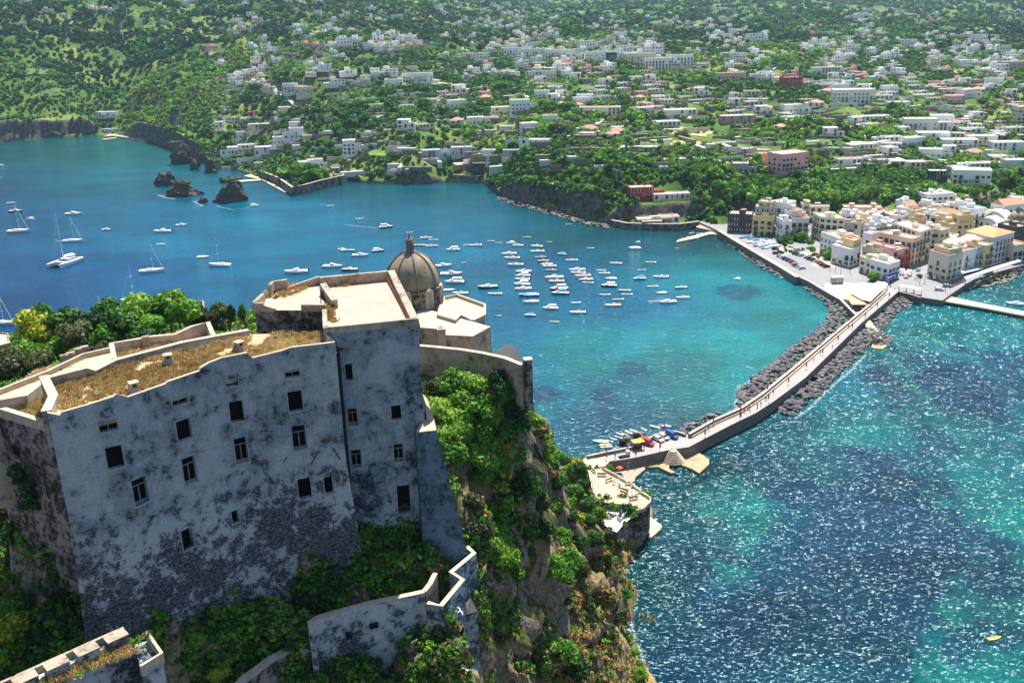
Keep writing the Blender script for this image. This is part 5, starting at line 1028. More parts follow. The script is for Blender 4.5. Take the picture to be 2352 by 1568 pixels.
def tree(name, q, r_, h, kind, c, label, cat='tree', group=None, i=0, sz=1.0):
    """crown radius r_, total height h"""
    th = thing(name, label, cat, q, rnd.uniform(0, 6.28), group)
    cr_ = bpy.data.objects.new('crown', get_crown(kind, c, i)); COL.objects.link(cr_); cr_.parent = th; cr_.location = (0, 0, h - r_ * 0.8 * sz); cr_.scale = (r_, r_, r_ * sz)
    if name != 'shrub':
        tk = bpy.data.objects.new('trunk', TRUNK[i % 3]); COL.objects.link(tk); tk.parent = th; hh = max(0.5, h - r_ * sz * 1.1); tk.scale = (hh, hh, hh)
    return th
def label_run(L, fmt):
    """L = [(px, ...)] sorted labels by place along the picture, worded from a landmark"""
# ------------------------------------------------------------------ trees on the castle rock: (px, py of crown centre, radius, height, kind, colour)
IT = [(85,775,4.6,6,'near','lime'),(20,770,4,6,'near','green'),(110,755,3,6,'near','green'),(155,760,4,6,'near','dark'),(60,825,3.5,4,'near','bright'),(20,850,4,5,'near','olive'),(130,810,3,4,'near','bright'),(180,790,3.2,5,'near','olive'),(100,845,3.2,4,'near','olive'),(180,830,2.6,4,'near','bright'),(215,810,2.6,4,'near','dark'),
 (215,765,3.2,5,'near','dark'),(250,790,3,4.5,'near','green'),(290,770,3.6,6,'near','dark'),(330,745,4.5,7,'near','bright'),(390,735,4.4,7,'near','bright'),(350,770,3.4,5,'near','green'),(430,745,3.4,6,'near','bright'),(400,715,3.4,6,'near','green'),(300,725,3.2,6,'near','green'),(260,740,3.2,6,'near','dark'),(465,745,2.6,4,'near','olive'),(490,705,3.6,6,'near','lime'),(530,715,3.4,6,'near','bright'),(510,745,3,4,'near','olive'),(565,705,3,6,'near','bright'),(540,735,1.1,6,'cypress','dark'),(566,735,1.1,6,'cypress','dark'),(240,815,2.4,4,'near','olive'),(40,735,3,5,'near','dark'),(330,790,2.6,4,'near','dark'),
 (1005,905,2.6,4,'near','olive'),(1040,880,3.2,5,'near','bright'),(1080,885,3.2,5,'near','bright'),(1010,950,3,5,'near','bright'),(1055,930,3.4,5,'near','bright'),(1100,940,3.2,5,'near','green'),(1020,1000,2.8,4.5,'near','bright'),(1060,980,3.2,5,'near','green'),(1105,990,3,5,'near','bright'),(1135,965,2.6,4,'near','green'),(1010,1040,2.6,4,'near','green'),(1050,1040,2.8,4,'near','bright'),(1090,1045,2.8,4.2,'near','bright'),(1160,910,2.8,5,'near','dark'),(1185,890,2.6,5,'near','olive'),(1180,945,3,5,'near','dark'),(1150,880,2,4,'near','dark'),(1165,990,2.8,5,'near','green'),(1195,975,2.2,4,'near','dark'),(1130,1075,2.4,4,'near','bright'),(1110,1095,2,3,'near','green'),
 (1235,945,2.4,4,'near','olive'),(1262,958,2.4,4,'near','green'),(1250,1000,2,3,'near','olive'),(1300,1005,2.6,5,'near','dark'),(1325,1010,2.2,4,'near','dark'),(1270,1050,2.6,4,'near','green'),(1300,1060,2.6,4.5,'near','dark'),(1335,1080,2.4,4,'near','dark'),(1345,1110,2.2,4,'near','dark'),(1280,1110,2.6,4.5,'near','dark'),(1320,1130,2.6,4,'near','dark'),(1350,1155,2.4,4,'near','dark'),(1200,1105,2.8,4.5,'near','dark'),(1225,1120,2.4,4,'near','green'),(1180,1140,2.2,4,'near','dark'),(1240,1160,2.2,3.5,'near','olive'),(1275,1165,2.4,4,'near','bright'),(1310,1185,2.6,4,'near','dark'),(1350,1200,2.4,4,'near','dark'),(1375,1180,2.2,4,'near','green'),
 (1085,1160,2.2,3,'near','olive'),(1115,1175,2.6,3.5,'near','green'),(1100,1215,2.4,3,'near','olive'),(1140,1225,2.8,4,'near','green'),(1165,1200,2.2,3,'near','olive'),(1185,1240,2.4,3,'near','olive'),(1120,1265,2.2,3,'near','green'),(1150,1280,2.8,4,'near','bright'),(1170,1320,2.6,4,'near','green'),(1130,1330,1.8,2.5,'near','olive'),(1220,1215,2,3,'near','green'),(1250,1225,2.4,3.5,'near','dark'),(1290,1230,2.2,3,'near','green'),(1330,1250,2.8,4,'near','dark'),(1365,1240,2.4,4,'near','dark'),(1300,1285,3.2,4.5,'near','green'),(1270,1300,2.4,3.5,'near','bright'),(1330,1310,2.8,4,'near','olive'),(1290,1330,2.2,3,'near','green'),(1400,1225,2,3,'near','olive'),(1420,1250,2,3,'near','olive'),(1390,1290,1.8,2.5,'near','olive'),
 (1485,1430,2.6,3.5,'near','olive'),(1505,1450,2,3,'near','olive'),(1435,1365,1.8,2.5,'near','green'),(1265,1480,2.2,3.5,'near','green'),(1300,1500,2.6,4,'near','green'),(1320,1545,2.8,4,'near','dark'),(1245,1530,2.2,3,'near','dark'),(1455,1500,1.6,2.4,'near','green'),(1470,1545,1.8,2.4,'near','green'),(1400,1440,1.4,2,'near','olive'),
 (15,1350,3,4,'near','lime'),(45,1400,2.6,3,'near','bright'),(20,1450,3,4,'near','lime'),(60,1330,2,3,'near','bright'),(10,1520,3,4,'near','bright'),(45,1490,2.4,3,'near','bright'),(10,1180,2,4,'near','olive'),(540,1355,1.5,3.2,'near','bright'),(455,1475,1.3,2,'near','bright'),(495,1410,1.4,2.4,'near','green'),(1020,1355,1.3,1.8,'near','lime'),(1040,1335,1.0,1.5,'near','lime'),(510,1560,1.5,2,'near','lime'),(400,1530,1.2,2,'near','lime'),(322,1462,0.9,1.6,'near','bright'),(335,1490,0.8,1.2,'near','olive')]
CN = {'lime': 'yellow-green', 'green': 'mid-green', 'bright': 'fresh green', 'dark': 'dark green', 'olive': 'grey-green', 'dry': 'dry brown'}
def iwhere(px, py):
    if px < 250 and py < 900: return 'in the garden beside the side terrace'
    if px < 600 and py < 900: return 'in the garden behind the walled court'
    if px < 80: return 'at the foot of the ivy-clad side wing'
    if px < 720: return 'at the foot of the castle wall'
    if py < 1100 and px < 1150: return 'between the tower and the long tan wall'
    if py < 1100: return 'on the cliff edge over the bay'
    if px < 1210: return 'on the slope beside the buttress'
    if py < 1360: return 'on the slope over the clifftop terrace'
    if px > 1060: return 'low on the seaward cliff'
    return 'inside the zigzag wall'
bk = {}
for i, e_ in enumerate(IT): bk.setdefault((e_[5], iwhere(e_[0], e_[1]), e_[4]), []).append(i)
for L_ in bk.values(): L_.sort(key=lambda i: (IT[i][0] + IT[i][1] * 0.3))
for i, (px, py, r_, h, kind, c) in enumerate(IT):
    q0 = hitisl(px, py); 
    if q0 is None: continue
    dd = (q0 - Vector((0, 0, CAMH))).length; q = hitisl(px, py + (h - r_ * 0.8) * 0.92 * F_ / dd) or q0
    key = (c, iwhere(px, py), kind); n_ = bk[key].index(i) + 1; m_ = len(bk[key])
    nm = 'cypress' if kind == 'cypress' else 'tree'
    lb = f'{CN[c]} {"cypress" if kind == "cypress" else "tree"} {iwhere(px, py)}' + (f', {nth(n_)} towards the bridge' if m_ > 1 else '')
    tree(nm, q, r_, h * (1.25 if px < 600 and py < 800 else 1), kind, c, lb, 'tree', 'trees on the castle rock', i, 3.0 if kind == 'cypress' else 1.0)
# shrubs and undergrowth on the rock
def merge_scatter(name, protos, inst, mats, kind, label, cat):
    """protos: [(V, quads, tris)], inst: [(proto, mat, x, y, z, r, h, rot)] -> one mesh; quads stored as such, triangles doubled"""
    Vs = []; Fs = []; Ms = []; nb = 0
    groups = {}
    for e_ in inst: groups.setdefault((e_[0], e_[1]), []).append(e_[2:])
    for (p, m_), L_ in groups.items():
        V, Fq = protos[p]; A_ = np.array(L_); n = len(A_); c_, s_ = np.cos(A_[:, 5:6]), np.sin(A_[:, 5:6])
        x = (V[None, :, 0] * c_ - V[None, :, 1] * s_) * A_[:, 3:4] + A_[:, 0:1]; y = (V[None, :, 0] * s_ + V[None, :, 1] * c_) * A_[:, 3:4] + A_[:, 1:2]; z = V[None, :, 2] * A_[:, 4:5] + A_[:, 2:3]
        Vs.append(np.stack([x, y, z], -1).reshape(-1, 3).astype(np.float32)); Fs.append((Fq[None] + (np.arange(n) * len(V))[:, None, None] + nb).reshape(-1, 4)); Ms.append(np.full(n * len(Fq), m_)); nb += n * len(V)
    o_ = npmesh(name, np.vstack(Vs), np.vstack(Fs), mats, mi=np.concatenate(Ms)); K(o_, kind, label, cat); return o_
def leafproto(seed, n, size, lobes, flat, core=True, **kw):
    global tri
    tri = []; V, F = crown(seed, n, size, lobes, flat, core=core, **kw)
    return V, F
def coreproto(seed, n, size, lobes, flat, **kw):
    """leaves plus a closed inner mass built of quads (boxes with pushed corners)"""
    global tri
    tri = []; V, F = crown(seed, n, size, lobes, flat, core=False, **kw); r = np.random.RandomState(seed)
    bx = np.array([(-1, -1, -1), (1, -1, -1), (1, 1, -1), (-1, 1, -1), (-1, -1, 1), (1, -1, 1), (1, 1, 1), (-1, 1, 1)]) * 0.36; bf = np.array([(3, 2, 1, 0), (4, 5, 6, 7), (0, 1, 5, 4), (1, 2, 6, 5), (2, 3, 7, 6), (3, 0, 4, 7)])
    for k in range(3):
        o_ = r.normal(size=3) * [0.25, 0.25, 0.12]; b = len(V); V = np.vstack([V, bx * r.uniform(0.7, 1.3, (8, 1)) * [1, 1, flat] + o_]); F = np.vstack([F, bf + b])
    return V, F
LM = [LF[k_] for k_ in ('dark', 'green', 'bright', 'olive', 'dry', 'lime', 'pink')]
up = [leafproto(900 + i, 60, 0.16, 4, 0.7, core=False) for i in range(5)]
rv = np.random.RandomState(4); inst = []
sl_ = np.hypot(*np.gradient(iZ, ST))
def isl_ok(px, py): return not (550 < px < 1000 and 0 < py < 800)
n_ = 0
while n_ < 12500:
    zone = rv.rand()
    if zone < 0.62: px, py = rv.uniform(985, 1540), rv.uniform(880, 1575)
    elif zone < 0.88: px, py = rv.uniform(0, 1080), rv.uniform(1180, 1575)
    else: px, py = rv.uniform(-30, 600), rv.uniform(690, 900)
    n_ += 1
    q = hitisl(px, py)
    if q is None or q.z < 2.5: continue
    i_, j_ = int(np.clip((q.x - IX[0]) / ST, 0, nI - 1)), int(np.clip((q.y - IY[0]) / ST, 0, nJ - 1)); s0 = sl_[i_, j_]
    pt = fbm(np.array([q.x / 7.0]), np.array([q.y / 7.0]), 3, 51)[0]
    if px > 985 and pt < 0.36 + 0.06 * (s0 > 2.2) + 0.06 * (py > 1400): continue
    if zone < 0.62:
        dryp = 0.18 + 0.5 * (py > 1300) * (px > 1250) + 0.3 * (fbm(np.array([q.x / 5.0]), np.array([q.y / 5.0]), 2, 61)[0] > 0.52); c = 4 if rv.rand() < dryp * 0.75 else rv.choice([1, 1, 3, 2, 1, 2, 5] if py < 1250 else [0, 1, 3, 3, 1, 2])
    elif zone < 0.88: c = rv.choice([0, 1, 1, 0, 2]) 
    else: c = rv.choice([0, 1, 3, 2, 2])
    r_ = rv.uniform(0.8, 2.3) if (px > 985 and py < 1330) else rv.uniform(0.5, 1.7) if zone < 0.88 else rv.uniform(0.9, 2.0)
    inst.append((rv.randint(5), c, q.x, q.y, q.z + r_ * 0.25, r_, r_ * 0.9, rv.uniform(0, 6.28)))
for _ in range(70):
    x = rv.uniform(20, 345); y = 1600 - (x - 20) * 0.43 + rv.uniform(-14, 16); q = P(x, y, 69.2); r_ = rv.uniform(0.25, 0.6); inst.append((rv.randint(5), rv.choice([1, 2, 3, 4]), q.x, q.y, 69.1, r_, r_ * 0.9, rv.uniform(0, 6.28)))
merge_scatter('undergrowth', up, inst, LM, 'stuff', 'tangled scrub and weeds covering the castle rock', 'undergrowth')
# dry grass tufts on the roofs
def tuft_proto(seed, n):
    r = np.random.RandomState(seed); V = []; F = []
    for i in range(n):
        a_ = r.uniform(0, 6.28); rr = r.uniform(0, 0.7); x, y = rr * cos(a_), rr * sin(a_); l = r.uniform(0.5, 1.1); dx, dy = r.normal(0, 0.3), r.normal(0, 0.3); w_ = 0.09; b = len(V)
        ca_, sa_ = cos(a_ * 3) * w_, sin(a_ * 3) * w_; V += [(x - ca_, y - sa_, 0), (x + ca_, y + sa_, 0), (x + dx + ca_ * 0.5, y + dy + sa_ * 0.5, l), (x + dx - ca_ * 0.5, y + dy - sa_ * 0.5, l)]; F.append((b, b + 1, b + 2, b + 3))
    return np.array(V), np.array(F)
GD = foliage('dry_grass', [(0.38, 0.25, 0.12), (0.56, 0.4, 0.21), (0.7, 0.54, 0.33), (0.74, 0.62, 0.45)], translucent=0.1)
tp = [tuft_proto(i, 26) for i in range(4)]; inst = []
def in_poly(x, y, P_):
    c = False; j = len(P_) - 1
    for i in range(len(P_)):
        if (P_[i][1] > y) != (P_[j][1] > y) and x < (P_[j][0] - P_[i][0]) * (y - P_[i][1]) / (P_[j][1] - P_[i][1]) + P_[i][0]: c = not c
        j = i
    return c
for (poly, z, n, mi_, hs) in [([(125,925),(150,945),(265,900),(300,908),(455,850),(560,810),(585,820),(650,810),(745,785),(735,765),(590,765),(300,835),(215,860),(125,880)], 91.0, 3400, 7, 0.4), ([(270,825),(480,768),(470,750),(270,795)], 90.05, 420, 7, 0.4), ([(0,935),(95,960),(90,890),(0,915)], 87.9, 300, 7, 0.7), ([(750,735),(775,745),(765,700),(752,700)], 92.7, 40, 7, 0.6), ([(745,655),(780,650),(900,635),(900,642),(765,662)], 92.7, 70, 7, 0.4), ([(600,680),(640,690),(720,655),(640,650)], 93.05, 90, 7, 0.5), ([(0,1600),(300,1480),(318,1500),(60,1600)], 68.8, 160, 7, 0.6), ([(0,905),(95,870),(200,820),(90,850)], 88.95, 260, 7, 0.3)]:
    k = 0; xs = [p[0] for p in poly]; ys = [p[1] for p in poly]
    while k < n:
        x, y = rv.uniform(min(xs), max(xs)), rv.uniform(min(ys), max(ys))
        if not in_poly(x, y, poly): continue
        k += 1; q = P(x, y, z)
        if z == 91.0 and fbm(np.array([q.x / 3.0]), np.array([q.y / 3.0]), 3, 71)[0] < 0.31: continue
        s_ = rv.uniform(0.3, 0.8); inst.append((rv.randint(4), 0 if rv.rand() < 0.93 else 1, q.x, q.y, z, s_, hs * rv.uniform(0.4, 1.3), rv.uniform(0, 6.28)))
merge_scatter('dry_grass', tp, inst, [GD, LF['olive']], 'stuff', 'straw-coloured dry grass growing on the castle roofs', 'grass')
# ivy on the side wing wall
iv = leafproto(77, 420, 0.14, 9, 1.0, core=False); w1_, w2__ = P(0, 940, 88.5), P(103, 972, 88.5); inst = []
dd_ = (w2__ - w1_).normalized(); nn_ = Vector((dd_.y, -dd_.x, 0))
for (x, y, r_) in [(50, 1080, 1.5), (65, 1105, 1.6), (78, 1130, 1.4), (85, 1155, 1.3), (60, 1160, 1.0), (45, 1100, 1.0)]:
    u, z = VPL(x, y, w1_, w2__); q = w1_ + dd_ * u + nn_ * 0.2; inst.append((0, 0, q.x, q.y, z, r_ * 0.8, r_, rnd.random() * 6))
merge_scatter('ivy', [iv], inst, [LF['dark']], 'stuff', 'dark ivy hanging on the brown side wing wall', 'ivy')
# ------------------------------------------------------------------ mainland trees
Hn = np.array(HOUSES)
def fields(px, py):
    """open ground: dry field, vineyards, lawn"""
    if 1520 < px < 1680 and 292 < py < 330: return 0.03
    if 1430 < px < 1800 and 285 < py < 395: return 0.33
    if 1740 < px < 1880 and 385 < py < 420: return 0.2
    if 840 < px < 935 and 343 < py < 360: return 0.0
    if 1850 < px < 2000 and 250 < py < 345: return 0.55
    return 1.0
rv = np.random.RandomState(9)
def samp(n, Y0, Y1, umax=0.62):
    u = rv.uniform(-0.62, 0.7, n); Y = np.sqrt(rv.uniform(Y0 ** 2, Y1 ** 2, n)); return u * Y, Y
def proj_np(X, Y, Z):
    c = (RN.T @ np.stack([X, Y, Z - CAMH])); return CX + F_ * c[0] / -c[2], CY - F_ * c[1] / -c[2]
cand = []
for (n, Y0, Y1, r0, r1, sp) in [(46000, 560, 1350, 2.0, 6.5, 0.7), (15000, 580, 800, 2.4, 5.0, 0.0), (36000, 1350, 2100, 3.5, 9.0, 0.55), (20000, 2100, 4200, 7.0, 13.0, 0.5)]:
    X, Y = samp(n, Y0, Y1)
    if not sp: X = rv.uniform(-0.02, 0.5, n) * Y
    u = X / Y; yc = np.interp(u, GU, YC); Z = zland(X, Y); px, py = proj_np(X, Y, Z)
    town = (px > 1640) & (Y < 596); dryness = fbm(X / 60, Y / 60, 3, 91)
    zs_ = np.abs(zland(X, Y + 3) - zland(X, Y - 3)) / 6; steep = (zs_ > 1.0) & (rv.rand(n) < 0.6)
    ok = ~steep & (Y > yc + 5) & (py > -30) & (px > -60) & (px < 2700) & ~town & (Z > 1.5)
    cliff = ((px > 1600) & (py > 385)) | ((px > 1120) & (py > 335) & (px < 1640)); keep_ = rv.rand(n) < np.where(cliff, 1.0, np.where(px < 1250, np.clip(0.8 + (dryness - 0.36) * 8, 0.45, 1),  np.clip(0.3 + (dryness - 0.38) * 7, 0.2, 1.0))); ok &= keep_
    r_ = (r0 + (r1 - r0) * rv.uniform(0, 1, n) ** 1.8) * np.clip(0.6 + (fbm(X / 35, Y / 35, 2, 55) - 0.3) * 1.6, 0.55, 1.3)
    for i in np.nonzero(ok)[0]:
        f_ = fields(px[i], py[i])
        if f_ < 1 and rv.rand() > f_: continue
        if Y[i] < 2100:
            d2 = (Hn[:, 0] - X[i]) ** 2 + (Hn[:, 1] - Y[i]) ** 2
            if (d2 < (Hn[:, 2] + r_[i] * 0.5) ** 2).any(): continue
            # keep the view onto a house front a little open
            if Y[i] < 1500 and ((np.abs(Hn[:, 0] - X[i]) < Hn[:, 2] * 0.8) & (Hn[:, 1] > Y[i]) & (Hn[:, 1] - Y[i] < 16)).any() and rv.rand() < 0.75: continue
        cand.append((r_[i] / Y[i], X[i], Y[i], Z[i], r_[i], px[i], py[i]))
cand.sort(key=lambda c: -c[0])
# the 165 that show largest become trees of their own, spaced so that they read apart
solo = []; rest = []
for c in cand:
    if len(solo) < 165 and c[2] < 1000 and all((c[1] - s_[1]) ** 2 + (c[2] - s_[2]) ** 2 > 9 ** 2 for s_ in solo): solo.append(c)
    else: rest.append(c)
def mwhere(px, py):
    if px < 500: return 'on the slope over the little beach'
    if px < 760: return 'around the bathing lido'
    if px < 1110: return 'over the rocky garden shore'
    if px < 1400: return 'on the headland cliff' if py > 320 else 'in the gardens behind the headland'
    if px < 1640: return 'in the fields behind the red restaurant' if py < 420 else 'around the red restaurant'
    if px < 2000: return 'on the dark cliff behind the town' if py > 390 else 'in the orchards by the pink villa'
    return 'over the town rooftops'
TC = ['dark', 'green', 'dark', 'green', 'olive', 'bright']; meta = []; bk = {}
for i, c in enumerate(solo):
    kind = 'pine' if (rv.rand() < 0.22 and c[5] < 1500) else ('cypress' if rv.rand() < 0.07 else 'far'); col = TC[rv.randint(6)] if kind == 'far' else ('green' if kind == 'pine' else 'dark'); key = (kind, col, mwhere(c[5], c[6])); meta.append(key); bk.setdefault(key, []).append(i)
for L_ in bk.values(): L_.sort(key=lambda i: solo[i][5])
for i, c in enumerate(solo):
    kind, col, wh = meta[i]; n_ = bk[meta[i]].index(i) + 1; m_ = len(bk[meta[i]]); r_ = max(c[4], 3.2) * (1.25 if kind == 'pine' else 1.0)
    kn = {'pine': 'umbrella pine', 'cypress': 'slim cypress', 'far': 'round tree'}[kind]; lb = f'{CN[col]} {kn} {wh}' + (f', {nth(n_)} from the bay side' if m_ > 1 else '')
    if kind == 'cypress': tree('cypress', Vector(c[1:4]), 1.3, 9, 'cypress', col, lb, 'tree', 'trees on the mainland', i, 3.4)
    elif kind == 'pine': tree('umbrella_pine', Vector(c[1:4]), r_, r_ * 1.7, 'pine', col, lb, 'tree', 'trees on the mainland', i)
    else: tree('tree', Vector(c[1:4]), r_, r_ * 1.6, 'far', col, lb, 'tree', 'trees on the mainland', i)
fp = [coreproto(700 + i, 46, 0.3, 5, 0.8, spread=0.55) for i in range(6)]; fp2 = [coreproto(760 + i, 18, 0.42, 4, 0.7, spread=0.55) for i in range(5)]
nearI = []; farI = []
for c in rest:
    tone = fbm(np.array([c[1] / 90]), np.array([c[2] / 90]), 3, 33)[0]; t2 = tone + rv.normal(0, 0.03); k = 0 if t2 < 0.42 else (rv.choice([0, 1]) if t2 < 0.47 else (1 if t2 < 0.51 else rv.choice([1, 2, 3])))
    cl_ = (c[5] > 1600 and c[6] > 385) or (1120 < c[5] < 1640 and c[6] > 350)
    if cl_: k = rv.choice([0, 0, 0, 1])
    elif c[5] > 1350 and c[2] < 900 and rv.rand() < 0.45: k = rv.choice([2, 3, 2])
    if rv.rand() < 0.004 and c[2] < 1300: k = 6
    e_ = (rv.randint(6) if c[2] < 1350 else rv.randint(5), k, c[1], c[2], c[3] + c[4] * 0.55, c[4], c[4] * rv.uniform(0.8, 1.15), rv.uniform(0, 6.28)); (nearI if c[2] < 1350 else farI).append(e_)
print('veg', len(solo), len(nearI), len(farI))
merge_scatter('woodland', fp, nearI, LM, 'stuff', 'dense green woodland and gardens covering the slopes behind the bay', 'woodland')
merge_scatter('distant_woods', fp2, farI, LM, 'stuff', 'far hazy woods on the mountain foot', 'woods')
# ------------------------------------------------------------------ town quay and causeway
def pl(L, z): return [P(x, y, z) for x, y in L]
GQ = [(1650,530),(1680,548),(1760,597),(1830,637),(1838,641),(1846,640),(1905,676),(1936,690),(1966,722),(2066,668),(2113,682),(2165,690),(2176,681),(2222,650),(2240,640),(2300,622),(2420,590)]
M_ASPH = M('pale_asphalt', (0.26, 0.255, 0.26), 0.95, 0.12, 0.08, 0.2, 4); M_PAVE = M('pale_paving', (0.56, 0.48, 0.38), 0.9, 0.12, 0.2); M_QUAY = M('quay_stone', (0.22, 0.19, 0.17), 0.95, 0.4, 0.8, 0.6, 4)
gp = pl(GQ, 2.8); mb = MB(); poly = [(q.x, q.y) for q in gp] + [(325, 575), (325, 640), (150, 640), (120, 600)]
mb.prism(poly, -4, 2.8, 1, 0); o = mb.obj('town_quay', [M_ASPH, M_QUAY]); K(o, 'structure', 'pale asphalt ground of the quay and the town streets', 'quay')
def sheet(name, L, z, m, lab, kind='structure', cat='pavement', t=0.0):
    pp = pl(L, z); mb = MB(); mb.prism([(q.x, q.y) for q in pp], z - (t or 0.02), z); o_ = mb.obj(name, [m]); K(o_, kind, lab, cat); return o_
sheet('pavement', [(1952,702),(1895,662),(1893,651),(1940,648),(2000,655),(1990,690)], 2.83, M_PAVE, 'sand-coloured paving behind the white tent')
sheet('pavement', [(1862,606),(1880,601),(1900,607),(1880,614)], 2.83, M_PAVE, 'pale patch of new paving in the car park')
sheet('pavement', [(1780,576),(1800,564),(1832,575),(1880,585),(1925,612),(1905,612),(1870,595),(1835,583),(1800,583)], 2.84, M_PAVE, 'pale curved pavement with trees at the car park')
def thing_at(name, label, cat, mbs, group=None):
    """mbs = [(part name, MB in world coordinates, mats)]"""
    v = mbs[0][1].v; c = (sum(p[0] for p in v) / len(v), sum(p[1] for p in v) / len(v), min(p[2] for p in v)); th = thing(name, label, cat, c, 0, group); inv = Matrix.Translation((-c[0], -c[1], -c[2]))
    for nm, mb_, ms in mbs:
        o_ = mb_.obj(nm, ms, th); o_.matrix_parent_inverse = inv
    return th
def quaywall(L, w_, z, label, name='sea_wall'):
    pp = pl(L, z); a = MB(); a.ribbon([(q.x, q.y) for q in pp], w_, -2, z); b = MB(); b.ribbon([(q.x, q.y) for q in pp], w_ + 0.1, z - 0.02, z + 0.08); return thing_at(name, label, 'sea wall', [('wall', a, [M_QUAY]), ('coping', b, [M_COP])])
quaywall([(1652,529),(1690,552),(1760,593),(1800,616),(1832,636)], 2.4, 4.0, 'broad pale-topped sea wall between the boulders and the parked cars')
quaywall([(1840,637),(1858,645),(1905,673),(1932,688),(1966,722)], 1.2, 3.6, 'low sea wall beside the white tent and its boulders')
quaywall([(2066,670),(2090,675),(2115,683)], 0.6, 3.6, 'short low wall behind the white stalls')
DL = [(1347,1046),(1400,1036),(1452,1026),(1475,1012),(1520,992),(1552,989),(1578,998),(1635,966),(1699,938),(1748,905),(1830,838),(1915,767),(1995,701),(2041,661)]
DR = [(1398,1059),(1430,1055),(1460,1050),(1500,1041),(1540,1032),(1582,1026),(1622,1005),(1680,975),(1736,948),(1779,920),(1849,868),(1912,807),(1977,743),(2066,667)]
a = pl(DL, 4.0); b = pl(DR, 4.0); n = len(a); mb = MB()
for i in range(n - 1):
    mb.add([(a[i].x, a[i].y, 4), (b[i].x, b[i].y, 4), (b[i + 1].x, b[i + 1].y, 4), (a[i + 1].x, a[i + 1].y, 4)], [(0, 1, 2, 3)], 0)
    for e in (a, b): mb.add([(e[i].x, e[i].y, -3), (e[i + 1].x, e[i + 1].y, -3), (e[i + 1].x, e[i + 1].y, 4), (e[i].x, e[i].y, 4)], [(0, 1, 2, 3)], 1)
mb.add([(a[0].x, a[0].y, -3), (b[0].x, b[0].y, -3), (b[0].x, b[0].y, 4), (a[0].x, a[0].y, 4)], [(0, 1, 2, 3)], 1)
M_DECK = M('causeway_paving', (0.33, 0.305, 0.295), 0.95, 0.1, 0.12, 0.2, 3)
th = thing_at('causeway', 'long stone causeway with pale paved roadway joining the castle rock to the town', 'causeway', [('roadway', mb, [M_DECK, M_QUAY])])
def rib(L, w_, z0, z1, side=0): pp = pl(L, z1); m_ = MB(); m_.ribbon([(q.x, q.y) for q in pp], w_, z0, z1, side=side); return m_
thing_at('causeway_parapet', 'long straight pale parapet with a bench step along the bay side of the causeway', 'parapet', [('wall', rib([(1580,995),(1635,964),(1699,936),(1748,903),(1830,836),(1915,765),(1995,699),(2030,668)], 0.9, 3.9, 5.3, -0.5), [M_QUAY]), ('coping', rib([(1580,994),(1635,963),(1699,935),(1748,902),(1830,835),(1915,764),(1995,698),(2030,667)], 1.0, 5.29, 5.4, -0.5), [M_COP]), ('bench_step', rib([(1583,999),(1636,969),(1700,941),(1749,908),(1831,841),(1916,770),(1996,704),(2030,673)], 0.7, 3.9, 4.55, -0.9), [M_COP])])
thing_at('causeway_parapet', 'low pale parapet of the causeway beside the mooring boats at the rock end', 'parapet', [('wall', rib([(1347,1046),(1400,1035),(1452,1025)], 0.6, 3.9, 4.9, -0.3), [M_QUAY]), ('coping', rib([(1347,1045),(1400,1034),(1452,1024)], 0.7, 4.89, 5.0, -0.3), [M_COP])])
thing_at('causeway_parapet', 'curved pale parapet round the parked cars at the rock end of the causeway', 'parapet', [('wall', rib([(1474,1012),(1496,1002),(1520,992),(1552,989),(1576,996)], 0.6, 3.9, 4.9, -0.3), [M_QUAY]), ('coping', rib([(1474,1011),(1496,1001),(1520,991),(1552,988),(1576,995)], 0.7, 4.89, 5.0, -0.3), [M_COP])])
# steps and shelf
q = P(1546, 1034, 4.0); parts = []; mb = MB()
for i in range(7): mb.lathe([(1.2 + i * 0.4, 4.0 - (i + 1) * 0.5), (1.2 + i * 0.4, 4.0 - i * 0.5)], 22, (q.x, q.y, 0))
thing_at('stone_steps', 'fan of curved stone steps going down from the causeway to the rock shelf', 'steps', [('steps', mb, [M_COP])])
def c7(L): return [(x * 0.1993 + 1323, y * 0.1993 + 918.75) for x, y in L]
M_SHELF = M('shelf_rock', (0.42, 0.34, 0.2), 0.95, 0.35, 0.35, 0.6, 3); M_SAND = M('beach_pebbles', (0.42, 0.35, 0.27), 0.95, 0.3, 1.0, 0.6, 6)
sheet('rock_shelf', c7([(850,770),(945,765),(1100,840),(1150,830),(1075,790),(1070,740),(1200,740),(1340,790),(1420,840),(1530,740),(1535,680),(1390,585),(1200,600),(1000,640),(760,700),(700,760)]), 0.7, M_SHELF, 'flat ochre rock shelf under the causeway steps', 'structure', 'rock shelf', 2.5)
sheet('beach', c7([(100,690),(450,700),(760,700),(800,790),(690,880),(660,960),(560,900),(400,790),(150,800)]), 0.9, M_SAND, 'little pebble beach between the causeway and the clifftop terrace', 'structure', 'beach', 2.5)
sheet('ramp', c7([(60,690),(130,650),(390,700),(330,760),(120,790)]), 4.05, M_COP, 'pale paved ramp at the castle end of the causeway', 'structure', 'ramp', 3)
sheet('concrete_slab', c7([(850,1340),(990,1440),(980,1480),(870,1575),(840,1575)]), 0.8, M_COP, 'pale concrete slab at the waterline below the terrace wall', 'structure', 'slab', 2.5)
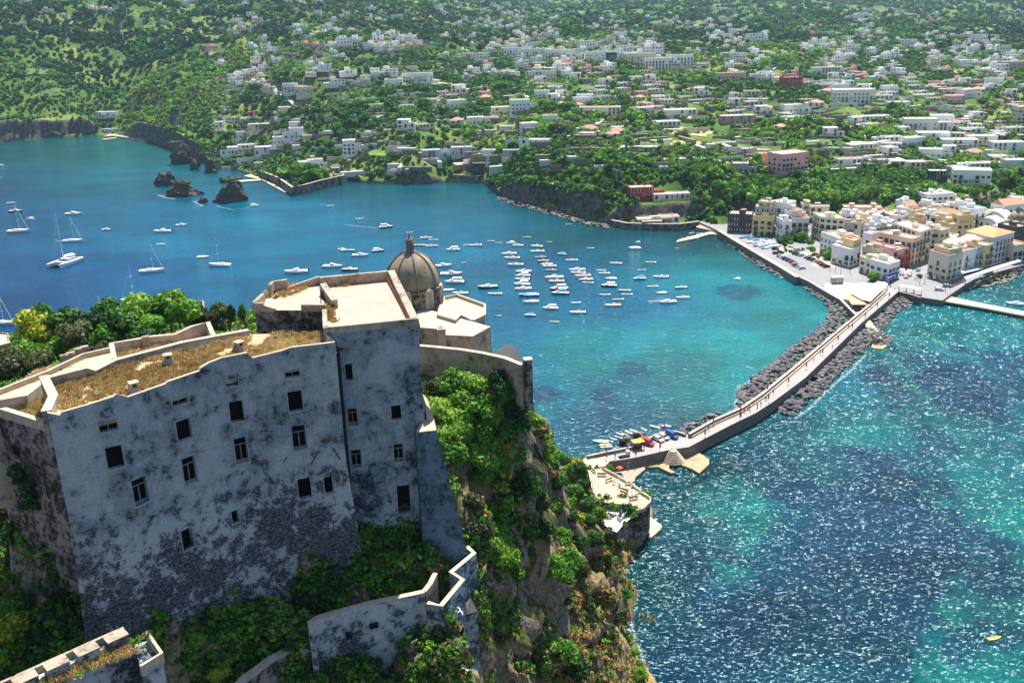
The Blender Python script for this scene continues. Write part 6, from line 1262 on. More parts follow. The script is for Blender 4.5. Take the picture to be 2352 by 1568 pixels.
# clifftop terrace restaurant
TT = c7([(140,810),(320,780),(480,860),(640,950),(860,1120),(850,1170),(770,1245),(690,1262),(560,1200),(250,1170),(180,1010)]); tp_ = pl(TT, 10.0)
a_ = MB(); a_.prism([(p.x, p.y) for p in tp_], -2, 10.0); b_ = MB(); b_.add([(p.x, p.y, 10.02) for p in tp_], [tuple(range(len(tp_)))]); c_ = MB(); pr = pl(TT, 10.9); c_.ribbon([(p.x, p.y) for p in pr[1:8]], 0.35, 9.9, 10.9)
LC = c7([(250,1170),(560,1200),(690,1262),(660,1330),(540,1440),(470,1520),(420,1500),(330,1440),(300,1260)]); lp_ = pl(LC, 8.0); d_ = MB(); d_.prism([(p.x, p.y) for p in lp_], -2, 8.0); e_ = MB(); e_.add([(p.x, p.y, 8.02) for p in lp_], [tuple(range(len(lp_)))])
M_TERR = M('sandy_terrace', (0.52, 0.4, 0.28), 0.9, 0.2, 0.8); M_TILE = M('white_tiles', (0.62, 0.6, 0.57), 0.7, 0.1, 0.5)
ct = thing_at('clifftop_terrace', 'sand-coloured terrace with white pergola bars and planters over the sea wall', 'terrace', [('sea_wall', a_, [PL_SIDE]), ('floor', b_, [M_TERR]), ('parapet', c_, [M_COP]), ('lower_wall', d_, [PL_SIDE]), ('lower_floor', e_, [M_TILE])])
cinv = Matrix.Translation(-ct.location)
def cadd(mb_, nm, ms): o_ = mb_.obj(nm, ms, ct); o_.matrix_parent_inverse = cinv; return o_
for (x0, y0, x1, y1) in [(190,1000,365,1100),(190,940,480,1070),(210,900,365,1010),(260,900,500,1000),(365,1085,700,1170),(365,1090,365,1010),(480,870,840,1110),(500,900,480,1000),(640,980,560,1200),(650,1030,840,1100),(600,1000,820,1200)]:
    (a0, b0), (a1, b1) = c7([(x0, y0), (x1, y1)]); p, q = P(a0, b0, 12.6), P(a1, b1, 12.6); mb = MB(); mb.tube(p, q, 0.07, 5); mb.tube((p.x, p.y, 10), p, 0.07, 5); cadd(mb, 'pergola_bar', [FRM])
for (x, y, s_) in [(300,880,1.6),(380,940,1.4),(440,960,1.5),(620,980,1.6),(560,1060,1.6),(660,1150,1.4),(200,830,1.2),(740,1060,1.2),(500,1000,1.0)]:
    (a0, b0), = c7([(x, y)]); p = P(a0, b0, 10.0); mb = MB(); mb.box((p.x, p.y, 10.02), (s_ * 1.6, 0.6, 0.5), x * 0.01); mb.box((p.x, p.y + 0.5, 10.02), (s_ * 1.6, 0.25, 1.0), x * 0.01); cadd(mb, 'built_in_bench', [M_COP])
for (x, y) in c7([(355,1185),(600,1185)]):
    p = P(x, y, 8); mb = MB(); mb.box((p.x, p.y, 8), (0.5, 0.5, 2.6)); cadd(mb, 'pillar', [FRM])
mb = MB(); pp = pl(c7([(470,1330),(610,1190),(640,1215),(510,1370)]), 8.9); mb.ribbon([(p.x, p.y) for p in pp + pp[:1]], 0.15, 8.0, 9.0); cadd(mb, 'white_railing', [FRM])
mb = MB(); pp = pl(c7([(560,1300),(640,1230),(650,1290),(580,1360)]), 8.1); mb.prism([(p.x, p.y) for p in pp], 8.02, 8.25); cadd(mb, 'lawn', [M('lawn_green', (0.1, 0.2, 0.03), 0.95, 0.3, 3)])
for i in range(6):
    (a0, b0), = c7([(500 - i * 5, 1450 + i * 9)]); p = P(a0, b0, 7.8 - i * 0.3); mb = MB(); mb.box((p.x, p.y, 4), (2.0, 0.5, 3.9 - i * 0.35), 0.6); cadd(mb, 'step', [M_COP])
inst = []
for (x, y, r_, k_) in [(780,1075,1.8,2),(845,1090,1.5,2),(690,1100,1.0,2),(430,1220,1.6,1),(540,1230,1.6,0),(620,1220,1.4,0),(700,1260,1.6,1),(360,1120,1.5,0),(520,1100,1.2,2),(570,1100,1.2,2),(240,770,1.0,2),(400,780,1.6,1),(320,790,0.9,4),(520,885,1.0,2),(660,1330,1.2,1),(560,1420,1.0,1),(250,1180,1.4,1),(300,1150,1.2,2),(650,1000,0.9,2)]:
    (a0, b0), = c7([(x, y)]); p = P(a0, b0, 10.2); inst.append((0, k_, p.x, p.y, 10.2, r_, r_, x))
merge_scatter('terrace_planting', [leafproto(91, 260, 0.12, 7, 0.8, core=False)], inst, LM, 'stuff', 'climbing green plants and potted greenery on the clifftop terrace', 'plants')
# old mole ramp running into the water
pp = [P(1984, 738, 2.4), P(1999, 735, 2.4), P(2033, 783, 0.5), P(2006, 787, 0.5)]; mb = MB(); mb.add([tuple(p) for p in pp] + [(p.x, p.y, -3) for p in pp], [(0, 1, 2, 3), (0, 1, 5, 4), (1, 2, 6, 5), (2, 3, 7, 6), (3, 0, 4, 7)]); a2 = MB(); p2 = [P(2004, 786, 0.45), P(2033, 782, 0.45), P(2037, 796, 0.1), P(2026, 803, 0.1), P(2001, 800, 0.1)]; a2.prism([(p.x, p.y) for p in p2], -2, 0.42)
thing_at('mole_ramp', 'pale concrete ramp sloping from the causeway into the shallow water', 'ramp', [('slab', mb, [M_CREAM]), ('sunken_end', a2, [M_SHELF])])
# floating pier
pa = [P(2160, 690, 1.6), P(2166, 677, 1.6), P(2260, 697, 1.6), P(2360, 716, 1.6), P(2440, 735, 1.6), P(2440, 745, 1.6), P(2360, 726, 1.6), P(2260, 707, 1.6)]; mb = MB(); mb.prism([(p.x, p.y) for p in pa], 0.9, 1.6); ps = MB(); L = [('deck', mb, [M_CREAM])]
for i in range(14):
    p = P(2185 + i * 14, 696 + i * 3.0, 0); ps = MB(); ps.box((p.x, p.y + 1.0, -2), (1.4, 2.2, 2.9)); L.append(('pile', ps, [M_QUAY]))
thing_at('pier', 'straight white pier on dark piles running out from the town quay', 'pier', L)
pj = [P(1553,556,0.8), P(1556,551,0.8), P(1597,540,0.8), P(1630,532,0.8), P(1658,533,0.8), P(1658,537,0.8), P(1628,538,0.8), P(1598,547,0.8)]; mb = MB(); mb.prism([(p.x, p.y) for p in pj], -1, 0.8); thing_at('jetty', 'small pale bent jetty with moored dinghies under the dark stone house', 'jetty', [('deck', mb, [M_CREAM])])
# ------------------------------------------------------------------ town buildings
def cA(x, y): return (x * 0.15625 + 1635.4, y * 0.15625 + 441)
def cB(x, y): return (x * 0.15625 + 1984.5, y * 0.15625 + 404.25)
BN = [0]
def bld(label, L, h, col, depth=None, kinds=None, style=0, roofkind='flat', name='town_house', conv=cA, z0=2.8, sp=3.3, right=True, group=None, box=None):
    BN[0] += 1; r = random.Random(900 + BN[0]); pts = [P(*conv(*q), z0 + h) for q in L]
    if len(pts) == 2: d = (pts[1] - pts[0]).normalized(); pts.append(pts[1] + Vector((-d.y, d.x, 0)) * depth)
    elif depth: d = (pts[2] - pts[1]).normalized(); pts[2] = pts[1] + d * depth
    p0, p1, p2 = [Vector((q.x, q.y)) for q in pts[:3]]; p3 = p0 + p2 - p1; c = (p0 + p2) / 2; th = thing(name, label, 'building', (c.x, c.y, z0), 0, group)
    a, b, cc_, d = p0 - c, p1 - c, p2 - c, p3 - c; ring = [a, b, cc_, d]; wl, rf = col
    mb = MB(); mb.prism([(q.x, q.y) for q in ring], -1.5, h)
    if roofkind == 'flat':
        for i in range(4):
            s_, e_ = ring[i], ring[(i + 1) % 4]; mb.ribbon([s_ * 0.985 + e_ * 0.0, e_ * 0.985], 0.25, h - 0.01, h + 0.75)
    mb.obj('wall', [wl], th)
    mb = MB(); k = 0.93
    if roofkind == 'flat': mb.prism([(q.x * k, q.y * k) for q in ring], h, h + 0.08)
    elif roofkind == 'hip':
        R_ = [q * 1.05 for q in ring]; m1 = (a + d) / 2 * 0.45; m2 = (b + cc_) / 2 * 0.45; mb.add([(q.x, q.y, h + 0.05) for q in R_] + [(m1.x, m1.y, h + 2.6), (m2.x, m2.y, h + 2.6)], [(0, 1, 5, 4), (1, 2, 5), (2, 3, 4, 5), (3, 0, 4), (3, 2, 1, 0)])
    elif roofkind == 'gable':
        R_ = [q * 1.03 for q in ring]; m1 = (a + b) / 2 * 1.03; m2 = (cc_ + d) / 2 * 1.03; mb.add([(q.x, q.y, h) for q in R_] + [(m1.x, m1.y, h + 3), (m2.x, m2.y, h + 3)], [(1, 2, 5, 4), (3, 0, 4, 5), (0, 1, 4), (2, 3, 5), (3, 2, 1, 0)])
    elif roofkind == 'vault':
        n_ = 8; R1 = [a + (b - a) * i / n_ for i in range(n_ + 1)]; R2 = [d + (cc_ - d) * i / n_ for i in range(n_ + 1)]; hh = [h + 2.2 * sin(pi * i / n_) for i in range(n_ + 1)]
        mb.add([(R1[i].x, R1[i].y, hh[i]) for i in range(n_ + 1)] + [(R2[i].x, R2[i].y, hh[i]) for i in range(n_ + 1)], [(i, i + 1, n_ + 2 + i, n_ + 1 + i) for i in range(n_)] + [tuple(range(n_, -1, -1)), tuple(range(n_ + 1, 2 * n_ + 2))])
    ro = mb.obj('roof', [rf], th)
    if roofkind == 'flat':
        for _ in range(r.randint(1, 3)):
            e1, e2 = r.uniform(-0.55, 0.55), r.uniform(-0.55, 0.55); q = (b - a) / 2 * e1 + (cc_ - b) / 2 * e2; mb = MB(); an = atan2((b - a).y, (b - a).x)
            kk = r.random()
            if kk < 0.45: mb.box((q.x, q.y, h + 0.08), (r.uniform(2, 4), r.uniform(1.8, 3), r.uniform(1.8, 2.7)), an); mb.obj('roof_room', [wl], ro)
            elif kk < 0.75: mb.box((q.x, q.y, h + 0.08), (0.6, 0.6, 1.6), an); mb.obj('chimney', [M_COP], ro)
            else: mb.box((q.x, q.y, h + 2.3), (3.2, 2.4, 0.12), an); [mb.box((q.x + ex * 1.4, q.y + ey * 1.0, h), (0.1, 0.1, 2.3)) for ex in (-1, 1) for ey in (-1, 1)]; mb.obj('roof_canopy', [r.choice([FRM, RFT, RFB])], ro)
    kinds = kinds or ['arch', ['balcony', 'win'], ['balcony', 'win', 'win'], 'win']
    facade(th, (a.x, a.y), (b.x, b.y), 0, h, kinds, style, sp, 3.2, 0.12, r)
    facade(th, (b.x, b.y), (cc_.x, cc_.y), 0, h, kinds, style, sp, 3.2, 0.12, r)
    facade(th, (d.x, d.y), (a.x, a.y), 0, h, ['win', 'win'], style, 4.0, 3.2, 0.3, r)
    return th, ring, h
def W(*a): return a
t_, rg, hh = bld('dark stone tower house with battlements and white-framed windows at the end of the sea wall', [(235,335),(575,352)], 10.5, (STN, RFW), 12, ['win', 'win', 'win'], 2)
for i in range(9):
    a, b = rg[0], rg[1]; q = a + (b - a) * (i + 0.5) / 9; mb = MB(); mb.box((q.x, q.y + 0.15, 11.2), (0.9, 0.4, 0.7)); mb.obj('battlement', [STN], t_)
bld('beige and yellow four-storey house beside the dark stone tower house', [(600,360),(900,375)], 11.5, (YEL, RFB), 10, None, 1)
bld('tall grey-white house rising behind the beige and yellow house', [(640,230),(930,240)], 16, (GRY, RFW), 9, ['win'], 2, sp=2.8)
bld('cream roof house with rounded corner at the top of the town behind the grey-white house', [(680,150),(880,165)], 19, (YEL, RFB), 8, ['win'], 2)
bld('tall white house with a roof belvedere above the seafront', [(880,150),(1110,180)], 18.5, (WHT, RFW), 10, ['win', 'win', 'win', 'balcony'], 2)
bld('white seafront house with big arched loggias next to the dark umbrella trees', [(855,480),(1055,560),(1180,560)], 6.0, (WHT, RFW), None, ['arch', 'arch'], 2)
bld('upper white block with stairs over the arched seafront house', [(945,385),(1045,440),(1175,440)], 11, (WHT, RFW), None, ['arch', 'win', 'balcony', 'win'], 2)
bld('white house with stacked balconies and red roof terrace beside the arched seafront house', [(1170,395),(1430,395)], 11.5, (WHT, AWN), 12, ['win', 'balcony', 'balcony', 'balcony'], 0)
bld('pale ochre house with red-white roof terrace behind the stacked balconies', [(1100,290),(1330,280)], 15, (WHT, RFT), 8, ['win'], 2)
bld('tall lemon and grey house with roof garden behind the umbrella trees', [(1480,310),(1585,375),(1865,400)], 13, (LEM, RFW), 14, ['win', 'balcony', 'balcony', 'win'], 0)
bld('big white seafront apartment house with stepped terraces over the car park', [(1600,600),(1880,700),(2200,670)], 11.5, (WHT, RFT), 12, ['arch', 'win', 'win', 'balcony'], 2)
bld('white corner house with a red awning facing the car park', [(1765,790),(2040,860),(2225,790)], 9.0, (WHT, RFW), 11, ['win', 'balcony', 'win'], 0)
bld('orange-yellow penthouse on top of the white corner house', [(1900,680),(2080,735),(2200,700)], 12.5, (YEL, RFT), 8, ['win'], 0)
bld('salmon house with long brown roof and small square windows at the back of the town', [(1940,232),(2260,238)], 10, (PCH, RFB), 8, ['win', 'win', 'win'], 1)
bld('low rusty pergola house under the wooded cliff', [(1440,222),(1725,228)], 9.5, (CRM, RFB), 6, ['win', 'win', 'door'], 1)
bld('small flat brown house beside the rusty pergola house under the cliff', [(1325,190),(1440,190)], 10, (CRM, RFB), 6, ['win'], 1)
bld('dusty lilac-grey house with dark solar panels behind the lemon house', [(1865,330),(2070,345)], 13, (LIL, RFW), 8, ['win'], 1)
bld('grey low house joined to the lemon house towards the inner streets', [(1870,465),(2110,480)], 9, (GRY, RFW), 8, ['win', 'door'], 0)
bld('white house with four small arches at the upper edge of the town', [(400,235),(740,262)], 13, (WHT, RFW), 8, ['win', 'win', 'arch', 'balcony'], 2, conv=cB)
bld('big white house with wide flat roof at the upper edge of the town', [(925,285),(1330,262)], 14, (WHT, RFW), 14, ['win', 'win', 'balcony', 'win'], 0, conv=cB)
bld('small white pavilion house in front of the four-arched white house', [(460,365),(650,395)], 10.5, (WHT, RFW), 6, ['win'], 2, conv=cB)
bld('small house with salmon pitched roof in the upper streets', [(640,440),(800,440)], 10.5, (WHT, RFT), 8, ['win'], 2, 'hip', conv=cB)
bld('long cream house with curved end in the upper streets', [(235,520),(380,580),(670,585)], 9.5, (LEM, RFW), 7, ['win', 'win', 'win'], 0, conv=cB)
bld('peach house with two windows beside the dark trees', [(-10,475),(265,480)], 9.5, (PCH, RFW), 8, ['win', 'win', 'win'], 0, conv=cB)
bld('broad ochre house with green arched shutters beside the church', [(1280,725),(1640,690)], 13, (YEL, RFB), 10, ['win', 'arch', 'arch', 'win'], 0, conv=cB)
bld('upper ochre storey with two green arched doors beside the church', [(1410,600),(1620,590)], 17, (YEL, RFW), 8, ['win', 'win', 'win', 'win', 'arch'], 0, conv=cB)
bld('house with wide terracotta roof in the middle of the town', [(1050,545),(1380,570)], 14, (CRM, RFT), 9, ['win'], 1, 'hip', conv=cB)
bld('brown timber roof house in front of the terracotta roof', [(975,590),(1290,640)], 13, (CRM, RFB), 7, ['win', 'win', 'win', 'door'], 1, conv=cB)
bld('white and pale blue house with roof terrace beside the church', [(1550,505),(1800,480)], 15, (WHT, BLU), 9, ['win', 'win', 'balcony', 'balcony'], 2, conv=cB)
bld('white church nave with salmon pitched roof over the town', [(1870,390),(2060,440),(2230,420)], 15, (WHT, RFT), 16, [], 2, 'gable', 'church', conv=cB)
bld('long white vaulted church aisle under the salmon gable', [(1800,520),(2100,640),(2260,560)], 11, (WHT, RFW), 12, ['win', 'win', 'arch'], 2, 'vault', 'church', conv=cB)
bld('white vaulted chapel roof next to the small dome', [(1690,640),(1960,700),(2110,650)], 10, (WHT, RFW), 9, [], 2, 'vault', 'church', conv=cB)
bld('lilac-white hotel with ochre hipped roof and rows of blue arches on the harbour', [(1510,810),(1900,905),(2245,815)], 15, (LIL, M('ochre_tiles', (0.5, 0.34, 0.17), 0.9, 0.2, 1.0)), 20, ['win', 'arch', 'arch', 'arch', 'arch'], 2, 'hip', 'harbour_hotel', conv=cB)
bld('long peach house with cream arched front at the street corner', [(215,840),(715,940),(835,905)], 14, (PCH, RFW), None, ['arch', 'arch', 'arch', ['balcony', 'door']], 0, conv=cB)
bld('yellow-cream street house with shuttered balconies next to the arched peach house', [(445,710),(830,840),(1000,780)], 16, (CRM, RFW), 12, ['door', 'balcony', 'balcony', 'balcony'], 0, conv=cB)
bld('lilac street house between two cream houses', [(1000,800),(1115,775)], 14.5, (LIL, RFW), 12, ['door', 'balcony', 'win'], 0, conv=cB)
bld('cream street house at the narrow end of the main street', [(1120,815),(1265,785)], 14, (CRM, RFW), 12, ['door', 'balcony', 'win'], 0, conv=cB)
bld('bright pink house with flat white roof in front of the peach house', [(80,990),(430,1085),(485,1060)], 10.5, (PNK, RFW), None, ['win', 'win', 'win'], 1, conv=cB)
bld('lemon yellow low house with plain wall in front of the pink house', [(-20,1045),(285,1115),(335,1095)], 8.5, (LEM, RFW), None, ['win', 'win'], 0, conv=cB)
bld('pink and red house with dark shutters on the square', [(425,1115),(665,1065)], 9.5, (PNK, RFW), 8, ['door', 'balcony', 'balcony'], 1, conv=cB)
bld('crimson ground-floor house front on the square', [(520,1205),(690,1180)], 6, (RDD, RFB), 6, ['door', 'door'], 1, conv=cB)
bld('white house with weathered blue base at the head of the causeway', [(90,1240),(370,1315),(530,1260)], 8, (WHT, RFW), None, ['arch', 'win', 'balcony'], 0, conv=cB)
bld('low cream house with open terrace behind the causeway head', [(-60,1195),(120,1250),(230,1225)], 7.5, (CRM, RFB), None, ['arch', 'win'], 1, conv=cB)
bld('large pale beige corner house with small arched windows facing the quay square', [(965,1105),(1250,1190),(1490,1120)], 12.5, (CRM, RFT), 13, ['win', 'win', 'arch', 'win'], 0, conv=cB)
bld('peach top storey with mint green roof on the beige corner house', [(1030,1030),(1260,1100),(1480,1060)], 14.8, (PCH, RFG), 9, ['win', 'win', 'win', 'win', 'win'], 0, conv=cB)
bld('white waterfront house with red awnings and blue glass balconies', [(1490,1115),(1710,1065)], 11.5, (WHT, AWN), 12, ['door', 'balcony', 'balcony'], 2, conv=cB)
bld('slim white waterfront house with blue panels', [(1705,1065),(1805,1040)], 12, (BLU, RFW), 12, ['door', 'balcony', 'balcony'], 2, sp=2.6, conv=cB)
bld('slim yellow waterfront house next to the harbour hotel', [(1805,1040),(1905,1010)], 13, (YEL, RFW), 12, ['door', 'balcony', 'balcony'], 0, sp=2.6, conv=cB)
bld('brown-fronted building behind the domed chapel', [(2240,770),(2420,745)], 14, (STN, RFB), 12, ['win'], 1, conv=cB)
bld('cream house with terracotta roof at the far end of the harbour front', [(2205,1035),(2420,1005)], 9, (CRM, RFT), 10, ['arch', 'balcony', 'win'], 0, conv=cB)
bld('tan pitched roof house between the street and the harbour hotel', [(1150,965),(1480,1050),(1600,985)], 12, (CRM, RFB), None, ['win', 'win', 'win', 'win'], 1, 'hip', conv=cB)
bld('row of tan roofs behind the beige corner house', [(1380,930),(1640,970)], 13.5, (CRM, RFB), 9, ['win'], 1, 'hip', conv=cB)
rf_ = random.Random(31)
FILL = [(700,520,'lemon',LEM),(860,500,'ochre',YEL),(1000,480,'cream',CRM),(480,600,'white',WHT),(760,640,'rosy',PCH),(940,560,'white',WHT),(1340,420,'white',WHT),(1480,420,'white',WHT),(1400,350,'peach',PCH),(1620,330,'pink',PNK),(60,600,'cream',CRM),(140,660,'white',WHT),(300,680,'white',WHT),(60,740,'lilac',LIL),(280,750,'grey',GRY),(60,860,'lilac',LIL),(560,480,'white',WHT),(1180,440,'cream',CRM),(2300,420,'white',WHT),(880,420,'white',WHT),(1250,900,'cream',CRM),(180,520,'peach',PCH),(1060,640,'white',WHT),(900,760,'cream',CRM),(1180,700,'pink',PNK),(2080,720,'white',WHT),(1750,560,'cream',CRM),(1960,760,'lilac',LIL),(2200,330,'white',WHT),(1300,330,'cream',CRM),(120,560,'white',WHT),(-60,620,'lemon',LEM),(-120,700,'cream',CRM),(-200,560,'white',WHT),(2340,560,'peach',PCH)]
for i, (x, y, cn, c_) in enumerate(FILL):
    w_ = rf_.uniform(130, 210); bld(f'small {cn} flat-roofed house packed in the middle of the town, {nth(i + 1)} along the streets', [(x - w_ / 2, y - 12), (x + w_ / 2, y + 8)], rf_.uniform(8.5, 11.5), (c_, rf_.choice([RFW, RFB, RFW, RFT])), rf_.uniform(7, 10), ['win', 'win', ['win', 'door']], rf_.choice([0, 1, 2]), conv=cB, group='small houses packed in the town')
# the small dome beside the church
q = PY(*cB(2240, 650), 505); th = thing('domed_chapel', 'grey-domed chapel with lantern beside the harbour hotel', 'chapel', (q.x, q.y, 2.8)); zb = q.z - 2.8
mb = MB(); mb.lathe([(5.2, 0), (5.2, zb), (5.6, zb), (5.6, zb + 0.4), (4.7, zb + 0.4)], 24); mb.obj('drum', [CRM], th); mb = MB(); mb.lathe([(4.7 * cos(a_), zb + 0.4 + 4.6 * sin(a_)) for a_ in np.linspace(0, 1.4, 10)] + [(0.5, zb + 5)], 24); mb.obj('dome', [M_DOME], th, smooth=True); mb = MB(); mb.lathe([(1.0, zb + 4.6), (0.9, zb + 7), (1.1, zb + 7.1), (0.3, zb + 8)], 10); mb.obj('lantern', [M_DOME], th)
# ------------------------------------------------------------------ tents, stalls, huts
def canopy(name, label, L, z, m, cat='canopy', conv=None, drop=0.25, posts=True, sag=0.0):
    pp = [P(*(conv(*q) if conv else q), z) for q in L]; mb = MB(); mb.prism([(p.x, p.y) for p in pp], z - drop, z); parts = [('roof', mb, [m])]
    if posts:
        for p in pp: k = MB(); k.box((p.x, p.y, 2.8), (0.18, 0.18, z - drop - 2.8)); parts.append(('post', k, [FRM]))
    return thing_at(name, label, cat, parts)
def cC(x, y): return (x * 0.15625 + 1892.6, y * 0.15625 + 569.6)
M_TENT = M('tent_white', (0.78, 0.77, 0.74), 0.6, 0.04, 0.4); M_TANC = M('tan_canvas', (0.6, 0.4, 0.22), 0.8, 0.08, 0.6)
canopy('restaurant_tent', 'large bright white tent roof beside the head of the causeway', [(400,665),(545,750),(680,785),(850,620),(940,530),(900,500),(790,495),(735,520),(500,515)], 6.6, M_TENT, 'tent', cC)
canopy('tan_awning', 'tan fabric awning between the white tent and the low sea wall', [(280,645),(410,828),(640,830),(480,720),(380,660)], 5.8, M_TANC, 'awning', cC)
canopy('blue_awning', 'blue cafe awning at the foot of the white house on the square', [(900,400),(950,450),(1110,360),(1060,320)], 6.0, M('blue_canvas', (0.03, 0.1, 0.32), 0.7, 0.1, 1), 'awning', cC)
canopy('blue_pergola', 'pale blue pergola roof along the waterfront houses', [(1900,350),(1930,400),(2340,300),(2300,265)], 5.6, BLU, 'pergola', cC)
canopy('white_arcade_roof', 'long white canopy roof along the harbour wall', [(2060,425),(2090,455),(2352,370),(2560,300),(2900,190),(2860,170),(2500,275),(2300,345)], 6.0, M_TENT, 'canopy', cC)
for i, (x, y) in enumerate([(1160,545),(1270,565),(1385,590)]): canopy('market_stall', ['first', 'second', 'third'][i] + ' white-roofed market stall from the causeway on the low wall of the square', [(x - 58, y - 10), (x - 48, y + 22), (x + 50, y + 32), (x + 55, y)], 5.6, M_TENT, 'market stall', cC)
for i, (x, y) in enumerate([(1150,310),(1260,325),(1210,355)]): canopy('cafe_umbrella', ['white cafe parasol nearest the crimson house', 'white cafe parasol in the street mouth', 'square white cafe parasol on the square'][i], [(x - 35, y - 12), (x - 30, y + 14), (x + 32, y + 16), (x + 35, y - 8)], 5.4, M_TENT, 'parasol', cC)
hu = [P(*cC(x, y), 6.0) for x, y in [(100,412),(120,438),(292,432),(280,405)]]; mb = MB(); mb.prism([(p.x, p.y) for p in hu], 2.8, 6.0); rf2 = MB(); rf2.prism([(p.x, p.y) for p in hu], 6.0, 6.12); dr = MB(); e = (hu[1] + hu[2]) / 2; dr.box((e.x, e.y - 0.05, 3.6), (1.2, 0.12, 1.6), atan2((hu[2] - hu[1]).y, (hu[2] - hu[1]).x)); thing_at('ticket_hut', 'small grey hut with flat white roof alone on the quay', 'hut', [('wall', mb, [GRY]), ('roof', rf2, [RFW]), ('door', dr, [FRM])])
for i, (x, y) in enumerate([(890,690),(1810 - 0,1150)]):
    pass
for i, (x, y, cv, h_) in enumerate([(1732,1140,cA,7),(1812,1170,cA,7),(1890,1215,cA,6),(2025,1190,cA,6),(1780,640,cC,8),(1880,560,cC,7),(1405,540,cC,5),(1475,530,cC,5),(890,690,cA,6)]):
    p = P(*cv(x, y), 2.8); mb = MB(); mb.tube((p.x, p.y, 2.8), (p.x, p.y, 2.8 + h_), 0.12, 6, 0, 0.08); hd = MB(); hd.box((p.x + 0.6, p.y, 2.75 + h_), (1.4, 0.3, 0.15)); thing_at('street_lamp', f'slender grey street lamp on the quay, {nth(i + 1)} from the umbrella trees towards the pier', 'lamp', [('pole', mb, [IRN]), ('lamp_head', hd, [IRN])], 'street lamps on the quay')
# trees on the quay
for i, (x, y, cv, r_, h_, k_, c_, lb) in enumerate([(1090,720,cA,4.2,5.5,'near','dark','dark spreading evergreen tree before the arched seafront house'),(1200,690,cA,4.2,6,'near','dark','dark evergreen tree in the middle of the seafront clump'),(1320,715,cA,4.4,6,'near','green','evergreen tree at the inland end of the seafront clump'),(1010,740,cA,3,4,'near','dark','low dark evergreen at the sea end of the seafront clump'),(1430,800,cA,2.6,5,'near','bright','small bright round tree at the corner of the car park'),(1460,905,cA,2.6,5,'near','bright','small bright round tree behind the parked silver cars'),(1560,975,cA,1.6,3,'near','bright','tiny bright tree behind the orange car'),(1700,960,cA,4.2,6.5,'near','green','larger green tree before the white corner house'),(1150,785,cA,2.4,4.5,'shrub','green','feathery palm in the small car park garden'),(1060,800,cA,2.2,3.5,'shrub','dark','dark bush in the small car park garden'),(1080,860,cA,1.5,2,'shrub','bright','round clipped bush nearest the sea in the car park garden'),(1160,870,cA,2.0,2.2,'shrub','green','low hedge bush in the car park garden'),(720,470,cC,3.4,5,'near','bright','round bright tree beside the white tent'),(640,620,cA,2.4,4,'near','green','small green tree before the beige and yellow house'),(820,640,cA,2.6,3.5,'shrub','green','green bush beside the arched seafront house'),(1480,700,cA,2.2,3.5,'shrub','olive','reddish bush under the lemon house'),(1330,850,cA,1.2,2,'shrub','dark','small dark bush in the car park pavement')]):
    q = P(*cv(x, y + 18), 2.8); tree('palm' if 'palm' in lb else ('tree' if k_ == 'near' else 'bush'), q, r_, h_, k_, c_, lb, 'tree' if k_ == 'near' else 'bush', None, i)
# ------------------------------------------------------------------ boulders
M_BLD = M('boulder_stone', (0.15, 0.14, 0.15), 0.85, 0.5, 0.6, 0.5, 2.5, world=False, rand=0.9, dark=(0.03, 0.03, 0.038)); M_BLL = M('pale_boulder', (0.4, 0.34, 0.26), 0.9, 0.4, 0.6, 0.5, 2.5, world=False, rand=0.4)
_b = bmesh.new(); bmesh.ops.create_icosphere(_b, subdivisions=1, radius=1.0); BV = np.array([v.co[:] for v in _b.verts]); BF = np.array([[v.index for v in f.verts] for f in _b.faces]); _b.free()
def boulder(seed):
    r = np.random.RandomState(seed); V = BV * r.uniform(0.65, 1.15, (len(BV), 1)) * [1.15, 0.85, 0.6]; V[:, 2] = np.clip(V[:, 2], -0.4, 0.42); return V
BL = [boulder(i) for i in range(7)]; BMESH = []
for i, V in enumerate(BL):
    me = bpy.data.meshes.new('boulder'); me.from_pydata([tuple(v) for v in V], [], [tuple(f) for f in BF]); me.materials.append(M_BLD); me.update(); BMESH.append(me)
def cE(x, y): return (x * 0.3047 + 1635.4, y * 0.3047 + 588)
ZB = {'on the bay side of the causeway': [(1698,938),(1748,905),(1830,838),(1915,767),(1966,722),(1936,692),(1905,680),(1858,651),(1838,645),(1824,646),(1850,668),(1890,692),(1906,712),(1894,737),(1862,768),(1830,788),(1781,829),(1736,862),(1698,893),(1696,921)],
 'on the open-sea side of the causeway': [(1786,926),(1849,872),(1912,812),(1977,750),(2066,672),(2113,684),(2090,700),(2066,716),(2042,741),(2024,764),(2053,776),(2038,795),(2008,795),(1992,798),(1971,820),(1925,862),(1879,908),(1849,930),(1815,957),(1788,945)],
 'along the town sea wall': [(1654,538),(1690,557),(1760,600),(1800,622),(1828,640),(1812,642),(1780,633),(1740,612),(1700,583),(1668,560),(1650,545)],
 'beside the moored rowing boats': [(1560,992),(1582,1000),(1636,968),(1664,952),(1655,946),(1628,953),(1600,964),(1570,976)],
 'under the harbour canopy': [(2225,656),(2262,660),(2300,652),(2352,634),(2420,610),(2420,590),(2352,606),(2300,624),(2240,645)],
 'below the rowing boats': [(1415,1022),(1450,1024),(1470,1008),(1490,1000),(1470,994),(1440,1004)],
 'at the foot of the headland': [(1140,452),(1180,462),(1240,478),(1290,490),(1350,510),(1410,520),(1400,526),(1350,519),(1290,500),(1240,487),(1180,473),(1145,460)]}
def seg_d(x, y, a, b):
    dx, dy = b[0] - a[0], b[1] - a[1]; t = max(0, min(1, ((x - a[0]) * dx + (y - a[1]) * dy) / max(1e-6, dx * dx + dy * dy))); return hypot(x - a[0] - dx * t, y - a[1] - dy * t)
rb = random.Random(17); allb = []
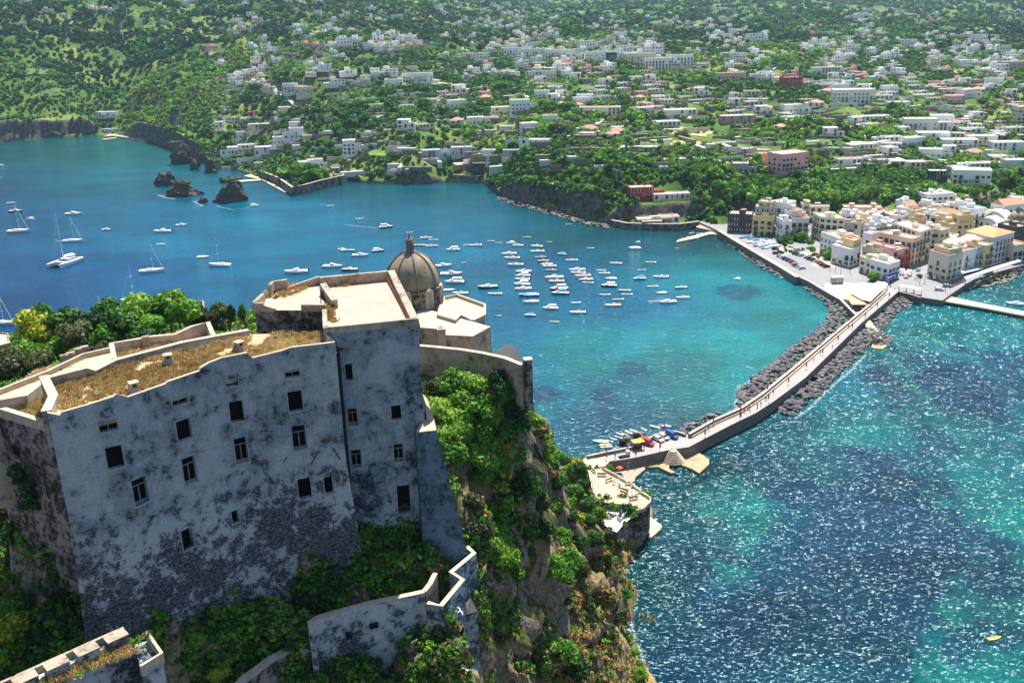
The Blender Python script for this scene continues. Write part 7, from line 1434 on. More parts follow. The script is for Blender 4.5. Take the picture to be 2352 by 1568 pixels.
for zn, poly in ZB.items():
    xs = [p[0] for p in poly]; ys = [p[1] for p in poly]; A_ = 0
    j = len(poly) - 1
    wp = [P(x, y, 0) for x, y in poly]; area = abs(sum(wp[i].x * wp[i - 1].y - wp[i - 1].x * wp[i].y for i in range(len(wp)))) / 2
    n_ = int(area * (0.62 if 'causeway' in zn or 'sea wall' in zn else 0.35)); k = 0; W_ = [(p.x, p.y) for p in wp]; wx = [p[0] for p in W_]; wy = [p[1] for p in W_]
    while k < n_:
        x, y = rb.uniform(min(wx), max(wx)), rb.uniform(min(wy), max(wy))
        if not in_poly(x, y, W_): continue
        k += 1; s_ = rb.uniform(0.6, 1.25) ** 1.2 * (1.15 if 'causeway' in zn else 1.1)
        d_edge = min(seg_d(x, y, W_[i - 1], W_[i]) for i in range(len(W_)))
        allb.append((s_ / hypot(x, y), x, y, 0.15 + min(d_edge, 5) * 0.34 * rb.uniform(0.6, 1.1), s_, zn, rb.uniform(0, 6.28), rb.randrange(7)))
allb.sort(key=lambda b: -b[0]); big = [b for b in allb if 'causeway' in b[5]][:280]; bs = set(id(b) for b in big); rest_b = [b for b in allb if id(b) not in bs]
for zn in ZB:
    L_ = sorted([b for b in big if b[5] == zn], key=lambda b: b[2])
    for i, (_, x, y, z, s_, _, rz, k) in enumerate(L_):
        o_ = bpy.data.objects.new('boulder', BMESH[k]); COL.objects.link(o_); o_.location = (x, y, z); o_.scale = (s_ * 1.12,) * 3; o_.rotation_euler = (rb.uniform(-0.3, 0.3), rb.uniform(-0.3, 0.3), rz)
        T(o_, f'grey boulder {zn}, {nth(i + 1)} from the castle end', 'boulder', 'boulders beside the causeway')
Vs = []; Fs = []; nb = 0; Ms = []
for (_, x, y, z, s_, zn, rz, k) in rest_b:
    V = BL[k] * s_; c_, s2 = cos(rz), sin(rz); Vs.append(np.stack([V[:, 0] * c_ - V[:, 1] * s2 + x, V[:, 0] * s2 + V[:, 1] * c_ + y, V[:, 2] + z], -1)); Fs.append(BF + nb); nb += len(V); Ms += [1 if 'canopy' in zn or 'headland' in zn and rb.random() < 0.4 else 0] * len(BF)
MBR = M('breakwater_stone', (0.2, 0.185, 0.18), 0.85, 0.5, 0.45, 0.5, 2.5, dark=(0.025, 0.025, 0.032))
o = npmesh('breakwater_boulders', np.vstack(Vs), np.vstack(Fs), [MBR, M_BLL], mi=Ms); K(o, 'stuff', 'heaped grey boulders of the breakwaters along causeway, quay and headland', 'boulders')
print('boulders', len(big), len(rest_b))
# ------------------------------------------------------------------ sea stacks and rocks
M_LAVA = terrain_mat('lava_rock', [(0.08, 0.1, 0.04), (0.14, 0.13, 0.07), (0.2, 0.16, 0.1)], 0.15, 0.9, ((0.035, 0.03, 0.03), (0.2, 0.15, 0.12)))
def stack(label, px, py, wpx, hpx, asp=0.6, seed=0, green=None, name='sea_stack'):
    q = P(px, py, 0); k_ = hypot(q.y, CAMH) / F_; w_ = wpx * k_; h = hpx * k_ * 1.02; n = 34; V = []; F = []; r = np.random.RandomState(seed)
    for j in range(12):
        t = j / 11; rr = (1 - t ** 1.7) ** 0.5 if j < 11 else 0.02
        for i in range(n):
            a_ = 2 * pi * i / n; m_ = 0.75 + 0.5 * fbm(np.array([cos(a_) * 1.4 + seed * 3 + t]), np.array([sin(a_) * 1.4 + t * 2]), 3, seed)[0] * 2 - 0.45
            jag = 1 + (fbm(np.array([cos(a_) * 5 + seed]), np.array([sin(a_) * 5 + t * 6]), 3, seed + 3)[0] - 0.45) * 0.55
            x = cos(a_) * w_ / 2 * rr * m_ * jag + w_ * 0.12 * t * sin(seed); y = sin(a_) * w_ / 2 * asp * rr * m_ * jag; z = t * h * (0.72 + 0.6 * (fbm(np.array([x * 6 / w_ + seed]), np.array([y * 6 / w_]), 2, seed + 5)[0] - 0.3)) - (0.8 if j == 0 else 0)
            V.append((x, y, z))
    for j in range(11):
        for i in range(n): F.append((j * n + i, j * n + (i + 1) % n, (j + 1) * n + (i + 1) % n, (j + 1) * n + i))
    mb = MB(); mb.add(V, F); mb.add([V[11 * n + i] for i in range(n)], [tuple(range(n))])
    th = thing(name, label, 'rock', (q.x, q.y + w_ * asp * 0.3, 0), 0, 'dark lava rocks in the bay'); mb.obj('rock', [M_LAVA], th)
    if green:
        me_ = get_crown('shrub', 'olive', seed)
        for i in range(green):
            a_ = r.uniform(0, 6.28); rr = r.uniform(0, 0.25) * w_; o_ = bpy.data.objects.new('bush', me_); COL.objects.link(o_); o_.parent = th; o_.location = (rr * cos(a_), rr * sin(a_) * asp, h * 0.85); s_ = w_ * r.uniform(0.07, 0.13); o_.scale = (s_ * 1.4, s_ * 1.2, s_ * 0.7)
    return th
for a_ in [('biggest dark lava rock nearest the little beach', 408, 378, 84, 54, 0.6, 1, 5), ('low dark rock joined to the lido by a footbridge', 477, 372, 44, 36, 0.7, 2, 3), ('dark round rock between the biggest rock and the lido', 446, 391, 36, 30, 0.7, 3, 2), ('dark rock with a green cap nearest the lido', 483, 397, 38, 32, 0.7, 4, 2),
  ('dark pointed rock standing farthest out in the bay', 381, 427, 72, 34, 0.5, 5, 2), ('long low dark rock with foam at its end', 420, 451, 104, 34, 0.4, 6, 3), ('round dark rock with green terraces nearest the sea wall', 531, 464, 96, 56, 0.65, 7, 7), ('tiny black rock washed by foam', 463, 467, 27, 17, 0.8, 8, None), ('small rock with a hut at the end of the footbridge', 520, 420, 40, 14, 0.5, 9, 1),
  ('mossy boulder outcrop beside the moored rowing boats', 1440, 1022, 40, 22, 0.6, 11, None), ('small rounded outcrop behind the yellow-canopied cart', 1464, 1007, 26, 18, 0.7, 12, None), ('pale flat rock just under the surface by the causeway', 1568, 960, 18, 3, 0.6, 13, None), ('grey rock at the foot of the sea wall of the restaurants', 1440, 524, 30, 14, 0.6, 14, None), ('low rock at the little beach corner', 345, 330, 30, 10, 0.5, 15, None)]: stack(*a_[:2], a_[2], a_[3], a_[4], a_[5], a_[6], a_[7])
# walls of the lido garden and the jetty under it
def seawall2(label, L, w_, z, name='garden_sea_wall', m=PL_SIDE, base=-3):
    pp = pl(L, z); a_ = MB(); a_.ribbon([(q.x, q.y) for q in pp], w_, base, z); b_ = MB(); b_.ribbon([(q.x, q.y) for q in pp], w_ + 0.2, z - 0.02, z + 0.15); return thing_at(name, label, 'wall', [('wall', a_, [m]), ('coping', b_, [M_COP])])
seawall2('tall dark curved sea wall round the walled garden over the bay', [(600,392),(640,408),(672,430),(700,424),(740,413),(787,403),(792,396)], 1.6, 7.0)
seawall2('dark battlemented shore wall under the small stone house', [(1030,400),(1060,402),(1100,404),(1112,398)], 1.2, 6.0)
seawall2('long rough sea wall of the restaurants under the headland', [(1405,505),(1440,512),(1500,514),(1560,514),(1605,508)], 1.6, 4.0)
seawall2('grey retaining wall with arched niches above the red restaurant', [(1490,415),(1540,418),(1600,420),(1650,422)], 1.0, 19.0, 'retaining_wall', PL_TAN, 10)
pj = pl([(560,404),(575,400),(640,414),(665,440),(655,442),(625,426),(600,412)], 1.0); mb = MB(); mb.prism([(p.x, p.y) for p in pj], -2, 1.0); thing_at('lido_walkway', 'pale concrete bathing walkway at the foot of the curved garden wall', 'walkway', [('deck', mb, [M_CREAM])])
pj = pl([(548,418),(600,414),(600,411),(548,414)], 1.0); mb = MB(); mb.prism([(p.x, p.y) for p in pj], 0.4, 1.0); thing_at('footbridge', 'thin footbridge from the lido walkway to the rock with the hut', 'footbridge', [('deck', mb, [M_CREAM])])
pj = pl([(233,319),(268,315),(268,317),(240,321)], 0.8); mb = MB(); mb.prism([(p.x, p.y) for p in pj], -1, 0.8); thing_at('jetty', 'thin wooden jetty at the little beach', 'jetty', [('deck', mb, [M_SHELF])])
sheet('beach', [(236,314),(262,312),(300,317),(335,326),(330,318),(300,306),(262,305)], 1.6, M_SAND, 'little sandy beach at the end of the bay', 'structure', 'beach', 3)
sheet('beach', [(1600,522),(1650,532),(1660,524),(1640,514),(1612,510),(1598,514)], 1.6, M_SAND, 'small sandy beach between the restaurants and the dark stone house', 'structure', 'beach', 3)
def drape(name, label, L, z, m, cat):
    n_ = 9; c_ = [hitland(x, y) for x, y in L]; V = []
    for i in range(n_ + 1):
        for j in range(n_ + 1):
            a_, b_ = i / n_, j / n_; q = (c_[0] * (1 - a_) + c_[1] * a_) * (1 - b_) + (c_[3] * (1 - a_) + c_[2] * a_) * b_; V.append((q.x, q.y, float(zland(q.x, q.y)) + z))
    F = [(i * (n_ + 1) + j, (i + 1) * (n_ + 1) + j, (i + 1) * (n_ + 1) + j + 1, i * (n_ + 1) + j + 1) for i in range(n_) for j in range(n_)]; K(npmesh(name, V, F, m), 'structure', label, cat)
drape('lawn', 'mown green lawn beside the white tower house', [(835,359),(930,359),(940,348),(850,347)], 0.9, M('mown_lawn', (0.2, 0.34, 0.06), 0.95, 0.2, 0.3), 'lawn')
M_DF = M('dry_field', (0.42, 0.38, 0.16), 0.98, 0.2, 0.15)
drape('dry_field', 'dry yellow field among the green orchards', [(1535,314),(1622,318),(1640,302),(1560,292)], 0.5, M_DF, 'field')
drape('field', 'narrow dry strip of field below the yellow field', [(1530,335),(1660,338),(1665,330),(1540,325)], 0.5, M_DF, 'field')
drape('field', 'bright green orchard clearing beside the small white cube house', [(1960,345),(2040,350),(2030,325),(1990,318)], 0.5, M('green_field', (0.17, 0.3, 0.05), 0.98, 0.3, 0.1), 'field')
def vines(name):
    m_, t, b = nodemat(name); p = posn(t); w_ = NN(t, 'TexWave', bands_direction='Y'); w_.inputs['Scale'].default_value = 0.12; w_.inputs['Distortion'].default_value = 2.5; w_.inputs['Detail'].default_value = 2; t.links.new(p, w_.inputs['Vector'])
    t.links.new(ramp(t, w_.outputs['Fac'], [(0.35, (0.035, 0.085, 0.018)), (0.6, (0.11, 0.19, 0.045))]), b.inputs['Base Color']); b.inputs['Roughness'].default_value = 0.95; return m_
MV = vines('vine_rows')
for i, (x, y, w_, h_) in enumerate([(1455,35,95,30),(1985,232,50,22),(1090,55,50,22),(95,212,60,16),(165,238,50,12),(330,60,60,14),(1470,330,70,16),(2085,170,60,14),(1330,200,60,14),(60,160,70,18),(1850,325,60,14),(430,205,50,10)]): drape('vineyard', ['vine terraces on the far round hill','vine rows beside the big stepped hotel','vine terraces near the hilltop houses','terraced field on the wooded slope','lower terraced field on the wooded slope','terrace high on the wooded slope','orchard rows under the white arcaded houses','vine rows on the far valley slope','green orchard in the middle of the plateau','clearing high on the bay slope','kitchen gardens over the pink villa','clearing over the little beach'][i], [(x, y + h_), (x + w_, y + h_), (x + w_, y), (x, y)], 1.6, MV, 'vineyard')
Vs = []; Fs = []; nb = 0; Ms = []; rw_ = random.Random(77); k = 0
while k < 1100:
    px, py = rw_.uniform(480, 2352), rw_.uniform(60, 400); q = hitland(px, py)
    if q is None or q.y > 2000 or (Hn.shape[0] and (((Hn[:, 0] - q.x) ** 2 + (Hn[:, 1] - q.y) ** 2) < (Hn[:, 2] * 0.8) ** 2).any()): continue
    k += 1; L_ = rw_.uniform(8, 30); a_ = rw_.uniform(-0.35, 0.35) + (pi / 2 if rw_.random() < 0.12 else 0); hh = rw_.uniform(1.2, 3.2); mb = MB(); mb.box((0, 0, -2.5), (L_, rw_.choice([0.4, 0.4, 3.0]), 2.5 + hh), a_); v = np.array(mb.v) + np.array([q.x, q.y, q.z]); Vs.append(v); Fs.append(np.array(mb.f) + nb); nb += 8; Ms += [rw_.choice([0, 0, 1, 2])] * 6
K(npmesh('terrace_walls', np.vstack(Vs), np.vstack(Fs), [M('terrace_stone', (0.26, 0.22, 0.18), 0.95, 0.3, 0.5), M('terrace_plaster', (0.6, 0.55, 0.48), 0.9, 0.2, 0.5), M('garden_wall_white', (0.72, 0.7, 0.66), 0.9, 0.1, 0.5)], mi=Ms), 'stuff', 'low garden and terrace walls running across the green slopes', 'walls')
def road(name, label, L, w_, m, z=0.6):
    pp = [hitland(x, y) for x, y in L]; pp = [q for q in pp if q]; pts_ = []
    for a_, b_ in zip(pp[:-1], pp[1:]):
        for k in range(5): q = a_.lerp(b_, k / 5); pts_.append(q)
    V = []; F = []
    for i, q in enumerate(pts_):
        d = (pts_[min(i + 1, len(pts_) - 1)] - pts_[max(i - 1, 0)]); d.z = 0; d.normalize(); n_ = Vector((-d.y, d.x, 0)) * w_ / 2
        for s_ in (-1, 1): v = q + n_ * s_; V.append((v.x, v.y, max(float(zland(v.x, v.y)), float(zland(q.x, q.y))) + z))
    F = [(2 * i, 2 * i + 1, 2 * i + 3, 2 * i + 2) for i in range(len(pts_) - 1)]; K(npmesh(name, V, F, m), 'structure', label, 'road')
M_RD = M('hill_road', (0.45, 0.43, 0.41), 0.95, 0.15, 0.1)
for i, L in enumerate([[(628,205),(640,222),(665,235),(690,255)],[(1018,235),(1022,255),(1028,285)],[(1290,322),(1335,312),(1375,285),(1420,245)],[(1710,195),(1760,170),(1800,150)],[(1490,372),(1560,368),(1640,372),(1690,385)],[(2050,345),(2120,362),(2200,375)],[(1020,130),(1080,142),(1130,160)],[(760,100),(830,108),(900,100)],[(1990,200),(2060,195),(2130,185)]]): road('road', ['pale road bending down the slope behind the lido','pale road dropping beside the brown-green gardens','walled road climbing past the bougainvillea hotel','pale road behind the salmon pink hotel','garden track below the long grey house','lane over the town rooftops','pale road by the car park behind the cypresses','lane across the upper slope','lane through the vineyard terraces'][i], L, 4.5, M_RD, 1.2)
# ------------------------------------------------------------------ boats
HW_ = M('boat_white', (0.78, 0.78, 0.77), 0.35, 0.04, 1, world=False); HB = M('boat_blue', (0.05, 0.25, 0.5), 0.4, 0.05, 1, world=False); HD = M('boat_dark', (0.03, 0.035, 0.05), 0.35, 0.1, 1, world=False); HR = M('boat_red', (0.5, 0.06, 0.04), 0.4, 0.1, 1, world=False); HC = M('boat_cream', (0.55, 0.45, 0.3), 0.7, 0.1, 1, world=False); HG = M('boat_glass', (0.03, 0.05, 0.07), 0.15, 0.1, 1, world=False, spec=0.6); HY = M('boat_yellow', (0.75, 0.5, 0.05), 0.5, 0.1, 1, world=False); HS = M('hull_stripe', (0.03, 0.08, 0.25), 0.4, 0.05, 1, world=False); HGR = M('rib_grey', (0.35, 0.36, 0.37), 0.6, 0.1, 1, world=False)
def hull(L_, B_, Hh, deck_drop=0.25, m=0, md=1, pointed=True, st=9, open_=True):
    """hull along +x (bow), closed sides, well inside"""
    mb = MB(); out = []; inn = []; dk = []
    for i in range(st):
        t = i / (st - 1); x = -L_ / 2 + L_ * t; w_ = B_ / 2 * (1 - max(0, (t - 0.45) / 0.55) ** 2.2) * (0.86 + 0.14 * min(1, t * 3)); w_ = max(w_, 0.02); sh = Hh * (1 + 0.35 * t ** 2)
        out.append([(x, -w_ * 0.45, -0.35), (x, -w_ * 0.9, 0.15 * Hh), (x + 0.06 * L_ * t ** 4, -w_, sh), (x + 0.06 * L_ * t ** 4, w_, sh), (x, w_ * 0.9, 0.15 * Hh), (x, w_ * 0.45, -0.35)])
    v = [p for s_ in out for p in s_]; f = []
    for i in range(st - 1):
        for k in (0, 1, 3, 4): f.append((6 * i + k, 6 * (i + 1) + k, 6 * (i + 1) + k + 1, 6 * i + k + 1))
        f.append((6 * i + 5, 6 * (i + 1) + 5, 6 * (i + 1), 6 * i))
    f.append((0, 1, 2, 3, 4, 5)); mb.add(v, f, m)
    # deck rim and sunk floor
    rim = []; fl = []
    for i in range(st):
        a_ = out[i][2]; b_ = out[i][3]; k = 0.8 if open_ and i < st - 2 and i > 0 else 0.0
        rim.append((a_, b_, k, out[i]))
    for i in range(st - 1):
        a0, b0, k0, _ = rim[i]; a1, b1, k1, _ = rim[i + 1]
        if k0 and k1:
            for s0, s1, e0, e1 in ((a0, a1, 1, 1), (b0, b1, 1, 1)):
                i0 = (s0[0], s0[1] * k0, s0[2]); i1 = (s1[0], s1[1] * k1, s1[2]); mb.add([s0, s1, i1, i0], [(0, 1, 2, 3)], md); j0 = (i0[0], i0[1], i0[2] - deck_drop); j1 = (i1[0], i1[1], i1[2] - deck_drop); mb.add([i0, i1, j1, j0], [(0, 1, 2, 3)], md)
            mb.add([(a0[0], a0[1] * k0, a0[2] - deck_drop), (a1[0], a1[1] * k1, a1[2] - deck_drop), (b1[0], b1[1] * k1, b1[2] - deck_drop), (b0[0], b0[1] * k0, b0[2] - deck_drop)], [(0, 1, 2, 3)], 2)
        else:
            mb.add([a0, a1, b1, b0], [(0, 1, 2, 3)], md)
            if k0 != k1:
                q_, k_ = (rim[i][0:2], k0) if k0 else (rim[i + 1][0:2], k1); aa, bb = q_; mb.add([(aa[0], aa[1] * k_, aa[2]), (bb[0], bb[1] * k_, bb[2]), (bb[0], bb[1] * k_, bb[2] - deck_drop), (aa[0], aa[1] * k_, aa[2] - deck_drop)], [(0, 1, 2, 3)], md)
    return mb
def boat(kind, label, q, rz, L_, col=0, group=None):
    """all drawn for a 7 m boat and scaled"""
    hc = [HW_, HB, HD, HR, HC, HY][col]; s_ = L_ / 7.0; nm = {'cruiser': 'motor_boat', 'open': 'open_boat', 'launch': 'canopied_boat', 'row': 'rowing_boat', 'sail': 'sailing_boat', 'rib': 'inflatable_boat', 'cover': 'covered_boat'}[kind]
    th = thing(nm, label, 'boat', q, rz, group); th.scale = (s_, s_, s_)
    if kind == 'rib':
        mb = MB(); pts = [(-3.4, 1.0), (1.6, 1.05), (3.0, 0.5), (3.5, 0), (3.0, -0.5), (1.6, -1.05), (-3.4, -1.0)]
        for i in range(6): mb.tube((*pts[i], 0.4), (*pts[i + 1], 0.4), 0.3, 8)
        mb.obj('tube', [HGR], th, smooth=True); mb = MB(); mb.box((-0.4, 0, 0.05), (5.6, 1.7, 0.2)); mb.obj('floor', [HW_], th); mb = MB(); mb.box((-0.3, 0, 0.25), (0.7, 0.8, 0.9)); mb.obj('console', [HW_], th)
    else:
        Bm = {'sail': 2.3, 'cruiser': 2.5, 'launch': 2.6, 'row': 2.3, 'open': 2.4, 'cover': 2.5}[kind]; Hh = {'row': 0.5, 'sail': 0.75}.get(kind, 0.75); hull(7.0, Bm, Hh, 0.35 if kind in ('row', 'open') else 0.25, open_=(kind in ('row', 'open', 'cruiser', 'launch'))).obj('hull', [hc, {4: HC, 5: HY}.get(col, HW_), HC if kind in ('row', 'open') else HW_], th)
    if kind in ('cruiser',):
        mb = MB(); mb.add([(-0.6, -0.85, 0.75), (1.9, -0.6, 0.85), (1.9, 0.6, 0.85), (-0.6, 0.85, 0.75), (-0.3, -0.7, 1.45), (0.7, -0.5, 1.35), (0.7, 0.5, 1.35), (-0.3, 0.7, 1.45)], [(0, 1, 5, 4), (1, 2, 6, 5), (2, 3, 7, 6), (3, 0, 4, 7), (4, 5, 6, 7)]); cb = mb.obj('cabin', [HW_], th)
        mb = MB(); mb.add([(0.75, -0.56, 1.32), (1.5, -0.6, 1.02), (1.5, 0.6, 1.02), (0.75, 0.56, 1.32)], [(0, 1, 2, 3)]); mb.add([(-0.35, -0.8, 1.0), (0.9, -0.72, 0.98), (0.5, -0.62, 1.3), (-0.25, -0.76, 1.36)], [(0, 1, 2, 3)]); mb.obj('windscreen', [HG], cb)
        mb = MB(); mb.box((-2.0, 0, 0.5), (1.2, 1.6, 0.35)); mb.obj('sunbed', [HC], th)
        mb = MB(); mb.tube((-0.9, -0.9, 0.9), (-0.6, -0.7, 1.7), 0.05); mb.tube((-0.9, 0.9, 0.9), (-0.6, 0.7, 1.7), 0.05); mb.tube((-0.6, -0.7, 1.7), (-0.6, 0.7, 1.7), 0.05); mb.obj('roll_bar', [HW_], th)
    if kind in ('open', 'cruiser', 'rib', 'launch'):
        mb = MB(); mb.box((-3.6, 0, 0.1), (0.35, 0.4, 1.0)); mb.box((-3.65, 0, 0.9), (0.55, 0.45, 0.35)); mb.obj('outboard_motor', [HD], th)
    if kind == 'open': mb = MB(); mb.box((-0.3, 0, 0.45), (0.8, 0.7, 0.85)); mb.box((0.1, 0, 1.3), (0.1, 0.6, 0.35)); mb.obj('console', [HW_], th)
    if kind == 'row':
        for x in (-1.8, -0.2, 1.4): mb = MB(); mb.box((x, 0, 0.42), (0.35, 1.8, 0.08)); mb.obj('bench', [HC if col else HS], th)
    if kind == 'launch':
        mb = MB(); mb.box((-0.8, 0, 1.95), (3.4, 2.0, 0.12)); mb.obj('canopy', [HW_ if col != 1 else HB], th)
        for x in (-2.3, 0.7):
            for y in (-0.9, 0.9): mb = MB(); mb.tube((x, y, 0.6), (x, y, 1.95), 0.04, 5); mb.obj('post', [HW_], th)
        mb = MB(); mb.box((1.3, 0, 0.75), (1.2, 1.4, 0.6)); mb.obj('cabin', [HW_], th)
    if kind == 'cover': mb = MB(); mb.add([(-3.3, -1.1, 0.78), (-3.3, 1.1, 0.78), (2.9, 0.5, 0.95), (2.9, -0.5, 0.95), (-2.5, 0, 1.3), (1.5, 0, 1.35)], [(0, 3, 5, 4), (1, 4, 5, 2), (0, 4, 1), (3, 2, 5)]); mb.obj('tarpaulin', [HW_ if col != 1 else HB], th)
    if kind == 'sail':
        mb = MB(); mb.add([(-1.6, -0.7, 0.8), (1.6, -0.45, 0.9), (1.6, 0.45, 0.9), (-1.6, 0.7, 0.8), (-1.4, -0.55, 1.15), (1.0, -0.35, 1.1), (1.0, 0.35, 1.1), (-1.4, 0.55, 1.15)], [(0, 1, 5, 4), (1, 2, 6, 5), (2, 3, 7, 6), (3, 0, 4, 7), (4, 5, 6, 7)]); mb.obj('cabin', [HW_], th)
        mb = MB(); mb.tube((0.5, 0, 0.8), (0.5, 0, 9.3), 0.075, 6, 0, 0.05); ms = mb.obj('mast', [HW_], th)
        for z in (4.0, 6.6): mb = MB(); mb.tube((0.45, -0.7, z), (0.5, 0.7, z), 0.04, 5); mb.obj('spreader', [HW_], ms)
        mb = MB(); mb.tube((0.5, 0, 1.7), (-2.3, 0, 1.8), 0.14, 6); mb.obj('boom_sail', [HS], th); mb = MB(); mb.tube((3.4, 0, 0.95), (0.5, 0, 9.0), 0.06, 4); mb.obj('furled_jib', [HW_ if col == 0 else HS], th)
    return th
def c8(x, y): return (x * 0.25 + 1047.4, y * 0.25 + 496.1)
def c5(x, y): return (x * 0.27344 + 569.6, y * 0.27344 + 514.5)
def c4(x, y): return (x * 0.27344, y * 0.27344 + 441)
BT = [(c8,1030,78,50,'row',0),(c8,320,232,55,'row',1),(c8,392,248,50,'row',0),(c8,505,255,70,'launch',0),(c8,570,277,85,'cruiser',0),(c8,655,200,75,'rib',0),(c8,745,284,92,'cruiser',0),(c8,750,333,108,'open',0),(c8,858,243,55,'rib',0),(c8,1235,298,60,'row',1),(c8,1652,303,82,'cruiser',0),(c8,1670,245,42,'launch',0),(c8,490,355,115,'cruiser',0),(c8,518,393,120,'open',0),(c8,780,384,95,'rib',0),(c8,972,355,70,'launch',1),(c8,1065,413,95,'open',0),(c8,800,418,86,'open',3),(c8,550,455,120,'open',0),(c8,835,449,92,'cruiser',0),(c8,860,468,106,'open',0),(c8,882,503,98,'rib',0),(c8,622,518,120,'cruiser',0),(c8,617,556,112,'launch',0),(c8,612,588,115,'open',0),(c8,610,636,126,'launch',0),(c8,620,677,130,'cruiser',0),(c8,672,736,150,'cover',1),(c8,690,795,118,'sail',0),(c8,905,574,142,'cruiser',0),(c8,925,607,120,'open',0),(c8,950,677,140,'launch',3),(c8,960,718,134,'launch',1),(c8,1115,503,124,'cruiser',0),(c8,1125,530,118,'open',0),(c8,1168,558,124,'open',0),(c8,1195,591,108,'cruiser',0),(c8,1212,615,84,'row',0),(c8,1470,441,94,'open',0),(c8,1790,429,80,'row',2),(c8,1705,498,65,'row',0),(c8,1335,505,72,'open',0),(c8,1362,533,88,'open',0),(c8,1425,581,84,'cover',0),(c8,1885,567,118,'open',0),(c8,1408,648,118,'launch',2),(c8,1548,687,96,'row',2),(c8,1368,726,84,'row',1),(c8,1573,723,84,'row',0),(c8,1488,770,94,'row',4),(c8,1443,828,124,'open',0),(c8,1687,582,98,'launch',1),(c8,1805,651,88,'row',2),(c8,2067,664,98,'open',1),(c8,1888,711,80,'cover',0),(c8,1808,788,70,'row',4),(c8,1945,798,138,'cruiser',0),(c8,2083,756,104,'open',0),(c8,295,660,146,'cruiser',2),(c8,358,718,110,'row',1),(c8,393,920,60,'rib',0),(c8,870,855,120,'launch',0),(c8,1100,800,78,'row',1),(c8,1120,893,124,'open',0),(c8,680,917,84,'launch',1),(c8,902,974,76,'row',4),(c8,110,272,62,'open',0),(c8,185,275,92,'open',0),
 (c5,410,410,158,'cruiser',0),(c5,708,364,138,'cruiser',0),(c5,858,390,110,'cruiser',2),(c5,790,215,60,'cruiser',0),(c5,842,225,100,'row',1),(c5,942,270,114,'cruiser',0),(c5,1092,230,82,'launch',2),(c5,1358,73,46,'row',0),(c5,1497,122,86,'open',0),(c5,1560,135,66,'row',0),(c5,1437,181,84,'row',2),(c5,1545,190,88,'open',0),(c5,1725,222,94,'launch',0),(c5,1635,358,120,'cruiser',0),(c5,1705,428,148,'cruiser',0),(c5,1740,495,132,'launch',0),(c5,1787,588,110,'open',0),(c5,1690,560,80,'cover',0),
 (c4,97,97,62,'open',0),(c4,132,166,90,'cruiser',2),(c4,155,338,145,'sail',0),(c4,260,230,55,'launch',0),(c4,615,190,110,'cruiser',0),(c4,893,320,70,'cruiser',0),(c4,612,418,132,'sail',0),(c4,1370,337,120,'cruiser',0),(c4,1353,445,66,'open',0),(c4,1523,282,76,'cruiser',0),(c4,2140,120,62,'launch',0),(c4,1705,552,84,'cover',0),(c4,1850,622,152,'sail',0),(c4,1275,672,164,'sail',0),(c4,1148,930,205,'sail',0),(c4,840,1060,130,'sail',0),(c4,20,1110,170,'sail',0),
 (None,760,474,14,'open',0),(None,826,504,15,'open',0),(None,2,381,14,'cruiser',0),(None,1,408,9,'row',0),(None,1457,571,22,'cover',0),(None,1693,642,14,'launch',0),(None,1802,639,22,'row',4)]
BK = {'cruiser': 'motor boat', 'open': 'open outboard boat', 'launch': 'canopied boat', 'row': 'small rowing boat', 'sail': 'sailing boat', 'rib': 'grey inflatable boat', 'cover': 'tarpaulin-covered boat'}; BC = ['white', 'blue', 'dark-hulled', 'red-striped', 'wooden', 'yellow']
def bwhere(x, y):
    if x < 160: return 'in deep water near the catamaran'
    if x < 620: return 'between the lava rocks and the garden'
    if x < 1045: return 'in the bay behind the castle tower'
    if x < 1180: return 'just beyond the church dome'
    if x < 1260: return 'in the crowded line beyond the church'
    if x < 1320: return 'in the middle mooring line'
    if x < 1420: return 'in the short inner mooring line'
    return 'moored loosely towards the causeway'
pos = []
for (f, x, y, l, k, c) in BT:
    X, Y = f(x, y) if f else (x, y); sc_px = {c8: 0.25, c5: 0.27344, c4: 0.27344, None: 1.0}[f]; q = P(X, Y, 0); L_ = l * sc_px * hypot(q.y, CAMH) / F_; pos.append((X, Y, q, L_ * (1.0 if k != 'sail' else 1.0), k, c))
bkt = {}
for i, (X, Y, q, L_, k, c) in enumerate(pos): bkt.setdefault((k, c, bwhere(X, Y)), []).append(i)
for L2_ in bkt.values(): L2_.sort(key=lambda i: -pos[i][1])
rbt = random.Random(3)
for i, (X, Y, q, L_, k, c) in enumerate(pos):
    key = (k, c, bwhere(X, Y)); n_ = bkt[key].index(i) + 1; m_ = len(bkt[key]); lb = f'{BC[c] if k != "rib" else "small"} {BK[k]} {key[2]}' + (f', {nth(n_)} from the castle' if m_ > 1 else '')
    rz = pi + rbt.uniform(-0.18, 0.18) if X > 1045 or rbt.random() < 0.3 else rbt.uniform(-0.2, 0.12)
    boat(k, lb, q, rz, max(3.0, L_ * 1.2), c, 'boats moored in the bay')
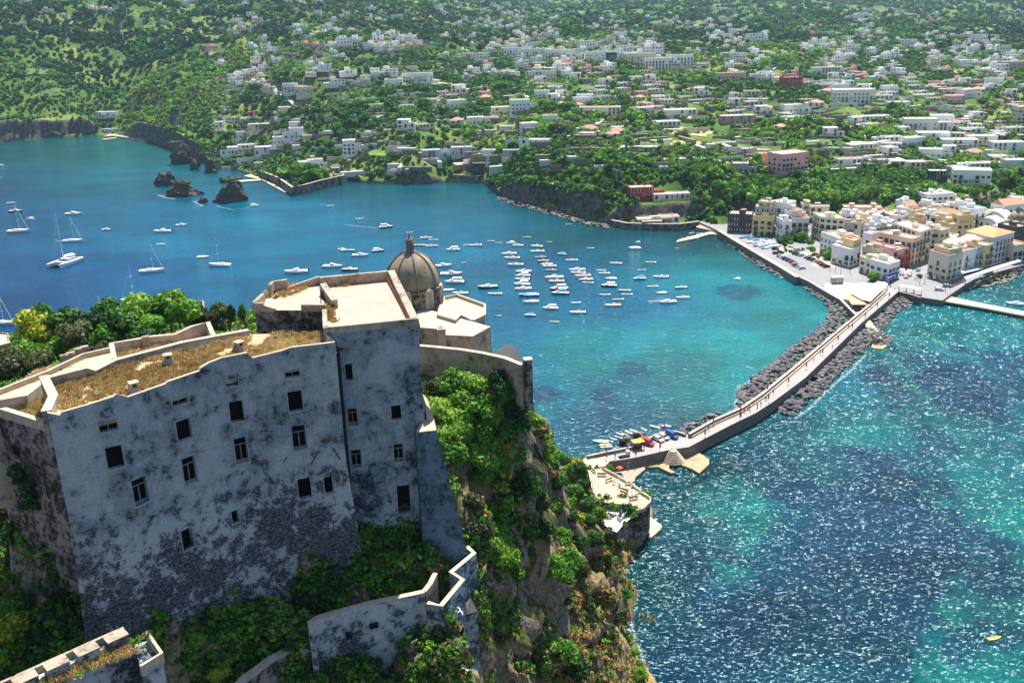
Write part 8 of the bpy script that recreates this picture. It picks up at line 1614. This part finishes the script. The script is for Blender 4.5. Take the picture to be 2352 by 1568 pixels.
# ferry under way and yellow pedalo, floats
q = P(886, 523, 0); boat('launch', 'red and white passenger boat under way with a long white wake', q, 0.15, 9, 3)
q = P(2283, 1466, 0); boat('row', 'small yellow dinghy alone on the turquoise shallows', q, 0.2, 3.2, 5)
q = P(*c8(2033, 297), 0); boat('row', 'orange and yellow dinghy near the bent jetty', q, -0.5, 3.0, 5)
q = P(*c8(75, 430), 0); boat('row', 'small red dinghy alone beyond the church dome', q, 0.3, 3.0, 3)
for i, (x, y, l, k, c, rz, lb) in enumerate([(290,488,185,'open',0,2.95,'long white boat nearest the castle rock beside the causeway'),(385,472,90,'row',0,2.6,'short white dinghy between the long white boat and the red-lined boat'),(428,448,85,'row',3,2.4,'red-lined rowing boat tied beside the mossy outcrop'),(490,428,92,'row',0,2.5,'plain white dinghy tied nearest the mossy outcrop'),(503,392,100,'row',1,2.4,'white and blue boat tied third from the mossy outcrop'),(565,393,90,'row',4,2.4,'orange-trimmed wooden boat in the tied row'),(610,378,112,'open',0,2.3,'white open boat in the middle of the tied row'),(668,360,120,'row',0,2.35,'white boat with grey benches at the end of the tied row'),(782,337,92,'row',0,2.15,'white oval dinghy floating alone beside the tied row'),(908,310,120,'row',1,2.6,'bright blue rowing boat beside the causeway boulders'),(1028,303,150,'rib',0,2.85,'grey inflatable boat beside the causeway boulders')]):
    (a0, b0), = c7([(x, y)]); q = P(a0, b0, 0); boat(k, lb, q, rz, l * 0.1993 * hypot(q.y, CAMH) / F_, c, 'boats tied beside the causeway')
(a0, b0), = c7([(340, 538)]); q = P(a0, b0, 0); th = thing('pedal_boat', 'white pedal boat with a yellow seat beside the causeway parapet', 'pedal boat', q, 0.1)
for s_ in (-1, 1): mb = MB(); mb.box((0, s_ * 0.8, -0.1), (3.6, 0.6, 0.6)); mb.box((1.9, s_ * 0.8, 0.1), (0.4, 0.5, 0.35)); mb.obj('float', [HW_], th)
mb = MB(); mb.box((0.2, 0, 0.5), (1.4, 1.2, 0.3)); mb.box((-0.4, 0, 0.8), (0.2, 1.2, 0.5)); mb.obj('seat', [HY], th)
# jetty dinghies
for i, (x, y) in enumerate([(1574,549),(1584,545),(1596,549),(1606,537),(1622,541),(1588,536),(1562,553)]): boat('row', f'{nth(i + 1)} dinghy tied to the small bent jetty, counted from its outer end', P(x, y, 0), 2.9 + i * 0.2, 4.5, 0, 'dinghies at the bent jetty')
for i, (x, y) in enumerate([(455,670),(520,650),(560,675),(620,660),(600,710),(560,740),(640,745),(690,700),(735,720),(700,760),(770,700),(810,730),(720,790),(760,820),(800,770),(850,740),(845,790),(890,760),(900,800),(940,780),(820,820),(970,795),(660,790)]):
    q = P(*cA(x, y), 3.05); boat('cover', f'{"blue" if i % 3 == 1 or i < 5 else "white"} covered boat laid up on the quay, {nth(i + 1)} from the dark stone house', q, rbt.uniform(0.2, 0.9), 4.6, 1 if (i % 3 == 1 or i < 5) else 0, 'boats laid up on the quay')
q = P(2344, 706, 0); boat('cruiser', 'white motor boat moored at the far end of the white pier', q + Vector((0, 4, 0)), 2.9, 8, 0)
# catamaran
q = P(150, 606, 0); cat_ = thing('catamaran', 'large white sailing catamaran with a very tall mast in the deep blue water', 'catamaran', q, -1.78); cat_.scale = (1.15,) * 3
for s_ in (-1, 1):
    mb = hull(18, 2.4, 1.6, 0.2, open_=False); mb.v = [(x, y + s_ * 3.6, z) for x, y, z in mb.v]; mb.obj('hull', [HW_, HW_, HW_], cat_)
mb = MB(); mb.box((-2.2, 0, 1.2), (11, 7, 0.5)); mb.obj('bridge_deck', [HW_], cat_); mb = MB(); mb.box((-2.6, 0, 1.7), (7.5, 5.4, 1.2), 0, 0, 0.8); cb = mb.obj('saloon', [HW_], cat_); mb = MB(); mb.box((-2.5, 0, 1.95), (7.55, 5.45, 0.5), 0, 0, 0.9); mb.obj('saloon_window', [HG], cb)
mb = MB(); mb.box((-4.5, 0, 3.6), (4, 4.4, 0.15)); mb.tube((-4.5, 0, 2.8), (-4.5, 0, 3.6), 0.8, 8); mb.obj('flybridge', [HW_], cat_); mb = MB(); mb.box((5.2, 0, 1.3), (5, 4.6, 0.08)); mb.obj('trampoline', [HD], cat_)
mb = MB(); mb.tube((0.6, 0, 2), (0.6, 0, 27), 0.2, 8, 0, 0.14); ms = mb.obj('mast', [HW_], cat_); mb = MB(); mb.tube((0.6, -2.6, 12.4), (0.6, 0, 11.8), 0.1, 5); mb.tube((0.6, 2.6, 12.4), (0.6, 0, 11.8), 0.1, 5); mb.obj('spreader', [HW_], ms); mb = MB(); mb.tube((0.6, 0, 3.6), (-6.8, 0, 3.9), 0.35, 6); mb.obj('boom_sail', [HW_], cat_)
mb = MB(); mb.tube((8.6, 0, 1.8), (0.7, 0, 24), 0.1, 4); mb.obj('furled_jib', [HW_], cat_)
# ------------------------------------------------------------------ foam and wakes
def foam_mat():
    m_, t, b = nodemat('foam'); n_ = noise(t, 0.8, 8, 0.8, posn(t)); b.inputs['Base Color'].default_value = (0.75, 0.8, 0.82, 1); b.inputs['Roughness'].default_value = 0.8
    at_ = NN(t, 'Attribute', attribute_name='edge'); t.links.new(ramp(t, math_(t, 'MULTIPLY', n_, at_.outputs['Fac']), [(0.44, 0.0), (0.62, 0.6)]), b.inputs['Alpha']); return m_
MF = foam_mat()
def foam(L, label, widths, name='foam'):
    pp = pl(L, 0.03); V = []; F = []; E_ = []
    for i, q in enumerate(pp):
        a_ = pp[max(0, i - 1)]; b_ = pp[min(len(pp) - 1, i + 1)]; d = (b_ - a_).normalized(); n_ = Vector((-d.y, d.x, 0))
        for k in (-1, -0.5, 0, 0.5, 1): V.append(tuple(q + n_ * widths[i] * k)); E_.append(1.0 - abs(k) ** 2 if 0 < i < len(pp) - 1 else 0.0)
    for i in range(len(pp) - 1):
        for k in range(4): F.append((i * 5 + k, i * 5 + k + 1, (i + 1) * 5 + k + 1, (i + 1) * 5 + k))
    o_ = npmesh(name, V, F, MF); at_ = o_.data.attributes.new('edge', 'FLOAT', 'POINT'); at_.data.foreach_set('value', E_); K(o_, 'stuff', label, 'foam')
foam([(770,512),(800,517),(840,521),(875,525),(884,526)], 'white wake trailing behind the red and white passenger boat', [2.2, 2.8, 3.0, 3.0, 1.5])
foam([(722,465),(738,469),(752,473),(760,476)], 'short white wake behind the small open boat', [1.5, 1.8, 1.4, 0.8])
foam([(350,441),(365,448),(382,454),(400,457),(425,462)], 'white foam round the long low lava rock', [3, 6, 7, 5, 2]); foam([(425,458),(445,462),(465,474),(490,472)], 'white foam round the tiny black rock', [3, 5, 6, 2]); foam([(480,458),(500,474),(535,482),(570,478),(582,462)], 'white foam round the round dark rock', [1, 3, 3, 3, 1]); foam([(1640,968),(1690,945),(1694,915),(1700,890),(1740,862),(1785,828),(1840,786),(1890,742)], 'thin white water along the bay side boulders', [2, 3, 4, 4, 3, 3, 3, 2]); foam([(1790,958),(1825,962),(1860,938),(1900,896),(1950,855),(1990,812),(2040,800)], 'thin white water along the open-sea boulders', [1.5, 2.5, 2.5, 2.5, 2.5, 2.5, 2])
foam([(1425,1290),(1432,1340),(1442,1400),(1458,1460),(1480,1520),(1510,1580)], 'white surf at the foot of the castle cliff', [1, 1.2, 1.5, 1.5, 2, 2])
foam([(1705,842),(1715,841),(1728,845),(1735,848)], 'small patch of white water over a hidden rock beside the causeway', [1, 2.5, 2.5, 1])
# ------------------------------------------------------------------ cars
PNT = {c: M('car_' + c, v, 0.25, 0.05, 2, world=False, spec=0.6) for c, v in {'white': (0.7, 0.7, 0.7), 'silver': (0.42, 0.43, 0.45), 'black': (0.015, 0.015, 0.018), 'blue': (0.02, 0.09, 0.35), 'teal': (0.02, 0.13, 0.14), 'red': (0.5, 0.03, 0.03), 'orange': (0.45, 0.14, 0.03), 'maroon': (0.18, 0.02, 0.03), 'navy': (0.02, 0.03, 0.09)}.items()}
M_TYRE = M('tyre', (0.02, 0.02, 0.02), 0.9, 0.1, world=False)
CARS = {}
def car(c, label, q, rz, van=False, group='cars parked on the quay'):
    key = (c, van)
    if key in CARS: return dup(CARS[key], q, rz, label=label)
    th = thing('van' if van else 'car', label, 'van' if van else 'car', q, rz, group); mb = MB(); L_ = [(-2.1, 0.35), (2.05, 0.35), (2.15, 0.75), (1.2, 0.92), (0.55, 1.42), (-1.3, 1.45), (-2.0, 0.95), (-2.15, 0.8)] if not van else [(-2.3, 0.35), (2.2, 0.35), (2.3, 0.9), (1.6, 1.15), (1.05, 1.95), (-2.2, 2.0), (-2.3, 1.0)]
    n = len(L_); 
    def yy(z): return 0.86 if z < 1.0 else 0.70
    mb.add([(x, -yy(z), z) for x, z in L_] + [(x, yy(z), z) for x, z in L_], [(i, (i + 1) % n, n + (i + 1) % n, n + i) for i in range(n)] + [tuple(range(n - 1, -1, -1)), tuple(range(n, 2 * n))]); mb.obj('body', [PNT[c]], th)
    mb = MB()
    if van: mb.add([(1.58, -0.76, 1.19), (1.58, 0.76, 1.19), (1.1, 0.7, 1.88), (1.1, -0.7, 1.88)], [(0, 1, 2, 3)]); mb.v = [(x + 0.03, y, z + 0.02) for x, y, z in mb.v]
    else: mb.add([(1.17, -0.78, 0.97), (1.17, 0.78, 0.97), (0.6, 0.66, 1.39), (0.6, -0.66, 1.39)], [(0, 1, 2, 3)]); mb.add([(-1.92, -0.74, 1.02), (-1.92, 0.74, 1.02), (-1.36, 0.66, 1.42), (-1.36, -0.66, 1.42)], [(3, 2, 1, 0)]); mb.v = [(x + (0.03 if x > 0 else -0.03), y, z + 0.03) for x, y, z in mb.v]
    mb.obj('windscreen', [HG], th)
    for s_ in (-1, 1): mb = MB(); mb.add([(1.0, s_ * 0.79, 1.0), (-1.7, s_ * 0.79, 1.0), (-1.25, s_ * 0.73, 1.38), (0.5, s_ * 0.73, 1.38)], [(0, 1, 2, 3)]); mb.obj('side_window', [HG], th)
    for x in (-1.35, 1.35):
        for s_ in (-1, 1): mb = MB(); mb.tube((x, s_ * 0.7, 0.33), (x, s_ * 0.9, 0.33), 0.33, 12); mb.obj('wheel', [M_TYRE], th)
    CARS[key] = th; return th
R1 = [(cA,940,908,'teal','nearest the car park garden'),(cA,1000,952,'silver','second from the garden'),(cA,1045,972,'white','third from the garden'),(cA,1080,992,'navy','fourth from the garden'),(cA,1125,1012,'teal','fifth from the garden'),(cA,1180,1040,'red','sixth from the garden'),(cA,1215,1074,'silver','seventh from the garden'),(cA,1250,1092,'navy','eighth from the garden'),(cA,1290,1108,'silver','ninth from the garden'),(cA,1320,1128,'white','tenth and last before the wall bend')]
for f, x, y, c, w_ in R1: car(c, f'{c} car in the row against the sea wall, {w_}', P(*f(x, y), 2.82), 0.25)
R2 = [(cA,1225,912,'black','first'),(cA,1270,928,'navy','second'),(cA,1320,940,'silver','third'),(cA,1390,967,'white','fourth'),(cA,1440,990,'black','fifth'),(cA,1490,1006,'black','sixth'),(cA,1545,1030,'silver','seventh'),(cA,1580,1048,'orange','eighth'),(cA,1622,1080,'maroon','ninth'),(cA,1680,1105,'black','last')]
for f, x, y, c, w_ in R2: car(c, f'{c} car in the row below the little trees, {w_} from the garden', P(*f(x, y), 2.84), 0.35)
for f, x, y, c, rz, lb, vn in [(cA,1250,872,'silver',0.3,'silver van behind the black car by the palm',True),(cA,1520,932,'red',0.5,'red car half hidden behind the small bright tree',False),(cA,930,848,'black',-0.4,'black car on the bend of the car park garden',False),(cA,1005,897,'navy',-0.4,'dark car against the curb of the car park garden',False),(cC,1385,332,'silver',1.0,'silver car in the shade at the mouth of the main street',False),(cC,1400,425,'black',1.5,'black car driving across the square',False),(cC,1540,438,'silver',1.2,'silver car parked beside the beige corner house',False),(cC,1615,448,'white',1.2,'white van parked beside the beige corner house',True),(cC,1690,622,'white',-0.25,'white car alone near the root of the pier',False),(cC,1808,570,'silver',-0.25,'silver car beside the scooters on the harbour edge',False)]: car(c, lb, P(*f(x, y), 2.82), rz, vn)
for (x, y, c, rz, lb, vn) in [(945,462,'white',2.2,'white car nearest the red van at the causeway bend',False),(1005,438,'silver',2.2,'silver-white car between the white and the blue car at the causeway bend',False),(1105,425,'blue',2.15,'bright blue car at the causeway bend',True),(822,508,'red',2.3,'red van beside the yellow-canopied cart',True)]:
    (a0, b0), = c7([(x, y)]); car(c, lb, P(a0, b0, 4.02), rz - pi, vn, 'cars parked on the causeway')
(a0, b0), = c7([(555, 645)]); q = P(a0, b0, 4.02); th = thing('pickup_truck', 'small white flatbed truck near the castle end of the causeway', 'truck', q, 0.35); mb = MB(); mb.box((1.2, 0, 0.4), (1.1, 1.5, 1.3), 0, 0, 0.85); mb.obj('cab', [PNT['white']], th); mb = MB(); mb.box((-0.6, 0, 0.6), (2.4, 1.6, 0.15)); [mb.box((-0.6, s_ * 0.78, 0.7), (2.4, 0.06, 0.35)) for s_ in (-1, 1)]; mb.obj('flatbed', [PNT['silver']], th)
for x in (-1.2, 1.2):
    for s_ in (-1, 1): mb = MB(); mb.tube((x, s_ * 0.6, 0.3), (x, s_ * 0.8, 0.3), 0.3, 12); mb.obj('wheel', [M_TYRE], th)
(a0, b0), = c7([(712, 555)]); q = P(a0, b0, 4.02); th = thing('market_cart', 'dark cart under a square yellow canopy on the causeway', 'market stall', q, 0.3); mb = MB(); mb.box((0, 0, 2.5), (3.6, 2.6, 0.15)); mb.obj('canopy', [M('yellow_canvas', (0.75, 0.45, 0.06), 0.8, 0.1, 1)], th); mb = MB(); mb.box((0, 0, 0.3), (2.4, 1.4, 1.0)); mb.obj('cart', [HD], th)
for ex in (-1, 1):
    for ey in (-1, 1): mb = MB(); mb.box((ex * 1.7, ey * 1.2, 0), (0.08, 0.08, 2.5)); mb.obj('post', [IRN], th)
M_SC = M('scooter_paint', (0.3, 0.3, 0.32), 0.4, 0.3, 2, world=False, rand=1.4)
sc0 = None
def scooter(q, rz, label, group):
    global sc0
    if sc0: return dup(sc0, q, rz, label=label)
    th = thing('scooter', label, 'scooter', q, rz, group); mb = MB(); mb.box((-0.3, 0, 0.35), (0.9, 0.35, 0.4), 0, 0, 0.8); mb.box((0.35, 0, 0.3), (0.5, 0.3, 0.12)); mb.tube((0.6, 0, 0.3), (0.4, 0, 1.0), 0.08); mb.obj('body', [M_SC], th); mb = MB(); mb.box((-0.3, 0, 0.75), (0.7, 0.3, 0.12)); mb.obj('seat', [HD], th); mb = MB(); mb.tube((0.4, -0.35, 1.0), (0.4, 0.35, 1.0), 0.03); mb.obj('handlebar', [IRN], th)
    for x in (-0.6, 0.65): mb = MB(); mb.tube((x, -0.06, 0.25), (x, 0.06, 0.25), 0.25, 10); mb.obj('wheel', [M_TYRE], th)
    sc0 = th; return th
for i in range(16): x = 1850 + i * 15; y = 585 - i * 6.5; scooter(P(*cC(x, y), 2.82), 1.0, f'parked scooter along the harbour edge, {nth(i + 1)} from the pier', 'parked scooters')
for i, (x, y) in enumerate([(185,630),(262,618),(405,592),(470,585),(490,588),(595,572),(640,560)]): (a0, b0), = c7([(x, y)]); scooter(P(a0, b0, 4.02), 0.3, f'parked scooter against the low causeway parapet, {nth(i + 1)} from the castle', 'parked scooters')
# ------------------------------------------------------------------ red banners
M_BAN = M('banner_red', (0.62, 0.16, 0.17), 0.8, 0.1, 2, world=False)
ban0 = None
def c7b(x, y): return c7([(x, y)])[0]
BA = [(c7b,345,685,'sea'),(c7b,582,600,'bay'),(c7b,960,580,'sea'),(c7b,1010,378,'bay'),(c7b,1478,425,'sea'),(c7b,1575,290,'bay'),(c7b,1885,225,'sea'),(c7b,1885,150,'bay'),(cE,210,1232,'sea'),(cE,412,1025,'bay'),(cE,420,1095,'sea'),(cE,555,900,'bay'),(cE,570,968,'sea'),(cE,688,790,'bay'),(cE,705,850,'sea'),(cE,808,695,'bay'),(cE,828,748,'sea'),(cE,920,598,'bay'),(cE,945,648,'sea'),(cE,1028,508,'bay'),(cE,1052,552,'sea'),(cE,1120,428,'bay'),(cE,1150,470,'sea'),(cE,1240,392,'sea'),(cE,1330,318,'sea')]
cnt = {'sea': 0, 'bay': 0}
for f, x, y, sd in BA:
    cnt[sd] += 1; q = P(*f(x, y), 4.02); lb = f'pinkish red banner on the {"open-sea" if sd == "sea" else "bay"} edge of the causeway, {nth(cnt[sd])} from the castle'
    if ban0: dup(ban0, q, label=lb)
    else:
        ban0 = thing('banner', lb, 'banner', q, 0, 'red banners along the causeway'); mb = MB(); mb.tube((0, 0, 0), (0, 0, 2.9), 0.035, 6); mb.obj('pole', [IRN], ban0); mb = MB(); mb.box((0.25, 0, 0.9), (0.45, 0.05, 1.9)); mb.obj('cloth', [M_BAN], ban0)
# ------------------------------------------------------------------ people: one continuous skin each, posed walking
def person_mesh(seed, lean=0.0):
    r = random.Random(seed); s_ = r.uniform(0.12, 0.22); J = {'pel': (0, 0, 0.95), 'ch': (0.03, 0, 1.25), 'nk': (0.04, 0, 1.48), 'hd': (0.06, 0, 1.62), 'ht': (0.06, 0, 1.74), 'ls': (0.03, 0.18, 1.42), 'le': (-s_, 0.24, 1.15), 'lh': (-s_ + 0.08, 0.24, 0.9), 'rs': (0.03, -0.18, 1.42), 're': (s_, -0.24, 1.15), 'rh': (s_ + 0.14, -0.24, 0.95), 'lk': (s_, 0.1, 0.5), 'lf': (s_ * 1.2, 0.1, 0.06), 'lt': (s_ * 1.2 + 0.15, 0.1, 0.04), 'rk': (-s_ * 0.4, -0.1, 0.5), 'rf': (-s_ * 1.6, -0.1, 0.08), 'rt': (-s_ * 1.6 + 0.14, -0.1, 0.04), 'lp': (0, 0.09, 0.9), 'rp': (0, -0.09, 0.9)}
    E_ = [('pel', 'ch'), ('ch', 'nk'), ('nk', 'hd'), ('hd', 'ht'), ('ch', 'ls'), ('ls', 'le'), ('le', 'lh'), ('ch', 'rs'), ('rs', 're'), ('re', 'rh'), ('pel', 'lp'), ('lp', 'lk'), ('lk', 'lf'), ('lf', 'lt'), ('pel', 'rp'), ('rp', 'rk'), ('rk', 'rf'), ('rf', 'rt')]
    Rd = {'pel': 0.15, 'ch': 0.15, 'nk': 0.06, 'hd': 0.1, 'ht': 0.09, 'ls': 0.07, 'le': 0.045, 'lh': 0.035, 'rs': 0.07, 're': 0.045, 'rh': 0.035, 'lp': 0.1, 'lk': 0.065, 'lf': 0.045, 'lt': 0.035, 'rp': 0.1, 'rk': 0.065, 'rf': 0.045, 'rt': 0.035}
    ks = list(J); me = bpy.data.meshes.new('p'); me.from_pydata([J[k] for k in ks], [(ks.index(a_), ks.index(b_)) for a_, b_ in E_], []); ob = bpy.data.objects.new('p', me); COL.objects.link(ob); md = ob.modifiers.new('s', 'SKIN')
    for i, k in enumerate(ks): ob.data.skin_vertices[0].data[i].radius = (Rd[k], Rd[k])
    ob.data.skin_vertices[0].data[0].use_root = True; sb = ob.modifiers.new('b', 'SUBSURF'); sb.levels = 1; dg = bpy.context.evaluated_depsgraph_get(); dg.update(); m2 = bpy.data.meshes.new_from_object(ob.evaluated_get(dg)); bpy.data.objects.remove(ob); return m2
SKIN = M('skin', (0.5, 0.3, 0.2), 0.7, 0.1, world=False); CLO = {'white': M('cloth_white', (0.6, 0.6, 0.6), 0.9, 0.1, world=False), 'black': M('cloth_black', (0.03, 0.03, 0.035), 0.9, 0.1, world=False), 'red': M('cloth_red', (0.4, 0.05, 0.05), 0.9, 0.1, world=False), 'blue': M('cloth_blue', (0.05, 0.12, 0.35), 0.9, 0.1, world=False), 'beige': M('cloth_beige', (0.42, 0.34, 0.25), 0.9, 0.1, world=False)}
PM = {}
def pmesh(top, bot, k):
    key = (top, bot, k)
    if key not in PM:
        m_ = person_mesh(k); m_.materials.clear(); m_.materials.append(CLO[top]); m_.materials.append(CLO[bot]); m_.materials.append(SKIN)
        for p in m_.polygons:
            z = p.center.z; x = abs(p.center.y); p.material_index = 2 if (z > 1.5 or z < 0.45 or (x > 0.2 and z < 1.25)) else (1 if z < 0.95 else 0)
        m_.name = 'person'; PM[key] = m_
    return PM[key]
PP = [(cE,462,1040,'black','black'),(cE,372,1072,'black','blue'),(cE,400,1090,'black','white'),(cE,410,1082,'white','black'),(cE,368,1130,'red','beige'),(cE,340,1145,'white','blue'),(cE,285,1160,'red','blue'),(cE,270,1155,'beige','red'),(cE,310,1120,'blue','white'),(cE,815,740,'black','black'),(cE,1028,545,'red','black'),(cE,1195,395,'white','black'),(cE,1178,385,'beige','blue'),(cE,618,862,'black','beige'),(cE,645,835,'blue','black'),(cE,765,795,'white','beige'),(cE,905,760 - 60,'red','white'),(cE,1378,268,'beige','blue'),(cE,1345,240,'black','black'),(cE,1550,190,'black','white'),(cE,1532,186,'red','black'),(cE,1175,590,'beige','black'),(c7b,1940,140,'red','blue'),(c7b,1980,110,'white','black'),(c7b,2000,118,'red','beige'),(c7b,2092,85,'white','white'),(c7b,1528,352,'black','beige'),(c7b,690,655,'black','blue'),(c7b,785,570,'red','red'),(c7b,450,665,'black','black'),(c7b,955,690,'beige','black'),(c7b,600,810,'beige','blue'),(c7b,540,800,'blue','beige'),(c7b,565,775,'white','blue')]
for i, (f, x, y, a_, b_) in enumerate(PP):
    on = 0.92 if (f is c7b and y > 680 and x > 500) else (4.02 if not (f is cE and (x > 1360 or x == 1175)) else 2.84); q = P(*f(x, y), on)
    if f is cE and x == 1175: q.z = 1.8
    o_ = bpy.data.objects.new('person', pmesh(a_, b_, i % 3)); COL.objects.link(o_); o_.location = q; o_.rotation_euler = (0, 0, 0.9 + (pi if i % 2 else 0) + 0.1 * (i % 5))
    T(o_, f'person in {a_} top and {b_} trousers {"on the pebble beach" if on < 1 else ("walking on the causeway" if on > 3 and q.z > 3 else "on the town square")}, {nth(i + 1)} walker outward', 'person', 'people walking')
# umbrellas on the beach
for i, (x, y, c) in enumerate([(530,760,BLU),(590,765,HW_),(500,835,HR)]): (a0, b0), = c7([(x, y)]); q = P(a0, b0, 0.92); th = thing('beach_umbrella', ['pale blue beach umbrella', 'white beach umbrella', 'red beach umbrella'][i] + ' on the little pebble beach', 'beach umbrella', q); mb = MB(); mb.lathe([(1.1, 1.7), (0.6, 2.0), (0.05, 2.2)], 10); mb.obj('canopy', [c], th); mb = MB(); mb.tube((0, 0, 0), (0, 0, 1.75), 0.04, 5); mb.obj('pole', [FRM], th)
# ------------------------------------------------------------------ gulls on the wing
def gull(label, px, py, Y, rz, roll, span):
    q = PY(px, py, Y); th = thing('seagull', label, 'seagull', q, rz); mb = MB(); st = [(-0.22, 0.0, 0.012), (-0.17, 0.0, 0.035), (-0.05, 0, 0.062), (0.07, 0, 0.058), (0.15, 0.01, 0.035), (0.2, 0.02, 0.036), (0.235, 0.015, 0.022), (0.27, 0.0, 0.006)]; n = 10; v = []
    for x, z, r_ in st:
        for i in range(n): t = 2 * pi * i / n; v.append((x, r_ * cos(t), z + r_ * sin(t)))
    f = [(k * n + i, k * n + (i + 1) % n, (k + 1) * n + (i + 1) % n, (k + 1) * n + i) for k in range(len(st) - 1) for i in range(n)] + [tuple(range(n)), tuple(range(len(v) - 1, len(v) - n - 1, -1))]; mb.add(v, f)
    for s_ in (-1, 1):
        W_ = [(0.05, 0.11), (0.28, 0.15), (0.5, 0.10), (0.68, 0.03)]; cz = [0.03, 0.12, 0.10, 0.04]; cx_ = [0.03, 0.07, 0.01, -0.09]; up_ = []; dn = []
        for (y, c_), z, x in zip(W_, cz, cx_): up_ += [(x + c_ / 2, s_ * y, z), (x - c_ / 2, s_ * y, z - 0.005)]; dn += [(x + c_ / 2, s_ * y, z - 0.012), (x - c_ / 2, s_ * y, z - 0.015)]
        b = up_ + dn; ff = []
        for i in range(3): ff += [(2 * i, 2 * i + 2, 2 * i + 3, 2 * i + 1), (8 + 2 * i, 8 + 2 * i + 1, 8 + 2 * i + 3, 8 + 2 * i + 2), (2 * i, 8 + 2 * i, 8 + 2 * i + 2, 2 * i + 2), (2 * i + 1, 2 * i + 3, 8 + 2 * i + 3, 8 + 2 * i + 1)]
        mb.add(b, ff)
    mb.add([(-0.18, -0.03, 0.01), (-0.18, 0.03, 0.01), (-0.32, 0.07, 0.0), (-0.32, -0.07, 0.0)], [(0, 1, 2, 3)]); mb.obj('body', [M('gull_white', (0.7, 0.7, 0.72), 0.8, 0.05, world=False)], th, smooth=True); mb = MB(); mb.tube((0.265, 0, 0.0), (0.31, 0, -0.01), 0.008, 5); mb.obj('beak', [HY], th); th.rotation_euler = (roll, 0.1, rz); th.scale = (span,) * 3
gull('white gull gliding in front of the tall stone pier', 1057, 1403, 84, 0.6, 0.3, 0.95); gull('white gull with raised wings lowest over the dark cliff', 1071, 1538, 76, 2.2, 0.7, 0.95); gull('white gull soaring before the headland rocks', 1270, 422, 90, 1.2, -0.3, 0.95)
# ------------------------------------------------------------------ haze over the far slopes
mb = MB(); mb.box((0, 2450, -6), (9000, 5600, 420)); hz = mb.obj('haze', [None]); m_ = bpy.data.materials.new('haze'); m_.use_nodes = True; t = m_.node_tree; t.nodes.clear(); ou = t.nodes.new('ShaderNodeOutputMaterial'); pv = t.nodes.new('ShaderNodeVolumePrincipled'); pv.inputs['Color'].default_value = (0.55, 0.8, 1.0, 1); pv.inputs['Density'].default_value = 0.000062; pv.inputs['Anisotropy'].default_value = 0.55; t.links.new(pv.outputs[0], ou.inputs['Volume']); hz.data.materials.clear(); hz.data.materials.append(m_); K(hz, 'stuff', 'thin bluish summer haze over the far slopes', 'haze')
